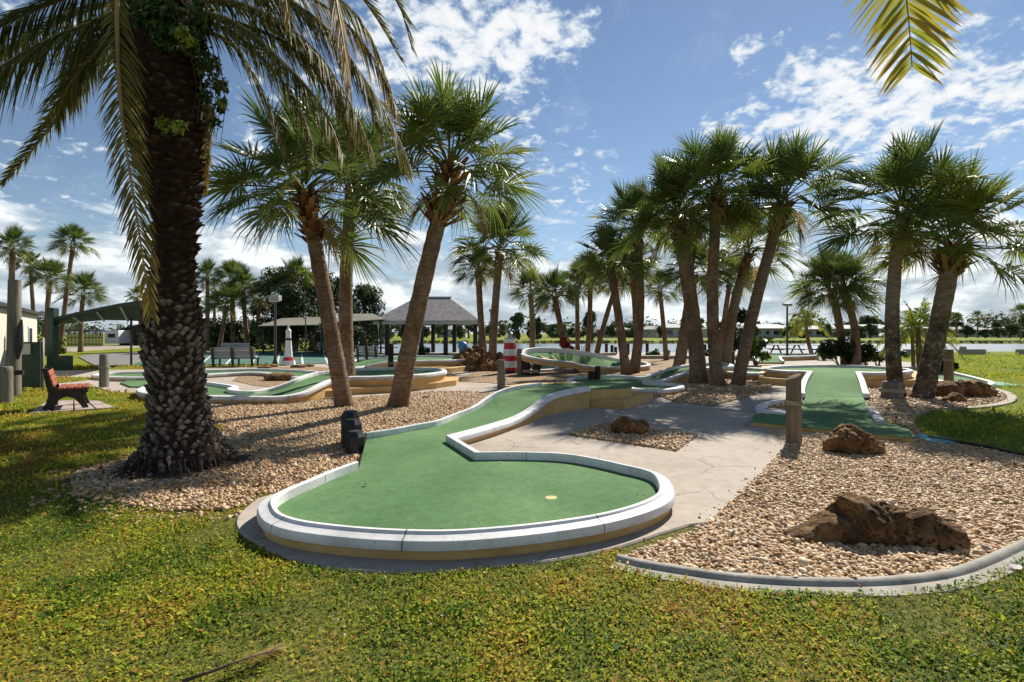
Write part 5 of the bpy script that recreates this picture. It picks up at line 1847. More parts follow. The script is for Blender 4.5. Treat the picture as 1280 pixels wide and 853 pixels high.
# green screen with a pale notice board
x0, y0 = (25 - 640) / FOC * 14.6, 14.6
x1, y1 = (50 - 640) / FOC * 14.3, 14.3
o = thing('screen_panel', 'dark green fabric screen beside the log pole with a pale board', 'screen', (x0, y0, 0))
b = MB((x0, y0, 0))
b.prism([(x0, y0), (x1, y1), (x1, y1 + .05), (x0, y0 + .05)], .08, 1.36)
b.build('panel', MT['greenfab'], o)
for xx, yy in ((x0, y0 + .09), (x1, y1 + .09)):
    b = MB((x0, y0, 0))
    b.tube([(xx, yy, 0), (xx, yy, 1.48)], .03, 8)
    b.build('leg', MT['palemetal'], o, True)
b = MB((x0, y0, 0))
b.box(((x0 + x1) / 2 - .06, y0 - .21, 1.16), (.27, .03, .3), -.45 * 0)
b.build('board', MT['cream'], o)


# ================================================================== lighthouses
def lighthouse_striped():
    x, y, _ = P(637.5, 467.5)
    k = y / FOC
    o = thing('model_lighthouse', 'red and white striped model lighthouse with a black base', 'lighthouse', (x, y, 0), .2)
    R0 = 11.6 * k
    zz = lambda py: (467.5 - py) * k
    rad = lambda z: R0 * (1 - .42 * z / zz(424))
    def band(z0, z1, m, nm, grow=1.0):
        b = MB()
        b.lathe([(rad(z0) * grow, z0), (rad(z1) * grow, z1)], n=8, phase=.39)
        b.build(nm, MT[m], o)
    band(0, zz(463.2), 'black', 'plinth', 1.06)
    cuts = [463.2, 459.3, 451.2, 444.6, 436.6, 428.6]
    for i, (a, c) in enumerate(zip(cuts, cuts[1:])):
        band(zz(a), zz(c), 'red' if i % 2 == 0 else 'white', 'red_stripe' if i % 2 == 0 else 'white_stripe')
    band(zz(428.6), zz(424), 'white', 'tower_top')
    b = MB()
    b.lathe([(7.2 * k, zz(424)), (7.2 * k, zz(422.8))], n=8, phase=.39)
    b.build('gallery', MT['greypaint'], o)
    b = MB()
    b.lathe([(3.0 * k, zz(422.8)), (3.0 * k, zz(417))], n=8, phase=.39)
    b.build('lantern', MT['greypaint'], o)
    b = MB()
    b.lathe([(3.8 * k, zz(417)), (.4 * k, zz(414)), (.35 * k, zz(412))], n=8, phase=.39)
    b.build('lantern_cap', MT['metal'], o)
    for j in range(8):
        a = j * math.pi / 4
        b = MB()
        b.tube([(6.6 * k * math.cos(a), 6.6 * k * math.sin(a), zz(422.8)), (6.6 * k * math.cos(a), 6.6 * k * math.sin(a), zz(420))], .25 * k, 5)
        b.build('rail', MT['greypaint'], o)
    b = MB()
    b.prism([(-.45, -.42), (.45, -.42), (.45, .42), (-.45, .42)], .0, .05, bevel=.01)
    b.build('base_slab', MT['plank'], o)


lighthouse_striped()
x, y, _ = P(360.5, 457.5)
k = y / FOC
o = thing('model_lighthouse', 'slim white model lighthouse with a red porch and black band', 'lighthouse', (x, y, 0), .1)
zz = lambda py: (457.5 - py) * k
for nm, m, prof_ in (('base', 'white', [(8.6 * k, 0), (7.8 * k, zz(451))]), ('porch_roof', 'red', [(6.8 * k, zz(451)), (5.2 * k, zz(446.5))]), ('tower', 'white', [(5.0 * k, zz(446.5)), (3.4 * k, zz(425.5))]), ('black_band', 'black', [(3.9 * k, zz(425.5)), (3.9 * k, zz(423))]),
                    ('lantern', 'white', [(3.1 * k, zz(423)), (3.1 * k, zz(415.5))]), ('lantern_cap', 'white', [(3.6 * k, zz(415.5)), (3.0 * k, zz(413)), (1.4 * k, zz(411)), (.4 * k, zz(406))])):
    b = MB()
    b.lathe(prof_, n=8 if nm != 'lantern_cap' else 12, phase=.39)
    b.build(nm, MT[m], o)


# ================================================================== benches
def bench(label, loc, rz, L_=2.1, slat='greyslat', frame='black', nfr=3, group='grey slatted benches by the courts', back_h=.92, nb=4, ns=4, back_lo=.40):
    """local frame: long axis X, the sitter faces -Y"""
    o = thing('park_bench', label, 'bench', loc, rz, group)
    s = MB()
    for i in range(ns):
        s.box((0, -.24 + i * .125, .44), (L_, .105, .04), bev=.006)
    s.build('seat', MT[slat], o)
    s = MB()
    for i in range(nb):
        z = back_lo + i * (back_h - back_lo + .03) / nb
        s.box((0, .255 + .16 * (z - .45), z + .05), (L_, .035, (back_h - back_lo) / nb - .012), rx=-.16, bev=.006)
    s.build('backrest', MT[slat], o)
    for i in range(nfr):
        xx = (-.5 + i / (nfr - 1)) * (L_ - .3)
        f = MB()
        f.box((xx, .335, back_h * .5 + .02), (.10, .06, back_h), rx=-.13)
        f.box((xx, -.03, .39), (.07, .62, .06))
        f.box((xx, -.26, .19), (.07, .07, .40), rx=.08)
        f.box((xx, .30, .03), (.07, .26, .06))
        f.build('leg', MT[frame], o)
    return o


x, y, _ = P(295, 458.5)
bench('near grey slatted bench seen from behind, in front of the court', (x, y, 0), math.pi, 2.15)
x, y, _ = P(299, 446)
bench('grey bench across the court in the shade, above the near bench', (x, 34.5, 0), 0, 1.9, back_h=.95)
x, y, _ = P(470, 453)
bench('grey bench at the gazebo side half hidden by a palm trunk', (x, y - 1, 0), math.pi - .5, 1.6)
x, y, _ = P(394, 444.5)
bench('small grey bench under the tan shade roof', (x, 39, 0), 0, 1.4, nfr=2)

# the red bench with its heavy dark ends
x, y, _ = P(72, 514)
o = thing('park_bench', 'red brown slatted bench with heavy dark ends on a paved pad', 'bench', (x - .15, y + .45, 0.035), R(128))
o.scale = (.84, .84, .92)
for i, yy in enumerate((-.27, -.12, .03, .18)):
    b = MB()
    b.box((0, yy - .06, .46), (1.15, .125, .045), bev=.008)
    b.build('seat_slat', MT['redslat'], o)
for i in range(3):
    b = MB()
    z = .56 + i * .125
    b.box((0, .25 + (z - .45) * .28, z), (1.15, .04, .115), rx=-.27, bev=.008)
    b.build('back_slat', MT['redslat'], o)
for sx in (-.5, .5):
    b = MB()
    # outline of the end: foot, curved leg, seat rail, back upright
    pr = [(-.40, 0), (-.28, 0), (-.22, .10), (-.12, .22), (.02, .27), (.16, .22), (.24, .08), (.26, 0), (.46, 0), (.46, .05), (.40, .16), (.36, .34), (.42, .62), (.47, .92), (.37, .92), (.26, .56), (.20, .42), (-.36, .43), (-.40, .36), (-.30, .30), (-.34, .14)]
    V = [(sx - .035, a, c) for a, c in pr] + [(sx + .035, a, c) for a, c in pr]
    n = len(pr)
    b.add(V, [tuple(range(n)), tuple(range(2 * n - 1, n - 1, -1))] + [(i, n + i, n + (i + 1) % n, (i + 1) % n) for i in range(n)])
    b.build('bench_end', MT['cast'], o)
# its paved pad
pv = px_poly([(34, 519), (60, 502), (124, 502.5), (146, 511)], 0)
c0 = Vector((*pv[0], 0))
pad = thing('paved_pad', 'pinkish square pavers under the red bench', 'paving', tuple(c0))
for i in range(4):
    for j in range(2):
        q = lambda u, v: tuple((Vector(pv[0]) * (1 - u) + Vector(pv[3]) * u) * (1 - v) + (Vector(pv[1]) * (1 - u) + Vector(pv[2]) * u) * v)
        e = .02
        b = MB(tuple(c0))
        b.prism([q(i / 4 + e * .5, j / 2 + e), q((i + 1) / 4 - e * .5, j / 2 + e), q((i + 1) / 4 - e * .5, (j + 1) / 2 - e), q(i / 4 + e * .5, (j + 1) / 2 - e)], .0, .032, bevel=.006)
        b.build('paver', MT['paver'], pad)


# ================================================================== lamp posts
def lamp(px, base_y, top_y, Y, label, heads=1, w=.07, head=(.85, .42, .3), zc=None):
    x = (px - 640) / FOC * Y
    h = EYE + (417 - top_y) / FOC * Y
    o = thing('street_lamp', label, 'lamp post', (x, Y, 0), 0, 'lamp posts round the course')
    b = MB()
    b.tube([(0, 0, 0), (0, 0, h)], [w, w * .8], 10)
    b.build('pole', MT['metal'], o, True, 40)
    b = MB()
    b.lathe([(w * 1.9, 0), (w * 1.9, .12), (w * 1.2, .3)], n=10)
    b.build('base', MT['metal'], o)
    b = MB()
    b.box((0, -.02, h + head[2] / 2 - .02), head, rx=.12, taper=.9, bev=.02)
    b.build('lamp_head', MT['palemetal'], o)
    b = MB()
    b.box((0, -.03, h - .045), (head[0] * .8, head[1] * .7, .03), rx=.12)
    b.build('lens', MT['white'], o)
    return o


lamp(344, 457, 376, 25.5, 'dark lamp post with a pale box head beside the white lighthouse', head=(.52, .4, .26))
lamp(984, 446, 382, 33, 'slim dark lamp post behind the far ramp green, before the lake', head=(.5, .34, .16))
lamp(613.5, 440, 389, 34, 'thin lamp post seen between two slim palms by the gazebo', head=(.24, .24, .16), w=.05)
lamp(382, 447, 398, 36, 'thin pole with small lamp beyond the tan roof corner', head=(.3, .25, .12), w=.05)

# ================================================================== picnic tables
def picnic(loc, rz, label):
    o = thing('picnic_table', label, 'picnic table', loc, rz, 'picnic tables by the lake')
    b = MB()
    for i in range(5):
        b.box((0, -.34 + i * .17, .75), (2.4, .155, .05))
    b.build('table_top', MT['redslat'] if 0 else MT['cast'], o)
    for s in (-1, 1):
        b = MB()
        b.box((0, s * .78, .45), (2.4, .28, .05))
        b.build('seat', MT['cast'], o)
    for s in (-1, 1):
        b = MB()
        b.box((s * .85, -.42, .37), (.09, .06, .9), rx=-.62)
        b.box((s * .85, .42, .37), (.09, .06, .9), rx=.62)
        b.box((s * .85, 0, .42), (.09, 1.6, .09))
        b.build('leg', MT['darkpost'], o)


picnic((PD(983, 440, 38)[0], 38, 0), .15, 'dark picnic table by the lake beside the slim lamp post')
picnic((PD(1040, 440, 37)[0], 37, 0), .1, 'dark picnic table partly hidden by the pair of palms')
picnic((PD(476, 440, 41)[0], 41, 0), 0, 'picnic table under the shingled gazebo')

# low walls by the lake at the right
for a, c, lb in ((1203, 1233, 'low grey wall block on the lawn by the lake'), (1275, 1330, 'low grey wall block at the picture edge by the lake'), (1133, 1158, 'dark low wall by the lake behind the mossy palms')):
    x0, x1 = (a - 640) / FOC * 38, (c - 640) / FOC * 38
    o = thing('low_wall', lb, 'low wall', (x0, 38, 0), 0, 'low walls by the lake')
    b = MB((x0, 38, 0))
    b.prism([(x0, 38), (x1, 38), (x1, 38.35), (x0, 38.35)], 0, .42, bevel=.02)
    b.build('block', MT['plank'], o)
    if a == 1203:
        b = MB((x0, 38, 0))
        b.box((x0 + .18, 38.15, .52), (.28, .3, .2))
        b.build('cap_stone', MT['plank'], o)


# ================================================================== gazebo and shade roofs
def gazebo():
    Y0, Y1 = 36.0, 42.5
    xl, xr = PD(466, 400, Y0)[0], PD(600, 400, Y0)[0]
    ze = EYE + (417 - 401) / FOC * Y0
    zr = EYE + (417 - 372.5) / FOC * 39.3
    xa, xb = PD(519, 0, 39.3)[0], PD(562, 0, 39.3)[0]
    ym = (Y0 + Y1) / 2
    o = thing('gazebo', 'open gazebo with a grey shingled hip roof on dark posts', 'gazebo', ((xl + xr) / 2, ym, 0))
    org = tuple(o.location)
    c = [(xl, Y0), (xr, Y0), (xr, Y1), (xl, Y1)]
    # roof with thickness
    V = [(*p, ze) for p in c] + [(xa, ym, zr), (xb, ym, zr)] + [(p[0], p[1], ze - .07) for p in c] + [(xa, ym, zr - .2), (xb, ym, zr - .2)]
    F = [(0, 1, 5, 4), (1, 2, 5), (2, 3, 4, 5), (3, 0, 4), (7, 6, 10, 11), (8, 7, 11), (9, 8, 11, 10), (6, 9, 10), (0, 6, 7, 1), (1, 7, 8, 2), (2, 8, 9, 3), (3, 9, 6, 0)]
    b = MB(org)
    b.add(V, F)
    ro = b.build('roof', MT['shingle'], o)
    uv = ro.data.uv_layers.new(name='UVMap')
    for poly in ro.data.polygons:
        n = poly.normal
        for li in poly.loop_indices:
            v = ro.data.vertices[ro.data.loops[li].vertex_index].co
            uv.data[li].uv = (v.x, v.y * .5 + v.z) if abs(n.y) > abs(n.x) else (v.y, v.x * .5 + v.z)
    b = MB(org)
    for p, q in zip(c, c[1:] + c[:1]):
        p, q = Vector(p), Vector(q)
        m = (p + q) / 2
        d = (q - p)
        b.box((m.x, m.y, ze - .16), (d.length - .1, .06, .20), math.atan2(d.y, d.x))
    b.build('eave', MT['eave'], o)
    for px in (xa, xb):
        pass
    b = MB(org)
    b.tube([(xa - .15, ym, zr + .03), (xb + .15, ym, zr + .03)], .07, 8)
    b.build('ridge_cap', MT['greypaint'], o)
    xs = [PD(482, 0, Y0)[0], PD(525, 0, Y0)[0], PD(556, 0, Y0)[0], PD(598, 0, Y0)[0] - .25]
    for yy in (Y0 + .5, Y1 - .5):
        for xx in xs:
            b = MB(org)
            b.box((xx, yy, ze / 2 - .05), (.3, .3, ze - .1), bev=.02)
            b.build('post', MT['darkgreenwood'], o)
    b = MB(org)
    b.prism([(xl + .6, Y0 + .2), (xr - .5, Y0 + .2), (xr - .5, Y1 - .2), (xl + .6, Y1 - .2)], 0, .05)
    b.build('floor_slab', MT['concrete'], o)


gazebo()


def shade_roof(corners, ridge, label, posts, m='tanfab', nm='shade_canopy', sag=.0):
    """hipped fabric roof: four corners (x,y,z) and a ridge of two points, with a thin hem"""
    c = [Vector(p) for p in corners]
    r = [Vector(p) for p in ridge]
    org = ((c[0].x + c[2].x) / 2, (c[0].y + c[2].y) / 2, 0)
    o = thing(nm, label, 'canopy', org)
    b = MB(org)
    up = [tuple(v) for v in c + r]
    lo = [(v[0], v[1], v[2] - .05) for v in up]
    F = [(0, 1, 5, 4), (1, 2, 5), (2, 3, 4, 5), (3, 0, 4)]
    b.add(up, F)
    b.add(lo, [f[::-1] for f in F])
    b.add([up[0], up[1], up[2], up[3], lo[0], lo[1], lo[2], lo[3]], [(0, 4, 5, 1), (1, 5, 6, 2), (2, 6, 7, 3), (3, 7, 4, 0)])
    b.build('fabric', MT[m], o)
    for p in posts:
        q = MB(org)
        q.tube([(p[0], p[1], 0), (p[0], p[1], p[2])], .07, 8)
        q.build('post', MT['metal'], o, True)
    return o


A = PD(322, 407, 38), PD(440, 406, 38), PD(455, 402, 44), PD(335, 402, 46)
shade_roof([PD(322, 407.5, 38), PD(420, 405.5, 37), PD(434, 403, 44), PD(345, 403, 45)], [PD(352, 398, 41), PD(412, 396, 41)], 'long low tan shade roof behind the white lighthouse', [(*PD(329, 0, 39)[:2], 2.4), (*PD(418, 0, 39)[:2], 2.4), (*PD(350, 0, 44)[:2], 2.5), (*PD(428, 0, 43)[:2], 2.6)])
shade_roof([PD(398, 404, 36), PD(482, 399, 35), PD(478, 399, 43), PD(412, 402, 44)], [PD(436, 392.5, 39), PD(466, 392, 39)], 'second tan shade roof tucked between the palm trunks and gazebo', [(*PD(402, 0, 37)[:2], 2.5), (*PD(476, 0, 36)[:2], 2.7), (*PD(416, 0, 43)[:2], 2.5), (*PD(472, 0, 42)[:2], 2.6)])

# green cantilever canopy over the court ends at the left
xg = PD(66, 0, 22)[0]
o = thing('cantilever_canopy', 'dark green arched canopy on a thick green post', 'canopy', (xg, 22, 0))
org = (xg, 22, 0)
b = MB(org)
b.box((xg, 22, 1.35), (.3, .3, 2.7), bev=.02)
b.build('post', MT['greensteel'], o)
b = MB(org)
b.box((xg + .45, 22, .32), (.45, .5, .64), bev=.02)
b.build('post_base', MT['greensteel'], o)
arc = [PD(67, 398, 22), PD(90, 393, 22), PD(120, 386.5, 22), PD(150, 380.5, 22), PD(180, 376, 22), PD(215, 372.5, 22)]
back_ = [PD(82, 404, 27), PD(102, 401.5, 27), PD(130, 399, 27), PD(160, 399.5, 27), PD(190, 401.5, 27), PD(215, 404, 27)]
n = len(arc)
b = MB(org)
b.add([tuple(p) for p in arc] + [tuple(p) for p in back_] + [(p[0], p[1], p[2] - .06) for p in arc] + [(p[0], p[1], p[2] - .06) for p in back_],
      [(i, i + 1, n + i + 1, n + i) for i in range(n - 1)] + [(2 * n + i, 3 * n + i, 3 * n + i + 1, 2 * n + i + 1) for i in range(n - 1)] + [(i, 2 * n + i, 2 * n + i + 1, i + 1) for i in range(n - 1)] + [(n + i, n + i + 1, 3 * n + i + 1, 3 * n + i) for i in range(n - 1)])
b.build('roof', MT['greenfab'], o, True, 40)
b = MB(org)
b.tube([(p[0], p[1] - .03, p[2] - .05) for p in arc], .085, 8)
b.build('front_rail', MT['greensteel'], o, True)
for k in range(1, n):
    b = MB(org)
    b.tube([(arc[k][0], arc[k][1], arc[k][2] - .1), (back_[k][0], back_[k][1], back_[k][2] - .1)], .05, 6)
    b.build('rafter', MT['palemetal'], o, True)
b = MB(org)
b.tube([(xg, 22, 1.9), (PD(96, 0, 22)[0], 22, PD(0, 391, 22)[2])], .05, 8)
b.build('brace', MT['greensteel'], o, True)
b = MB(org)
b.tube([(PD(164, 0, 26)[0], 26, 0), (PD(164, 0, 26)[0], 26, 2.75)], .05, 8)
b.build('post', MT['metal'], o, True)


# ================================================================== cream building, shed, fences at the left
def building():
    a = Vector((-17.9, 17.3))
    c = Vector((-26.9, 29.0))
    d = (c - a).normalized()
    nrm = Vector((-d.y, d.x))
    if nrm.x > 0:
        nrm = -nrm
    a = a - d * 5
    e, f = c + nrm * 8, a + nrm * 8
    org = (a.x, a.y, 0)
    o = thing('clubhouse', 'cream sided low building with a dark roof edge', 'building', org)
    b = MB(org)
    b.prism([a, c, e, f], 0, 2.62)
    b.build('wall', MT['cream'], o)
    poly = [a, c, e, f]
    if area2(poly) < 0:
        poly = poly[::-1]
    b = MB(org)
    b.prism(offset_poly(poly, .25), 2.62, 2.76)
    b.build('roof', MT['darkroof'], o)
    rp = offset_poly(poly, .2)
    cx, cy = sum(p[0] for p in rp) / 4, sum(p[1] for p in rp) / 4
    b = MB(org)
    mid = [((rp[i][0] - cx) * .25 + cx, (rp[i][1] - cy) * .5 + cy) for i in range(4)]
    b.add([(x, y, 2.765) for x, y in rp] + [(x, y, 3.0) for x, y in mid], [(0, 1, 5, 4), (1, 2, 6, 5), (2, 3, 7, 6), (3, 0, 4, 7), (4, 5, 6, 7)])
    b.build('roof_deck', MT['houseroof2'], o)
    for s in (.62, .84):
        p = a + (c - a) * s
        b = MB(org)
        ang = math.atan2(d.y, d.x)
        b.box((p.x - nrm.x * .02, p.y - nrm.y * .02, 1.45), (1.2, .06, 1.0), ang)
        fr = b.build('window', MT['white'], o)
        b = MB(org)
        b.box((p.x - nrm.x * .045, p.y - nrm.y * .045, 1.45), (1.02, .03, .84), ang)
        b.build('pane', MT['glass'], fr)


building()
Y = 68
o = thing('wooden_shed', 'dark brown board shed beyond the sandy track', 'shed', PD(170, 431, Y)[:2] + (0,))
org = tuple(o.location)
x0, x1 = PD(149, 0, Y)[0], PD(262, 0, Y)[0]
z0, z1 = EYE + (417 - 413) / FOC * Y, EYE + (417 - 403) / FOC * Y
b = MB(org)
xm = PD(192, 0, Y)[0]
b.add([(x0, Y, 0), (x1, Y, 0), (x1, Y, z0), (xm, Y, z1), (x0, Y, z0), (x0, Y + 6, 0), (x1, Y + 6, 0), (x1, Y + 6, z0), (xm, Y + 6, z1), (x0, Y + 6, z0)], [(0, 1, 2, 3, 4), (9, 8, 7, 6, 5), (0, 4, 9, 5), (1, 6, 7, 2)])
b.build('wall', MT['shedwood'], o)
b = MB(org)
for p, q in (((x0 - .4, z0 - .12), (xm, z1 + .05)), ((xm, z1 + .05), (x1 + .4, z0 - .12))):
    V = [(p[0], Y - .4, p[1]), (q[0], Y - .4, q[1]), (q[0], Y + 6.4, q[1]), (p[0], Y + 6.4, p[1])]
    b.add(V + [(v[0], v[1], v[2] + .12) for v in V], [(3, 2, 1, 0), (4, 5, 6, 7), (0, 1, 5, 4), (1, 2, 6, 5), (2, 3, 7, 6), (3, 0, 4, 7)])
b.build('roof', MT['darkroof'], o)
b = MB(org)
b.box((PD(177, 0, Y)[0], Y - .03, 1.0), (1.1, .06, 2.0))
b.build('door', MT['shedwood'], o)
# trailer-like white block and lattice fence beside it
Y = 66
x0, x1 = PD(131, 0, Y)[0], PD(148, 0, Y)[0]
o = thing('white_trailer', 'white box trailer with a pale window beside the brown shed', 'trailer', ((x0 + x1) / 2, Y, 0))
org = tuple(o.location)
b = MB(org)
b.prism([(x0, Y), (x1, Y), (x1, Y + 3), (x0, Y + 3)], .3, 2.0, bevel=.06)
b.build('body', MT['white'], o)
b = MB(org)
b.box(((x0 + x1) / 2, Y - .02, 1.3), (.9, .06, .5))
b.build('window', MT['glass'], o)
for s in (.25, .75):
    b = MB(org)
    b.lathe([(.32, -.1), (.32, .1)], n=14)
    w = b.build('wheel', MT['black'], o)
    w.rotation_euler = (R(90), 0, 0)
    w.location = (x0 + (x1 - x0) * s - org[0], -.05, .32)
Y = 62
x0, x1 = PD(84, 0, Y)[0], PD(128, 0, Y)[0]
o = thing('slat_fence', 'dark open slat fence left of the white trailer', 'fence', (x0, Y, 0))
b = MB((x0, Y, 0))
for i in range(26):
    xx = x0 + (x1 - x0) * i / 25
    b.box((xx, Y, 1.05), (.09, .04, 2.1))
b.build('slats', MT['metal'], o)
for zz_ in (.3, 1.1, 1.95):
    b = MB((x0, Y, 0))
    b.box(((x0 + x1) / 2, Y + .05, zz_), (x1 - x0, .05, .1))
    b.build('rail', MT['metal'], o)

# ================================================================== bits on the ground
x, y, _ = P(300, 835)
o = thing('fallen_frond', 'dry fallen palm frond tip lying in the grass', 'fallen frond', (x, y, 0))
V, F, T, rp = frond([P(228, 852, .035), P(262, 840, .05), P(300, 826, .06), P(338, 815, .045), P(352, 806, .03)], 8, leaf=.085, npair=50, droop=.2, fold=10, tint=.7, start=.4, width=.002)
q = obj_np('leaflets', V - np.array((x, y, 0)), F, MT['date'], o, tint=np.clip(T + .1, 0, 1))
b = MB((x, y, 0))
b.tube(rp, [.009 * (1 - .6 * i / len(rp)) for i in range(len(rp))], 6)
b.build('rachis', MT['wood'], o, True)


def litter(poly, n, z, seed, smin=.02, smax=.06, m='litter'):
    rng = np.random.default_rng(seed)
    A = np.array(poly)
    X, Y = rng.uniform(A[:, 0].min(), A[:, 0].max(), n * 3), rng.uniform(A[:, 1].min(), A[:, 1].max(), n * 3)
    k = inside(X, Y, poly)
    X, Y = X[k][:n], Y[k][:n]
    n = len(X)
    a, s = rng.uniform(0, 6.28, n), rng.uniform(smin, smax, n)
    c = np.stack([X, Y, z + rng.uniform(.004, .02, n)], -1)
    d = np.stack([np.cos(a), np.sin(a), rng.normal(0, .3, n)], -1) * s[:, None]
    e = np.stack([-np.sin(a), np.cos(a), rng.normal(0, .5, n)], -1) * (s * rng.uniform(.15, .4, n))[:, None]
    q = np.stack([c - d, c - e, c + d, c + e], 1)
    q[..., 2] = np.maximum(q[..., 2], z + .003)
    return q.reshape(-1, 3), np.arange(n * 4).reshape(n, 4)


for pl, nn, z, sd, lb in ((BED_L, 1900, .045, 1, 'brown plant litter strewn over the gravel round the date palm'), (BED_R, 330, .045, 2, 'few brown leaf scraps among the gravel round the big rock'),
                          (BED_C, 420, .05, 3, 'brown leaf scraps under the palm clump'), ([p[:2] for p in front], 26, ZT, 4, 'tiny leaf crumbs dropped on the big green turf')):
    V, F = litter(pl, nn, z, sd, *((.006, .014) if z == ZT else (.012, .05)))
    tag(obj_np('leaf_litter', V, F, MT['litter']), lb, kind='stuff')


def dry_leaf(px, py, z, s, label, m='litter', rz=None):
    x, y, _ = P(px, py, z)
    b = MB()
    r = random.Random(px)
    n = 7
    V = []
    for i in range(n):
        t = i / (n - 1)
        w = math.sin(math.pi * (t * .92 + .04)) * .32 * s
        cz = .012 + .25 * s * (t - .5) ** 2 + r.uniform(0, .01)
        V += [((t - .5) * s, -w, cz + .3 * w), ((t - .5) * s, 0, cz), ((t - .5) * s, w, cz + .3 * w)]
    F = []
    for i in range(n - 1):
        for j in range(2):
            F.append((i * 3 + j, i * 3 + j + 1, i * 3 + 3 + j + 1, i * 3 + 3 + j))
    b.add(V, F)
    o = b.build('dry_leaf', MT[m], None, True)
    o.location = (x, y, z)
    o.rotation_euler = (0, 0, r.uniform(0, 6))
    tag(o, label, 'dry leaf', 'dry leaves lying about')


dry_leaf(457, 608, ZT, .055, 'curled brown leaf on the big green turf')
dry_leaf(514.5, 526, .03, .17, 'rust brown leaf on the gravel beside the ramp')
dry_leaf(533, 497, .03, .25, 'dark curled leaf on the gravel by the concrete walk')
dry_leaf(482, 529, .03, .12, 'brown leaf on the gravel above the big green coping')
dry_leaf(588, 567, ZT, .03, 'tiny pale leaf on the turf near the coping corner', 'petal')
dry_leaf(625, 579, ZT, .03, 'tiny pale crumb on the turf below the coping', 'petal')
dry_leaf(1187, 647, .04, .12, 'brown leaf on the gravel beyond the big rock')
dry_leaf(1270, 713, .03, .1, 'pale dry leaf on the kerb at the picture edge', 'petal')
dry_leaf(826, 614, ZT, .03, 'small brown crumb at the far end of the big green')
# ================================================================== broadleaf trees, shrubs, far shore
def tree(px, top, wpx, Y, label, name='leafy_tree', n=2600, size=None, m='broad', trunk=.16, group=None, crown_from=.32, base_z=0.0, tint=.4, seed=None, clumps=11, cat='tree', limbs=4):
    x = (px - 640) / FOC * Y
    H = EYE + (417 - top) / FOC * Y - base_z
    W = wpx / FOC * Y / 2
    seed = int(px * 3 + Y) if seed is None else seed
    r = random.Random(seed)
    o = thing(name, label, cat, (x, Y, base_z), 0, group)
    org = (x, Y, base_z)
    mb = MB(org)
    th = H * (crown_from + .25)
    mb.tube([(x, Y, base_z - .1), (x + r.uniform(-.05, .05) * H, Y, base_z + th * .5), (x + r.uniform(-.05, .05) * H, Y, base_z + th)], [trunk * 1.25, trunk, trunk * .6], 8)
    for k in range(limbs):
        a = r.uniform(0, 6.28)
        mb.tube([(x, Y, base_z + th * .75), (x + math.cos(a) * W * .35, Y + math.sin(a) * W * .35, base_z + th + H * .08), (x + math.cos(a) * W * .7, Y + math.sin(a) * W * .7, base_z + H * r.uniform(.6, .85))], [trunk * .5, trunk * .35, trunk * .12], 6)
    mb.build('trunk', MT['wood'], o, True)
    sp = []
    for k in range(clumps):
        a = r.uniform(0, 6.28)
        u = r.random() ** .5
        h = r.uniform(crown_from, .93)
        env = math.sin(math.pi * min(1, max(.08, (h - crown_from) / (1 - crown_from) * .78 + .22))) ** .6
        rr = min(W, H * .4) * r.uniform(.28, .46)
        sp.append((x + math.cos(a) * W * u * env * .72, Y + math.sin(a) * W * u * env * .72, base_z + H * h - rr * .25, rr))
    size = size or max(.07, Y * .0024)
    leaf_cloud('crown', sp, n, size, MT[m], o, org, seed, tint)
    return o


GD = 'dark leafy trees behind the shade roofs'
GK = 1.5
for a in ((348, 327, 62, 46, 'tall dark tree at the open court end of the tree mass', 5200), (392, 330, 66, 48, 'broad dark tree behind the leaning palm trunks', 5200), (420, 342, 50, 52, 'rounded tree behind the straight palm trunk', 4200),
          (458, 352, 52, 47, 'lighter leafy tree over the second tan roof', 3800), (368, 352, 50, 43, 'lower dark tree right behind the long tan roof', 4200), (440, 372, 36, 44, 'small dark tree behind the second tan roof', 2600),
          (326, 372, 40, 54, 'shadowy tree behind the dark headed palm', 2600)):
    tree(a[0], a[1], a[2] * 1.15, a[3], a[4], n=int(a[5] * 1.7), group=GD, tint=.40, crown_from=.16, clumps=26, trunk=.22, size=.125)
# undergrowth below the grove
und = []
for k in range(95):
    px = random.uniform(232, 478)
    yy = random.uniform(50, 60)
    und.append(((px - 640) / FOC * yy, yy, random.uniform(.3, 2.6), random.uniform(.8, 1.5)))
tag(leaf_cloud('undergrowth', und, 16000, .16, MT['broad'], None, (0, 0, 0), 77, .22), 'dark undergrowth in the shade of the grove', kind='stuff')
und = []
for k in range(26):
    px = random.uniform(-60, 74)
    yy = random.uniform(46, 58)
    und.append(((px - 640) / FOC * yy, yy, random.uniform(.6, 2.8), random.uniform(1.0, 1.8)))
tag(leaf_cloud('undergrowth', und, 5000, .17, MT['broad'], None, (0, 0, 0), 78, .4), 'green shrubbery behind the cream building', kind='stuff')
tree(76, 424, 12, 40, 'clipped bright green bush beside the canopy post', 'bush', 900, m='fern', crown_from=.05, trunk=.05, tint=.55, cat='bush', limbs=2)


def bush(px, base, top, wpx, label, Y, n=2600, m='broad', tint=.3, size=.07, name='bush'):
    x = (px - 640) / FOC * Y
    H = (base - top) / FOC * Y
    W = wpx / FOC * Y / 2
    o = thing(name, label, 'bush', (x, Y, 0))
    r = random.Random(px)
    mb = MB((x, Y, 0))
    sp = []
    for k in range(9):
        a = r.uniform(0, 6.28)
        u = r.random() ** .5
        rr = min(W, H) * r.uniform(.32, .5)
        cx, cy, cz = x + math.cos(a) * W * u * .72, Y + math.sin(a) * W * u * .5, r.uniform(.25, .78) * H
        sp.append((cx, cy, cz, rr))
        mb.tube([(x + r.uniform(-.1, .1), Y, -.02), (cx, cy, cz)], [.025, .01], 5)
    mb.build('stem', MT['wood'], o)
    leaf_cloud('foliage', sp, n, size, MT[m], o, (x, Y, 0), px, tint)
    return o


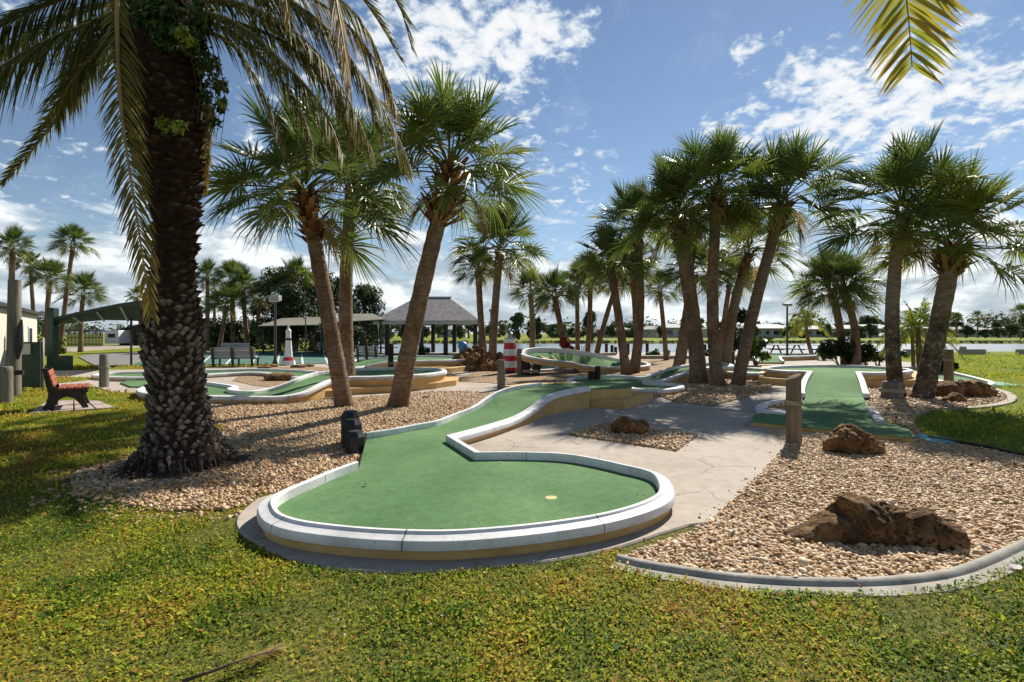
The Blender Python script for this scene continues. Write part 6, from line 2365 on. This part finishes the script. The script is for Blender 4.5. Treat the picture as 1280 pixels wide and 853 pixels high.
bush(1050, 458, 419, 50, 'dark round bush round the feet of the palm pair', 24.2, 4200, tint=.16)
bush(1083, 458, 424, 40, 'lower dark bush beside the bowed pale palm', 24.4, 3000, tint=.18)
bush(1186, 466, 436, 34, 'dark bush behind the leaning mossy palm', 19.5, 2200, tint=.22, size=.06)
bush(1098, 456, 440, 18, 'light green weedy clump beside the dark bush', 25, 700, 'fern', .5)
bush(917, 455, 372, 46, 'tall dark shrub behind the palm clump', 25, 4800, tint=.14, size=.09)
bush(944, 450, 404, 30, 'bright broad leaved shrub showing past the slanting palm', 25.5, 520, 'fern', .5, .2)
bush(1030, 452, 436, 26, 'grassy green clump by the second picnic table', 30, 700, 'fern', .4, .08)
bush(528, 452, 436, 20, 'small dark shrub at a gazebo post', 35.5, 700, tint=.2)
bush(508, 447, 441, 28, 'low green weeds in front of the gazebo', 36, 500, 'fern', .4)
bush(820, 449, 441, 60, 'low green weeds along the shore behind the chute', 36, 1400, 'fern', .35, .08)
bush(880, 450, 442, 46, 'low weeds on the shore behind the thick palm', 36, 900, 'fern', .33, .08)
bush(1120, 447, 438, 40, 'low scrub by the lake behind the spotted palm', 34, 900, 'fern', .4, .08)
# red bracts
x, y, _ = P(711, 452)
o = thing('bromeliad', 'red leaved plant growing at a palm foot by the banked chute', 'plant', (x - .25, 25.5, 0))
leaf_cloud('foliage', [((706 - 640) / FOC * 25.5, 25.5, 1.15, .32), ((712 - 640) / FOC * 25.5, 25.4, .75, .3)], 260, .12, MT['redleaf'], o, tuple(o.location), 5)
mb = MB(tuple(o.location))
for k in range(4):
    mb.tube([(o.location.x + .3, 25.5, 0), (o.location.x + .25 + .12 * k, 25.45, 1.0)], [.03, .015], 5)
mb.build('stem', MT['wood'], o)


# feather palms
def feather_crown(name, seed, n=20, L_=1.25, tint=.4):
    Vs, Fs, Ts, b = [], [], [], 0
    for i in range(n):
        u = i / (n - 1)
        a = i * 2.39996
        inc = R(78 - 88 * u)
        h = np.array([math.cos(a), math.sin(a), 0])
        c = [h * math.cos(inc) * L_ * s + np.array([0, 0, math.sin(inc) * L_ * s - .75 * L_ * s * s * math.cos(inc)]) for s in (0, .3, .6, .85, 1)]
        V, F, T, rp = frond([tuple(q) for q in c], seed + i, leaf=.34 * L_, npair=26, droop=.4, fold=12, tint=tint + .25 * u, width=.014 * L_)
        Vs.append(V)
        Fs.append(F + b)
        Ts.append(T)
        b += len(V)
    me = np_mesh(name, np.concatenate(Vs), np.concatenate(Fs), tint=np.concatenate(Ts))
    me.materials.append(MT['youngdate'])
    return me


FC = feather_crown('feather_crown', 900)


def feather_palm(px, base, top, rpx, wpx, Y, label, group=None, ctrl=0.0, rz=0.0):
    x = (px[0] - 640) / FOC * Y
    o = thing('feather_palm', label, 'palm tree', (x, Y, 0), 0, group)
    t = Vector(PD(px[1], top, Y))
    r = wpx / 2 / FOC * Y
    mb = MB((x, Y, 0))
    mb.tube(bez((x, Y, -.05), ((x + t.x) / 2 + ctrl, Y, t.z * .5), t, 14), [r * (1.2 - .4 * i / 13) for i in range(14)], 9)
    mb.build('trunk', MT['bark'], o, True)
    c = bpy.data.objects.new('crown', FC)
    link(c, o)
    c.location = t - Vector((x, Y, 0))
    s = rpx / FOC * Y / 1.15
    c.scale = (s, s, s)
    c.rotation_euler = (0, 0, rz)


feather_palm((1150, 1147), 463, 410, 40, 6, 21.5, 'small yellow green feather palm between the two mossy trunks')
feather_palm((1142, 1140), 463, 414, 30, 4, 22.3, 'shorter stem of the small feather palm clump', rz=1.2)
feather_palm((1017, 1008), 445, 400, 25, 4.5, 34, 'young feather palm with a bowed thin trunk near the picnic tables', ctrl=-.3, rz=.6)

# ------------------------------------------------------------------ far shore
GF = 'trees on the far shore'
far = [(575, 404, 20, 130, 'low tree'), (586, 398, 22, 150, 't'), (688, 404, 16, 190, 't'), (648, 391, 26, 112, 't'), (671, 394, 28, 115, 't'), (700, 404, 20, 160, 't'), (715, 408, 16, 170, 't'), (740, 388, 28, 104, 't'), (765, 404, 18, 160, 't'), (783, 404, 20, 180, 't'),
       (800, 406, 18, 170, 't'), (838, 404, 22, 190, 't'), (890, 400, 24, 180, 't'), (870, 404, 20, 200, 't'), (952, 402, 26, 175, 't'), (968, 398, 26, 200, 't'), (1000, 390, 22, 170, 't'), (1024, 402, 20, 190, 't'), (1066, 398, 22, 200, 't'), (1086, 396, 28, 190, 't'),
       (1104, 404, 18, 200, 't'), (1130, 398, 22, 180, 't'), (1170, 402, 22, 190, 't'), (1190, 398, 18, 210, 't'), (1245, 404, 22, 180, 't'), (1275, 396, 30, 170, 't'), (1262, 410, 14, 160, 't'), (548, 404, 22, 150, 't'), (508, 402, 24, 140, 't'), (530, 408, 20, 160, 't'),
       (612, 407, 22, 170, 't'), (625, 404, 20, 180, 't'), (488, 404, 26, 130, 't'), (1300, 400, 40, 180, 't'), (1335, 398, 40, 190, 't'), (462, 402, 26, 140, 't')] + [(p_, t_, w_, Y_, 't') for p_, t_, w_, Y_ in ((942, 411, 14, 140), (985, 412, 12, 138), (1000, 409, 16, 142), (1034, 411, 14, 145), (1052, 409, 18, 140), (1075, 412, 12, 138), (1088, 408, 18, 142), (1118, 411, 16, 140), (790, 410, 16, 142), (825, 411, 16, 140), (748, 411, 12, 145), (1182, 409, 18, 142), (1208, 412, 16, 150), (1232, 410, 14, 145), (1248, 412, 16, 150), (900, 410, 18, 140), (925, 411, 14, 138), (690, 411, 16, 150), (725, 411, 12, 150))]
rf = random.Random(31)
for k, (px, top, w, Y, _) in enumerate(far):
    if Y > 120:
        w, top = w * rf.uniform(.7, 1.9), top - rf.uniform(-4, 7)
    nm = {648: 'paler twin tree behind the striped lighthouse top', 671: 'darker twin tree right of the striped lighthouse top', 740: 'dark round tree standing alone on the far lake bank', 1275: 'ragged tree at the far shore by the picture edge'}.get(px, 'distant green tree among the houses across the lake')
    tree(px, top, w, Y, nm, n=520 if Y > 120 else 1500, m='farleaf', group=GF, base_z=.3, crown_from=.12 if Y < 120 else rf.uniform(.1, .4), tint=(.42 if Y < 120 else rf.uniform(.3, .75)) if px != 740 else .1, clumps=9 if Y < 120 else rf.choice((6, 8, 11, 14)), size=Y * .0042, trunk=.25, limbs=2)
# tall thin pines
for px, top, w, Y, lb in ((996, 386, 20, 175, 'tall thin pine with a tufted head near the slim lamp post'), (1012, 392, 14, 185, 'smaller thin pine beside the tall tufted pine'), (1086, 391, 26, 185, 'flat topped pine across the lake right of the palm pair'), (1196, 391, 14, 185, 'dark round headed tree behind the mossy palm')):
    tree(px, top, w, Y, lb, 'pine_tree', 420, m='farleaf', base_z=.3, crown_from=.5, tint=.2, clumps=8, size=Y * .004, trunk=.22)
for px, top, r, Y, lb in (((1222, 1222), 396, 10, 150, 'lone fan palm on the far bank lawn'), ((1195, 1195), 397, 9, 170, 'fan palm on the far bank behind the mossy palm'), ((812, 812), 408, 6, 190, 'tiny palm across the lake behind the clump'), ((854, 854), 408, 6, 190, 'tiny palm across the lake by the thick trunk'),
                          ((716, 716), 408, 6, 180, 'tiny palm across the lake above the chute'), ((1276, 1276), 392, 14, 120, 'palm on the far bank at the picture edge')):
    sabal((px[0], 424), (px[0], 410), (px[1], top + 2), (px[1], top), 2.2, r, lb, Y=Y, var=1, far=True, group=GF)
# distant woods
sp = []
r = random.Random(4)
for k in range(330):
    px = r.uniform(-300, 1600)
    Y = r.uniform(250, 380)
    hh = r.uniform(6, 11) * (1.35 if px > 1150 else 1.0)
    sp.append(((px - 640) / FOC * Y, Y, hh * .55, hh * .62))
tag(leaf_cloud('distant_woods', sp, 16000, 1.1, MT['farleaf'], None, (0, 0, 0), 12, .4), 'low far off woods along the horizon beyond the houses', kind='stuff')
# far bank: rough grass edge
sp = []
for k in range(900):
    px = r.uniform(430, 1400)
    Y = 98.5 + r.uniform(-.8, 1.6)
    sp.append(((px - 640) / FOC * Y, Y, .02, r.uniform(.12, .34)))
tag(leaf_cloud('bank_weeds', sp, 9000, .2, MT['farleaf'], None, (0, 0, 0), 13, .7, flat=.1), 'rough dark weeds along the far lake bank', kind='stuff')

HN = 'low houses across the lake'


def house(px, w, Y, label, h=2.7, rh=1.3, roof='houseroof', depth=9.0, wins=4, carport=True):
    x = (px - 640) / FOC * Y
    W = w / FOC * Y
    o = thing('house', label, 'house', (x, Y, .3), 0, HN)
    org = (x, Y, .3)
    b = MB(org)
    b.prism([(x - W / 2, Y), (x + W / 2, Y), (x + W / 2, Y + depth), (x - W / 2, Y + depth)], .2, .3 + h)
    b.build('wall', MT['housewall'], o)
    b = MB(org)
    e = .7
    z0, z1 = .3 + h, .3 + h + rh
    c = [(x - W / 2 - e, Y - e - .6), (x + W / 2 + e, Y - e - .6), (x + W / 2 + e, Y + depth + e), (x - W / 2 - e, Y + depth + e)]
    V = [(*p, z0) for p in c] + [(x - W / 2 + 1.5, Y + depth / 2, z1), (x + W / 2 - 1.5, Y + depth / 2, z1)] + [(*p, z0 - .18) for p in c]
    b.add(V, [(0, 1, 5, 4), (1, 2, 5), (2, 3, 4, 5), (3, 0, 4), (9, 8, 7, 6), (0, 6, 7, 1), (1, 7, 8, 2), (2, 8, 9, 3), (3, 9, 6, 0)])
    b.build('roof', MT[roof], o)
    for k in range(wins):
        xx = x - W / 2 + W * (k + .5) / wins
        ww = W / wins * (.72 if k % 3 != 1 else .35)
        b = MB(org)
        b.box((xx, Y - .03, .3 + h * .55), (ww, .1, h * .52 if k % 3 != 1 else h * .42))
        fr = b.build('window', MT['white'], o)
        b = MB(org)
        b.box((xx, Y - .085, .3 + h * .55), (ww * .92, .04, h * .46 if k % 3 != 1 else h * .36))
        b.build('pane', MT['glass'], fr)
    if carport:
        for k in range(3):
            b = MB(org)
            b.tube([(x - W / 2 + W * .45 * k + .1, Y - 1.0, .2), (x - W / 2 + W * .45 * k + .1, Y - 1.0, z0 - .15)], .09, 6)
            b.build('post', MT['white'], o)


for a in ((965, 46, 150, 'low white house with a wide dark screened porch by the slim lamp post', 2.8, 1.3, 'houseroof', 9, 4), (1018, 50, 165, 'pale roofed house behind the picnic tables', 2.7, 1.2, 'houseroof', 9, 4), (1066, 44, 160, 'white house behind the palm pair', 2.8, 1.2, 'houseroof', 9, 4),
          (1100, 40, 155, 'pale house with big windows right of the palm pair', 2.8, 1.3, 'houseroof', 9, 4), (910, 40, 160, 'house hidden among the clump trunks', 2.7, 1.2, 'houseroof2', 9, 3), (843, 26, 150, 'white house with two dark windows seen between palms', 3.0, 1.2, 'houseroof', 8, 2),
          (812, 34, 165, 'low house behind the lone shore post', 2.6, 1.1, 'houseroof2', 8, 3), (768, 34, 165, 'pale roof house behind the leaning thin palm', 2.6, 1.1, 'houseroof', 8, 3), (705, 36, 175, 'low tan house across the lake by the red leaved plant', 2.6, 1.1, 'houseroof2', 8, 3), (565, 34, 170, 'low house across the lake behind the gazebo', 2.6, 1.1, 'houseroof2', 8, 3),
          (1215, 50, 190, 'wide low grey house at the right on the far bank', 2.7, 1.0, 'houseroof2', 9, 5), (1160, 30, 180, 'pale house behind the feather palm', 2.6, 1.1, 'houseroof', 9, 3), (1268, 26, 175, 'yellowish house at the far right of the bank', 2.6, 1.0, 'houseroof', 9, 3)):
    house(a[0], a[1], a[2], a[3], a[4], a[5], a[6], a[7], a[8])
# parked white car by the far house
Y = 140
x = (1107 - 640) / FOC * Y
o = thing('parked_car', 'small white car parked on the far bank', 'car', (x, Y, .35))
b = MB((x, Y, .35))
pr = [(-2.1, .3), (-2.1, .75), (-1.5, .85), (-.9, 1.4), (.7, 1.4), (1.3, .9), (2.1, .75), (2.1, .3)]
V = [(x + a, Y - .85, .35 + c) for a, c in pr] + [(x + a, Y + .85, .35 + c) for a, c in pr]
n = len(pr)
b.add(V, [tuple(range(n)), tuple(range(2 * n - 1, n - 1, -1))] + [(i, n + i, n + (i + 1) % n, (i + 1) % n) for i in range(n)])
b.build('body', MT['white'], o)
b = MB((x, Y, .35))
b.box((x - .1, Y - .86, .35 + 1.12), (1.5, .03, .4))
b.build('window', MT['glass'], o)
for s in (-1.3, 1.3):
    b = MB((x, Y, .35))
    b.tube([(x + s, Y - .9, .68), (x + s, Y - .7, .68)], .33, 12)
    b.build('wheel', MT['black'], o)


# ================================================================== grass
def grass_field(name, n, region, size, hmax, seed, blade=.3, label='', vary=1.0):
    """small leaves and blades over the lawn; region(X,Y) gives a keep-probability"""
    rng = np.random.default_rng(seed)
    (x0, x1), (y0, y1) = region
    Y = rng.uniform(y0 ** .5, y1 ** .5, n) ** 2 if y0 > 0 else rng.uniform(y0, y1, n)
    X = rng.uniform(x0, x1, n)
    k = np.abs(X) < Y * 1.02 + 1.2
    for poly in EXCL:
        k &= ~inside(X, Y, poly)
    patch = vnoise(X, Y, 1.7, 21) * .6 + vnoise(X, Y, 5.5, 22) * .4
    k &= rng.random(n) < np.clip(.62 + 1.0 * (patch - .38), .4, 1)
    X, Y, patch = X[k], Y[k], patch[k]
    n = len(X)
    isb = rng.random(n) < blade
    az = rng.uniform(0, 2 * np.pi, n)
    tilt = np.where(isb, rng.uniform(.6, 1.4, n), rng.uniform(-.1, .75, n))
    ln = size * rng.lognormal(0, .35, n) * np.where(isb, 2.0, 1.0) * (.7 + .7 * patch)
    wd = ln * np.where(isb, .10, .36)
    z0 = rng.uniform(0, 1, n) ** 1.3 * hmax * (.35 + 1.1 * patch) * np.where(isb, .2, 1.0)
    d = np.stack([np.cos(az) * np.cos(tilt), np.sin(az) * np.cos(tilt), np.sin(tilt)], -1)
    s = np.stack([-np.sin(az), np.cos(az), rng.normal(0, .35, n)], -1)
    c = np.stack([X, Y, z0], -1)
    bend = np.stack([np.zeros(n), np.zeros(n), -ln * .25], -1)
    q = np.stack([c, c + d * (ln * .5)[:, None] - s * wd[:, None], c + d * ln[:, None] + bend, c + d * (ln * .5)[:, None] + s * wd[:, None]], 1)
    q[..., 2] = np.maximum(q[..., 2], .002)
    dry = vnoise(X, Y, .85, 31) * .5 + vnoise(X, Y, 3.1, 32) * .5
    side = np.clip((X + 1.0) / -3.5, -.5, 1) * .10
    t = np.clip(.33 + rng.normal(0, .23 * vary, n) + 1.35 * vary * (dry - .47) + side + .1 * isb, 0, 1)
    t = np.where((rng.random(n) < .055 * vary), rng.uniform(.8, 1.0, n), t)
    o = obj_np(name, q.reshape(-1, 3), np.arange(n * 4).reshape(n, 4), MT['grass'], tint=np.repeat(t, 4))
    tag(o, label, kind='stuff')


PADP = px_poly([(34, 519), (60, 502), (124, 502.5), (146, 511)], 0)
KERBP = [p[:2] for p in kp] + [(9, 9)]
KOUT = px_poly([(768, 705), (798, 713), (838, 722), (905, 734), (980, 741), (1060, 744), (1130, 741), (1192, 732), (1242, 716), (1290, 694), (1340, 671), (1380, 635), (1390, 600), (1300, 580), (1280, 573), (900, 560), (800, 650)], 0)
rb_ = random.Random(2)
BED_LS = [(x + rb_.uniform(-.03, .03), y + (.16 if y < 5.6 and x < -2 else .03)) for x, y in BED_L]
EXCL = [PATH, BED_LS, BED_R, BED_P, PADP, KOUT, px_poly([(120, 459), (500, 455), (470, 440), (190, 441), (98, 447)], 0)]
# ragged edge of the bed by the date palm: leaves creep in, so exclude a slightly smaller bed there
grass_field('grass', 430000, ((-6.2, 6.2), (1.9, 5.2)), .0142, .025, 1, .30, 'low weedy green and yellow lawn leaves in front of the big green')
grass_field('grass', 150000, ((-14, -2.2), (5.0, 13.5)), .024, .03, 2, .5, 'short lawn grass round the red bench and date palm')
grass_field('grass', 90000, ((4.5, 20), (5.2, 20)), .034, .03, 3, .6, 'short bright lawn grass beside the mossy palms', .5)
grass_field('grass', 60000, ((-24, -9), (13.0, 26)), .045, .04, 4, .6, 'lawn grass between the walk and the green canopy')
grass_field('grass', 110000, ((7, 44), (18, 38)), .045, .03, 5, .8, 'lawn grass on the bright lawn towards the lake', .4)
# tiny flowers
rngf = np.random.default_rng(44)
n = 420
Y = rngf.uniform(2.2, 4.6, n)
X = rngf.uniform(-4, 4, n)
k = (vnoise(X, Y, 1.3, 55) > .50) & (np.abs(X) < Y + 1)
for poly in EXCL:
    k &= ~inside(X, Y, poly)
X, Y = X[k], Y[k]
n = len(X)
a = rngf.uniform(0, 6.28, n)
s = rngf.uniform(.003, .006, n)
z = rngf.uniform(.03, .055, n)
q = np.stack([np.stack([X + s * np.cos(a + j * 1.5708), Y + s * np.sin(a + j * 1.5708), z + rngf.uniform(-.004, .006, n)], -1) for j in range(4)], 1)
tag(obj_np('wildflowers', q.reshape(-1, 3), np.arange(n * 4).reshape(n, 4), MT['petal']), 'tiny pale flowers sprinkled through the front lawn', kind='stuff')
# ================================================================== camera, sky, sun
cam = bpy.data.cameras.new('camera')
cam.lens, cam.sensor_width = 18.0, 36.0
cam.clip_start, cam.clip_end = .05, 6000
cam.shift_y = -9.5 / 1280
co_ = bpy.data.objects.new('camera', cam)
link(co_)
co_.location = (0, 0, EYE)
co_.rotation_euler = (R(90), 0, 0)
scene.camera = co_

AZ, EL = R(32), R(41)
sd = Vector((math.sin(AZ) * math.cos(EL), math.cos(AZ) * math.cos(EL), math.sin(EL)))
sun = bpy.data.lights.new('sun', 'SUN')
sun.energy, sun.angle, sun.color = 4.8, R(.55), (1.0, .94, .85)
so = bpy.data.objects.new('sun', sun)
link(so)
so.rotation_euler = sd.to_track_quat('Z', 'Y').to_euler()
so.location = (10, 20, 30)

w = bpy.data.worlds.new('World')
scene.world = w
w.use_nodes = True
nt = w.node_tree
nt.nodes.clear()


class WN(NT):
    def __init__(self, nt):
        self.nt = nt


W = WN(nt)
out = W.n('ShaderNodeOutputWorld')
bg = W.n('ShaderNodeBackground')
bg.inputs['Strength'].default_value = SKY_STRENGTH = 0.10
W.l(bg.outputs[0], out.inputs[0])
sky = W.n('ShaderNodeTexSky', sky_type='NISHITA')
sky.sun_disc = False
sky.sun_elevation, sky.sun_rotation = EL, AZ
sky.air_density, sky.dust_density, sky.ozone_density, sky.altitude = 1.0, .04, 2.0, 0
geo = W.n('ShaderNodeTexCoord')
d = geo.outputs['Generated']
sx = W.n('ShaderNodeSeparateXYZ')
W.l(d, sx.inputs[0])
zc = W.math('ADD', W.math('MAXIMUM', sx.outputs[2], 0.0), .30)
px_ = W.math('DIVIDE', sx.outputs[0], zc)
py_ = W.math('DIVIDE', sx.outputs[1], zc)
cx = W.n('ShaderNodeCombineXYZ')
W.l(px_, cx.inputs[0])
W.l(py_, cx.inputs[1])
pv_ = cx.outputs[0]


def smooth(v, a, b):
    m = W.n('ShaderNodeMapRange', interpolation_type='SMOOTHSTEP')
    m.inputs['From Min'].default_value = a
    m.inputs['From Max'].default_value = b
    W.l(v, m.inputs['Value'])
    return m.outputs[0]


def blob(x, y, r, amp, sxy=1.0):
    s = W.n('ShaderNodeVectorMath', operation='SUBTRACT')
    W.l(pv_, s.inputs[0])
    s.inputs[1].default_value = (x, y, 0)
    m = W.n('ShaderNodeVectorMath', operation='MULTIPLY')
    W.l(s.outputs[0], m.inputs[0])
    m.inputs[1].default_value = (1 / r, sxy / r, 0)
    q = W.n('ShaderNodeVectorMath', operation='DOT_PRODUCT')
    W.l(m.outputs[0], q.inputs[0])
    W.l(m.outputs[0], q.inputs[1])
    return W.math('MULTIPLY', W.math('EXPONENT', W.math('MULTIPLY', q.outputs['Value'], -1.0)), amp)


def pdir(px, py):
    v = Vector((px - 640, 640, 417 - py)).normalized()
    return v.x / (v.z + .30), v.y / (v.z + .30)


# broken high cloud
cov = W.math('MULTIPLY', W.math('SUBTRACT', W.noise(pv_, 1.9, 4, .55, .4), .5), .45)
for (a, b), r, amp in ((pdir(1120, 100), .50, .26), (pdir(1010, 130), .35, .10), (pdir(1230, 130), .5, .2), (pdir(560, 40), .34, .22), (pdir(690, 45), .16, .2), (pdir(640, 110), .3, .20), (pdir(480, 90), .30, .18), (pdir(720, 215), .40, .20),
                     (pdir(840, 75), .34, -.26), (pdir(820, 150), .40, -.20), (pdir(715, 40), .11, .30), (pdir(936, 56), .10, .40), (pdir(890, 152), .11, .34), (pdir(760, 110), .08, .2), (pdir(620, 60), .14, .12), (pdir(1000, 75), .12, .16), (pdir(60, 150), .7, -.05), (pdir(80, 230), .9, .13), (pdir(330, 60), .5, .0), (pdir(1080, 20), .2, -.2), (pdir(1240, 60), .16, -.12), (pdir(900, 165), .3, .12)):
    cov = W.math('ADD', cov, blob(a, b, r * .66, amp * (.74 if amp > 0 else 1)))
cells = W.math('ADD', W.math('MULTIPLY', W.math('SUBTRACT', W.noise(pv_, 15.0, 6, .58, .35), .5), 1.7), .5)
cellf = W.noise(pv_, 38.0, 4, .6, .2)
cl = W.math('ADD', W.math('ADD', W.math('MULTIPLY', cells, .72), W.math('MULTIPLY', W.math('ADD', W.math('MULTIPLY', W.math('SUBTRACT', cellf, .5), 1.6), .5), .28)), cov)
high = smooth(cl, .58, .84)
thin = W.math('MULTIPLY', smooth(W.noise(pv_, 4.4, 6, .65, .8), .50, .78), .30)
high = W.math('MAXIMUM', high, thin)
# low cumulus band towards the horizon: azimuth and height
az = W.math('ARCTAN2', sx.outputs[0], sx.outputs[1])
lc = W.n('ShaderNodeCombineXYZ')
W.l(W.math('MULTIPLY', az, 1.0), lc.inputs[0])
W.l(W.math('MULTIPLY', sx.outputs[2], 2.6), lc.inputs[1])
low1 = W.noise(lc.outputs[0], 5.0, 7, .58, .3)
# cover grows towards the horizon
hcov = smooth(sx.outputs[2], .33, .06)
lowm = smooth(W.math('ADD', low1, W.math('MULTIPLY', W.math('SUBTRACT', hcov, .5), .46)), .50, .62)
vis = smooth(sx.outputs[2], .36, .24)
lowm = W.math('MULTIPLY', lowm, vis)
# cloud brightness: bright tops, greyer bases
lofs = W.n('ShaderNodeVectorMath', operation='ADD')
W.l(lc.outputs[0], lofs.inputs[0])
lofs.inputs[1].default_value = (.03, .07, 0)
low2 = W.noise(lofs.outputs[0], 5.0, 7, .58, .3)
shade = smooth(W.math('SUBTRACT', low1, low2), -.10, .13)
low3 = W.noise(lc.outputs[0], 13.0, 5, .6, .3)
shade = W.math('ADD', W.math('MULTIPLY', shade, .5), W.math('MULTIPLY', W.math('ADD', W.math('MULTIPLY', W.math('SUBTRACT', low3, .5), 1.9), .5), .5))
K = 1.0 / SKY_STRENGTH
lowc = W.ramp(shade, [(.24, (.25 * K / 10, .30 * K / 10, .345 * K / 10)), (.48, (.37 * K / 10, .42 * K / 10, .455 * K / 10)), (.74, (.58 * K / 10, .61 * K / 10, .62 * K / 10))])
highc = W.ramp(cl, [(.58, (.36 * K / 10, .45 * K / 10, .52 * K / 10)), (.95, (.62 * K / 10, .62 * K / 10, .62 * K / 10))])
lowc = W.mix(1.0, lowc, (10.8, 10.8, 10.8), 'MULTIPLY')
highc = W.mix(1.0, highc, (10.0, 10.0, 10.0), 'MULTIPLY')
skyc = W.mix(1.0, sky.outputs[0], (.62, .61, .605), 'MULTIPLY')
c = W.mix(W.math('MULTIPLY', high, .93), skyc, highc)
c = W.mix(W.math('MULTIPLY', lowm, .94), c, lowc)
W.l(c, bg.inputs[0])

vs = scene.view_settings
scene.display_settings.display_device = 'sRGB'
vs.view_transform = 'Standard'
vs.look = 'None'
vs.exposure = 0.70
vs.gamma = 1.0
vs.use_curve_mapping = False
scene.render.engine = 'CYCLES'
cy = scene.cycles
cy.use_denoising = True
try:
    cy.denoiser = 'OPENIMAGEDENOISE'
    cy.denoising_input_passes = 'RGB_ALBEDO_NORMAL'
except Exception:
    pass
cy.max_bounces = 7
cy.diffuse_bounces = 3
cy.glossy_bounces = 3
cy.transmission_bounces = 4
cy.transparent_max_bounces = 6
cy.sample_clamp_indirect = 8
cy.use_adaptive_sampling = True
cy.adaptive_threshold = .004
cy.use_fast_gi = False
scene.render.film_transparent = False
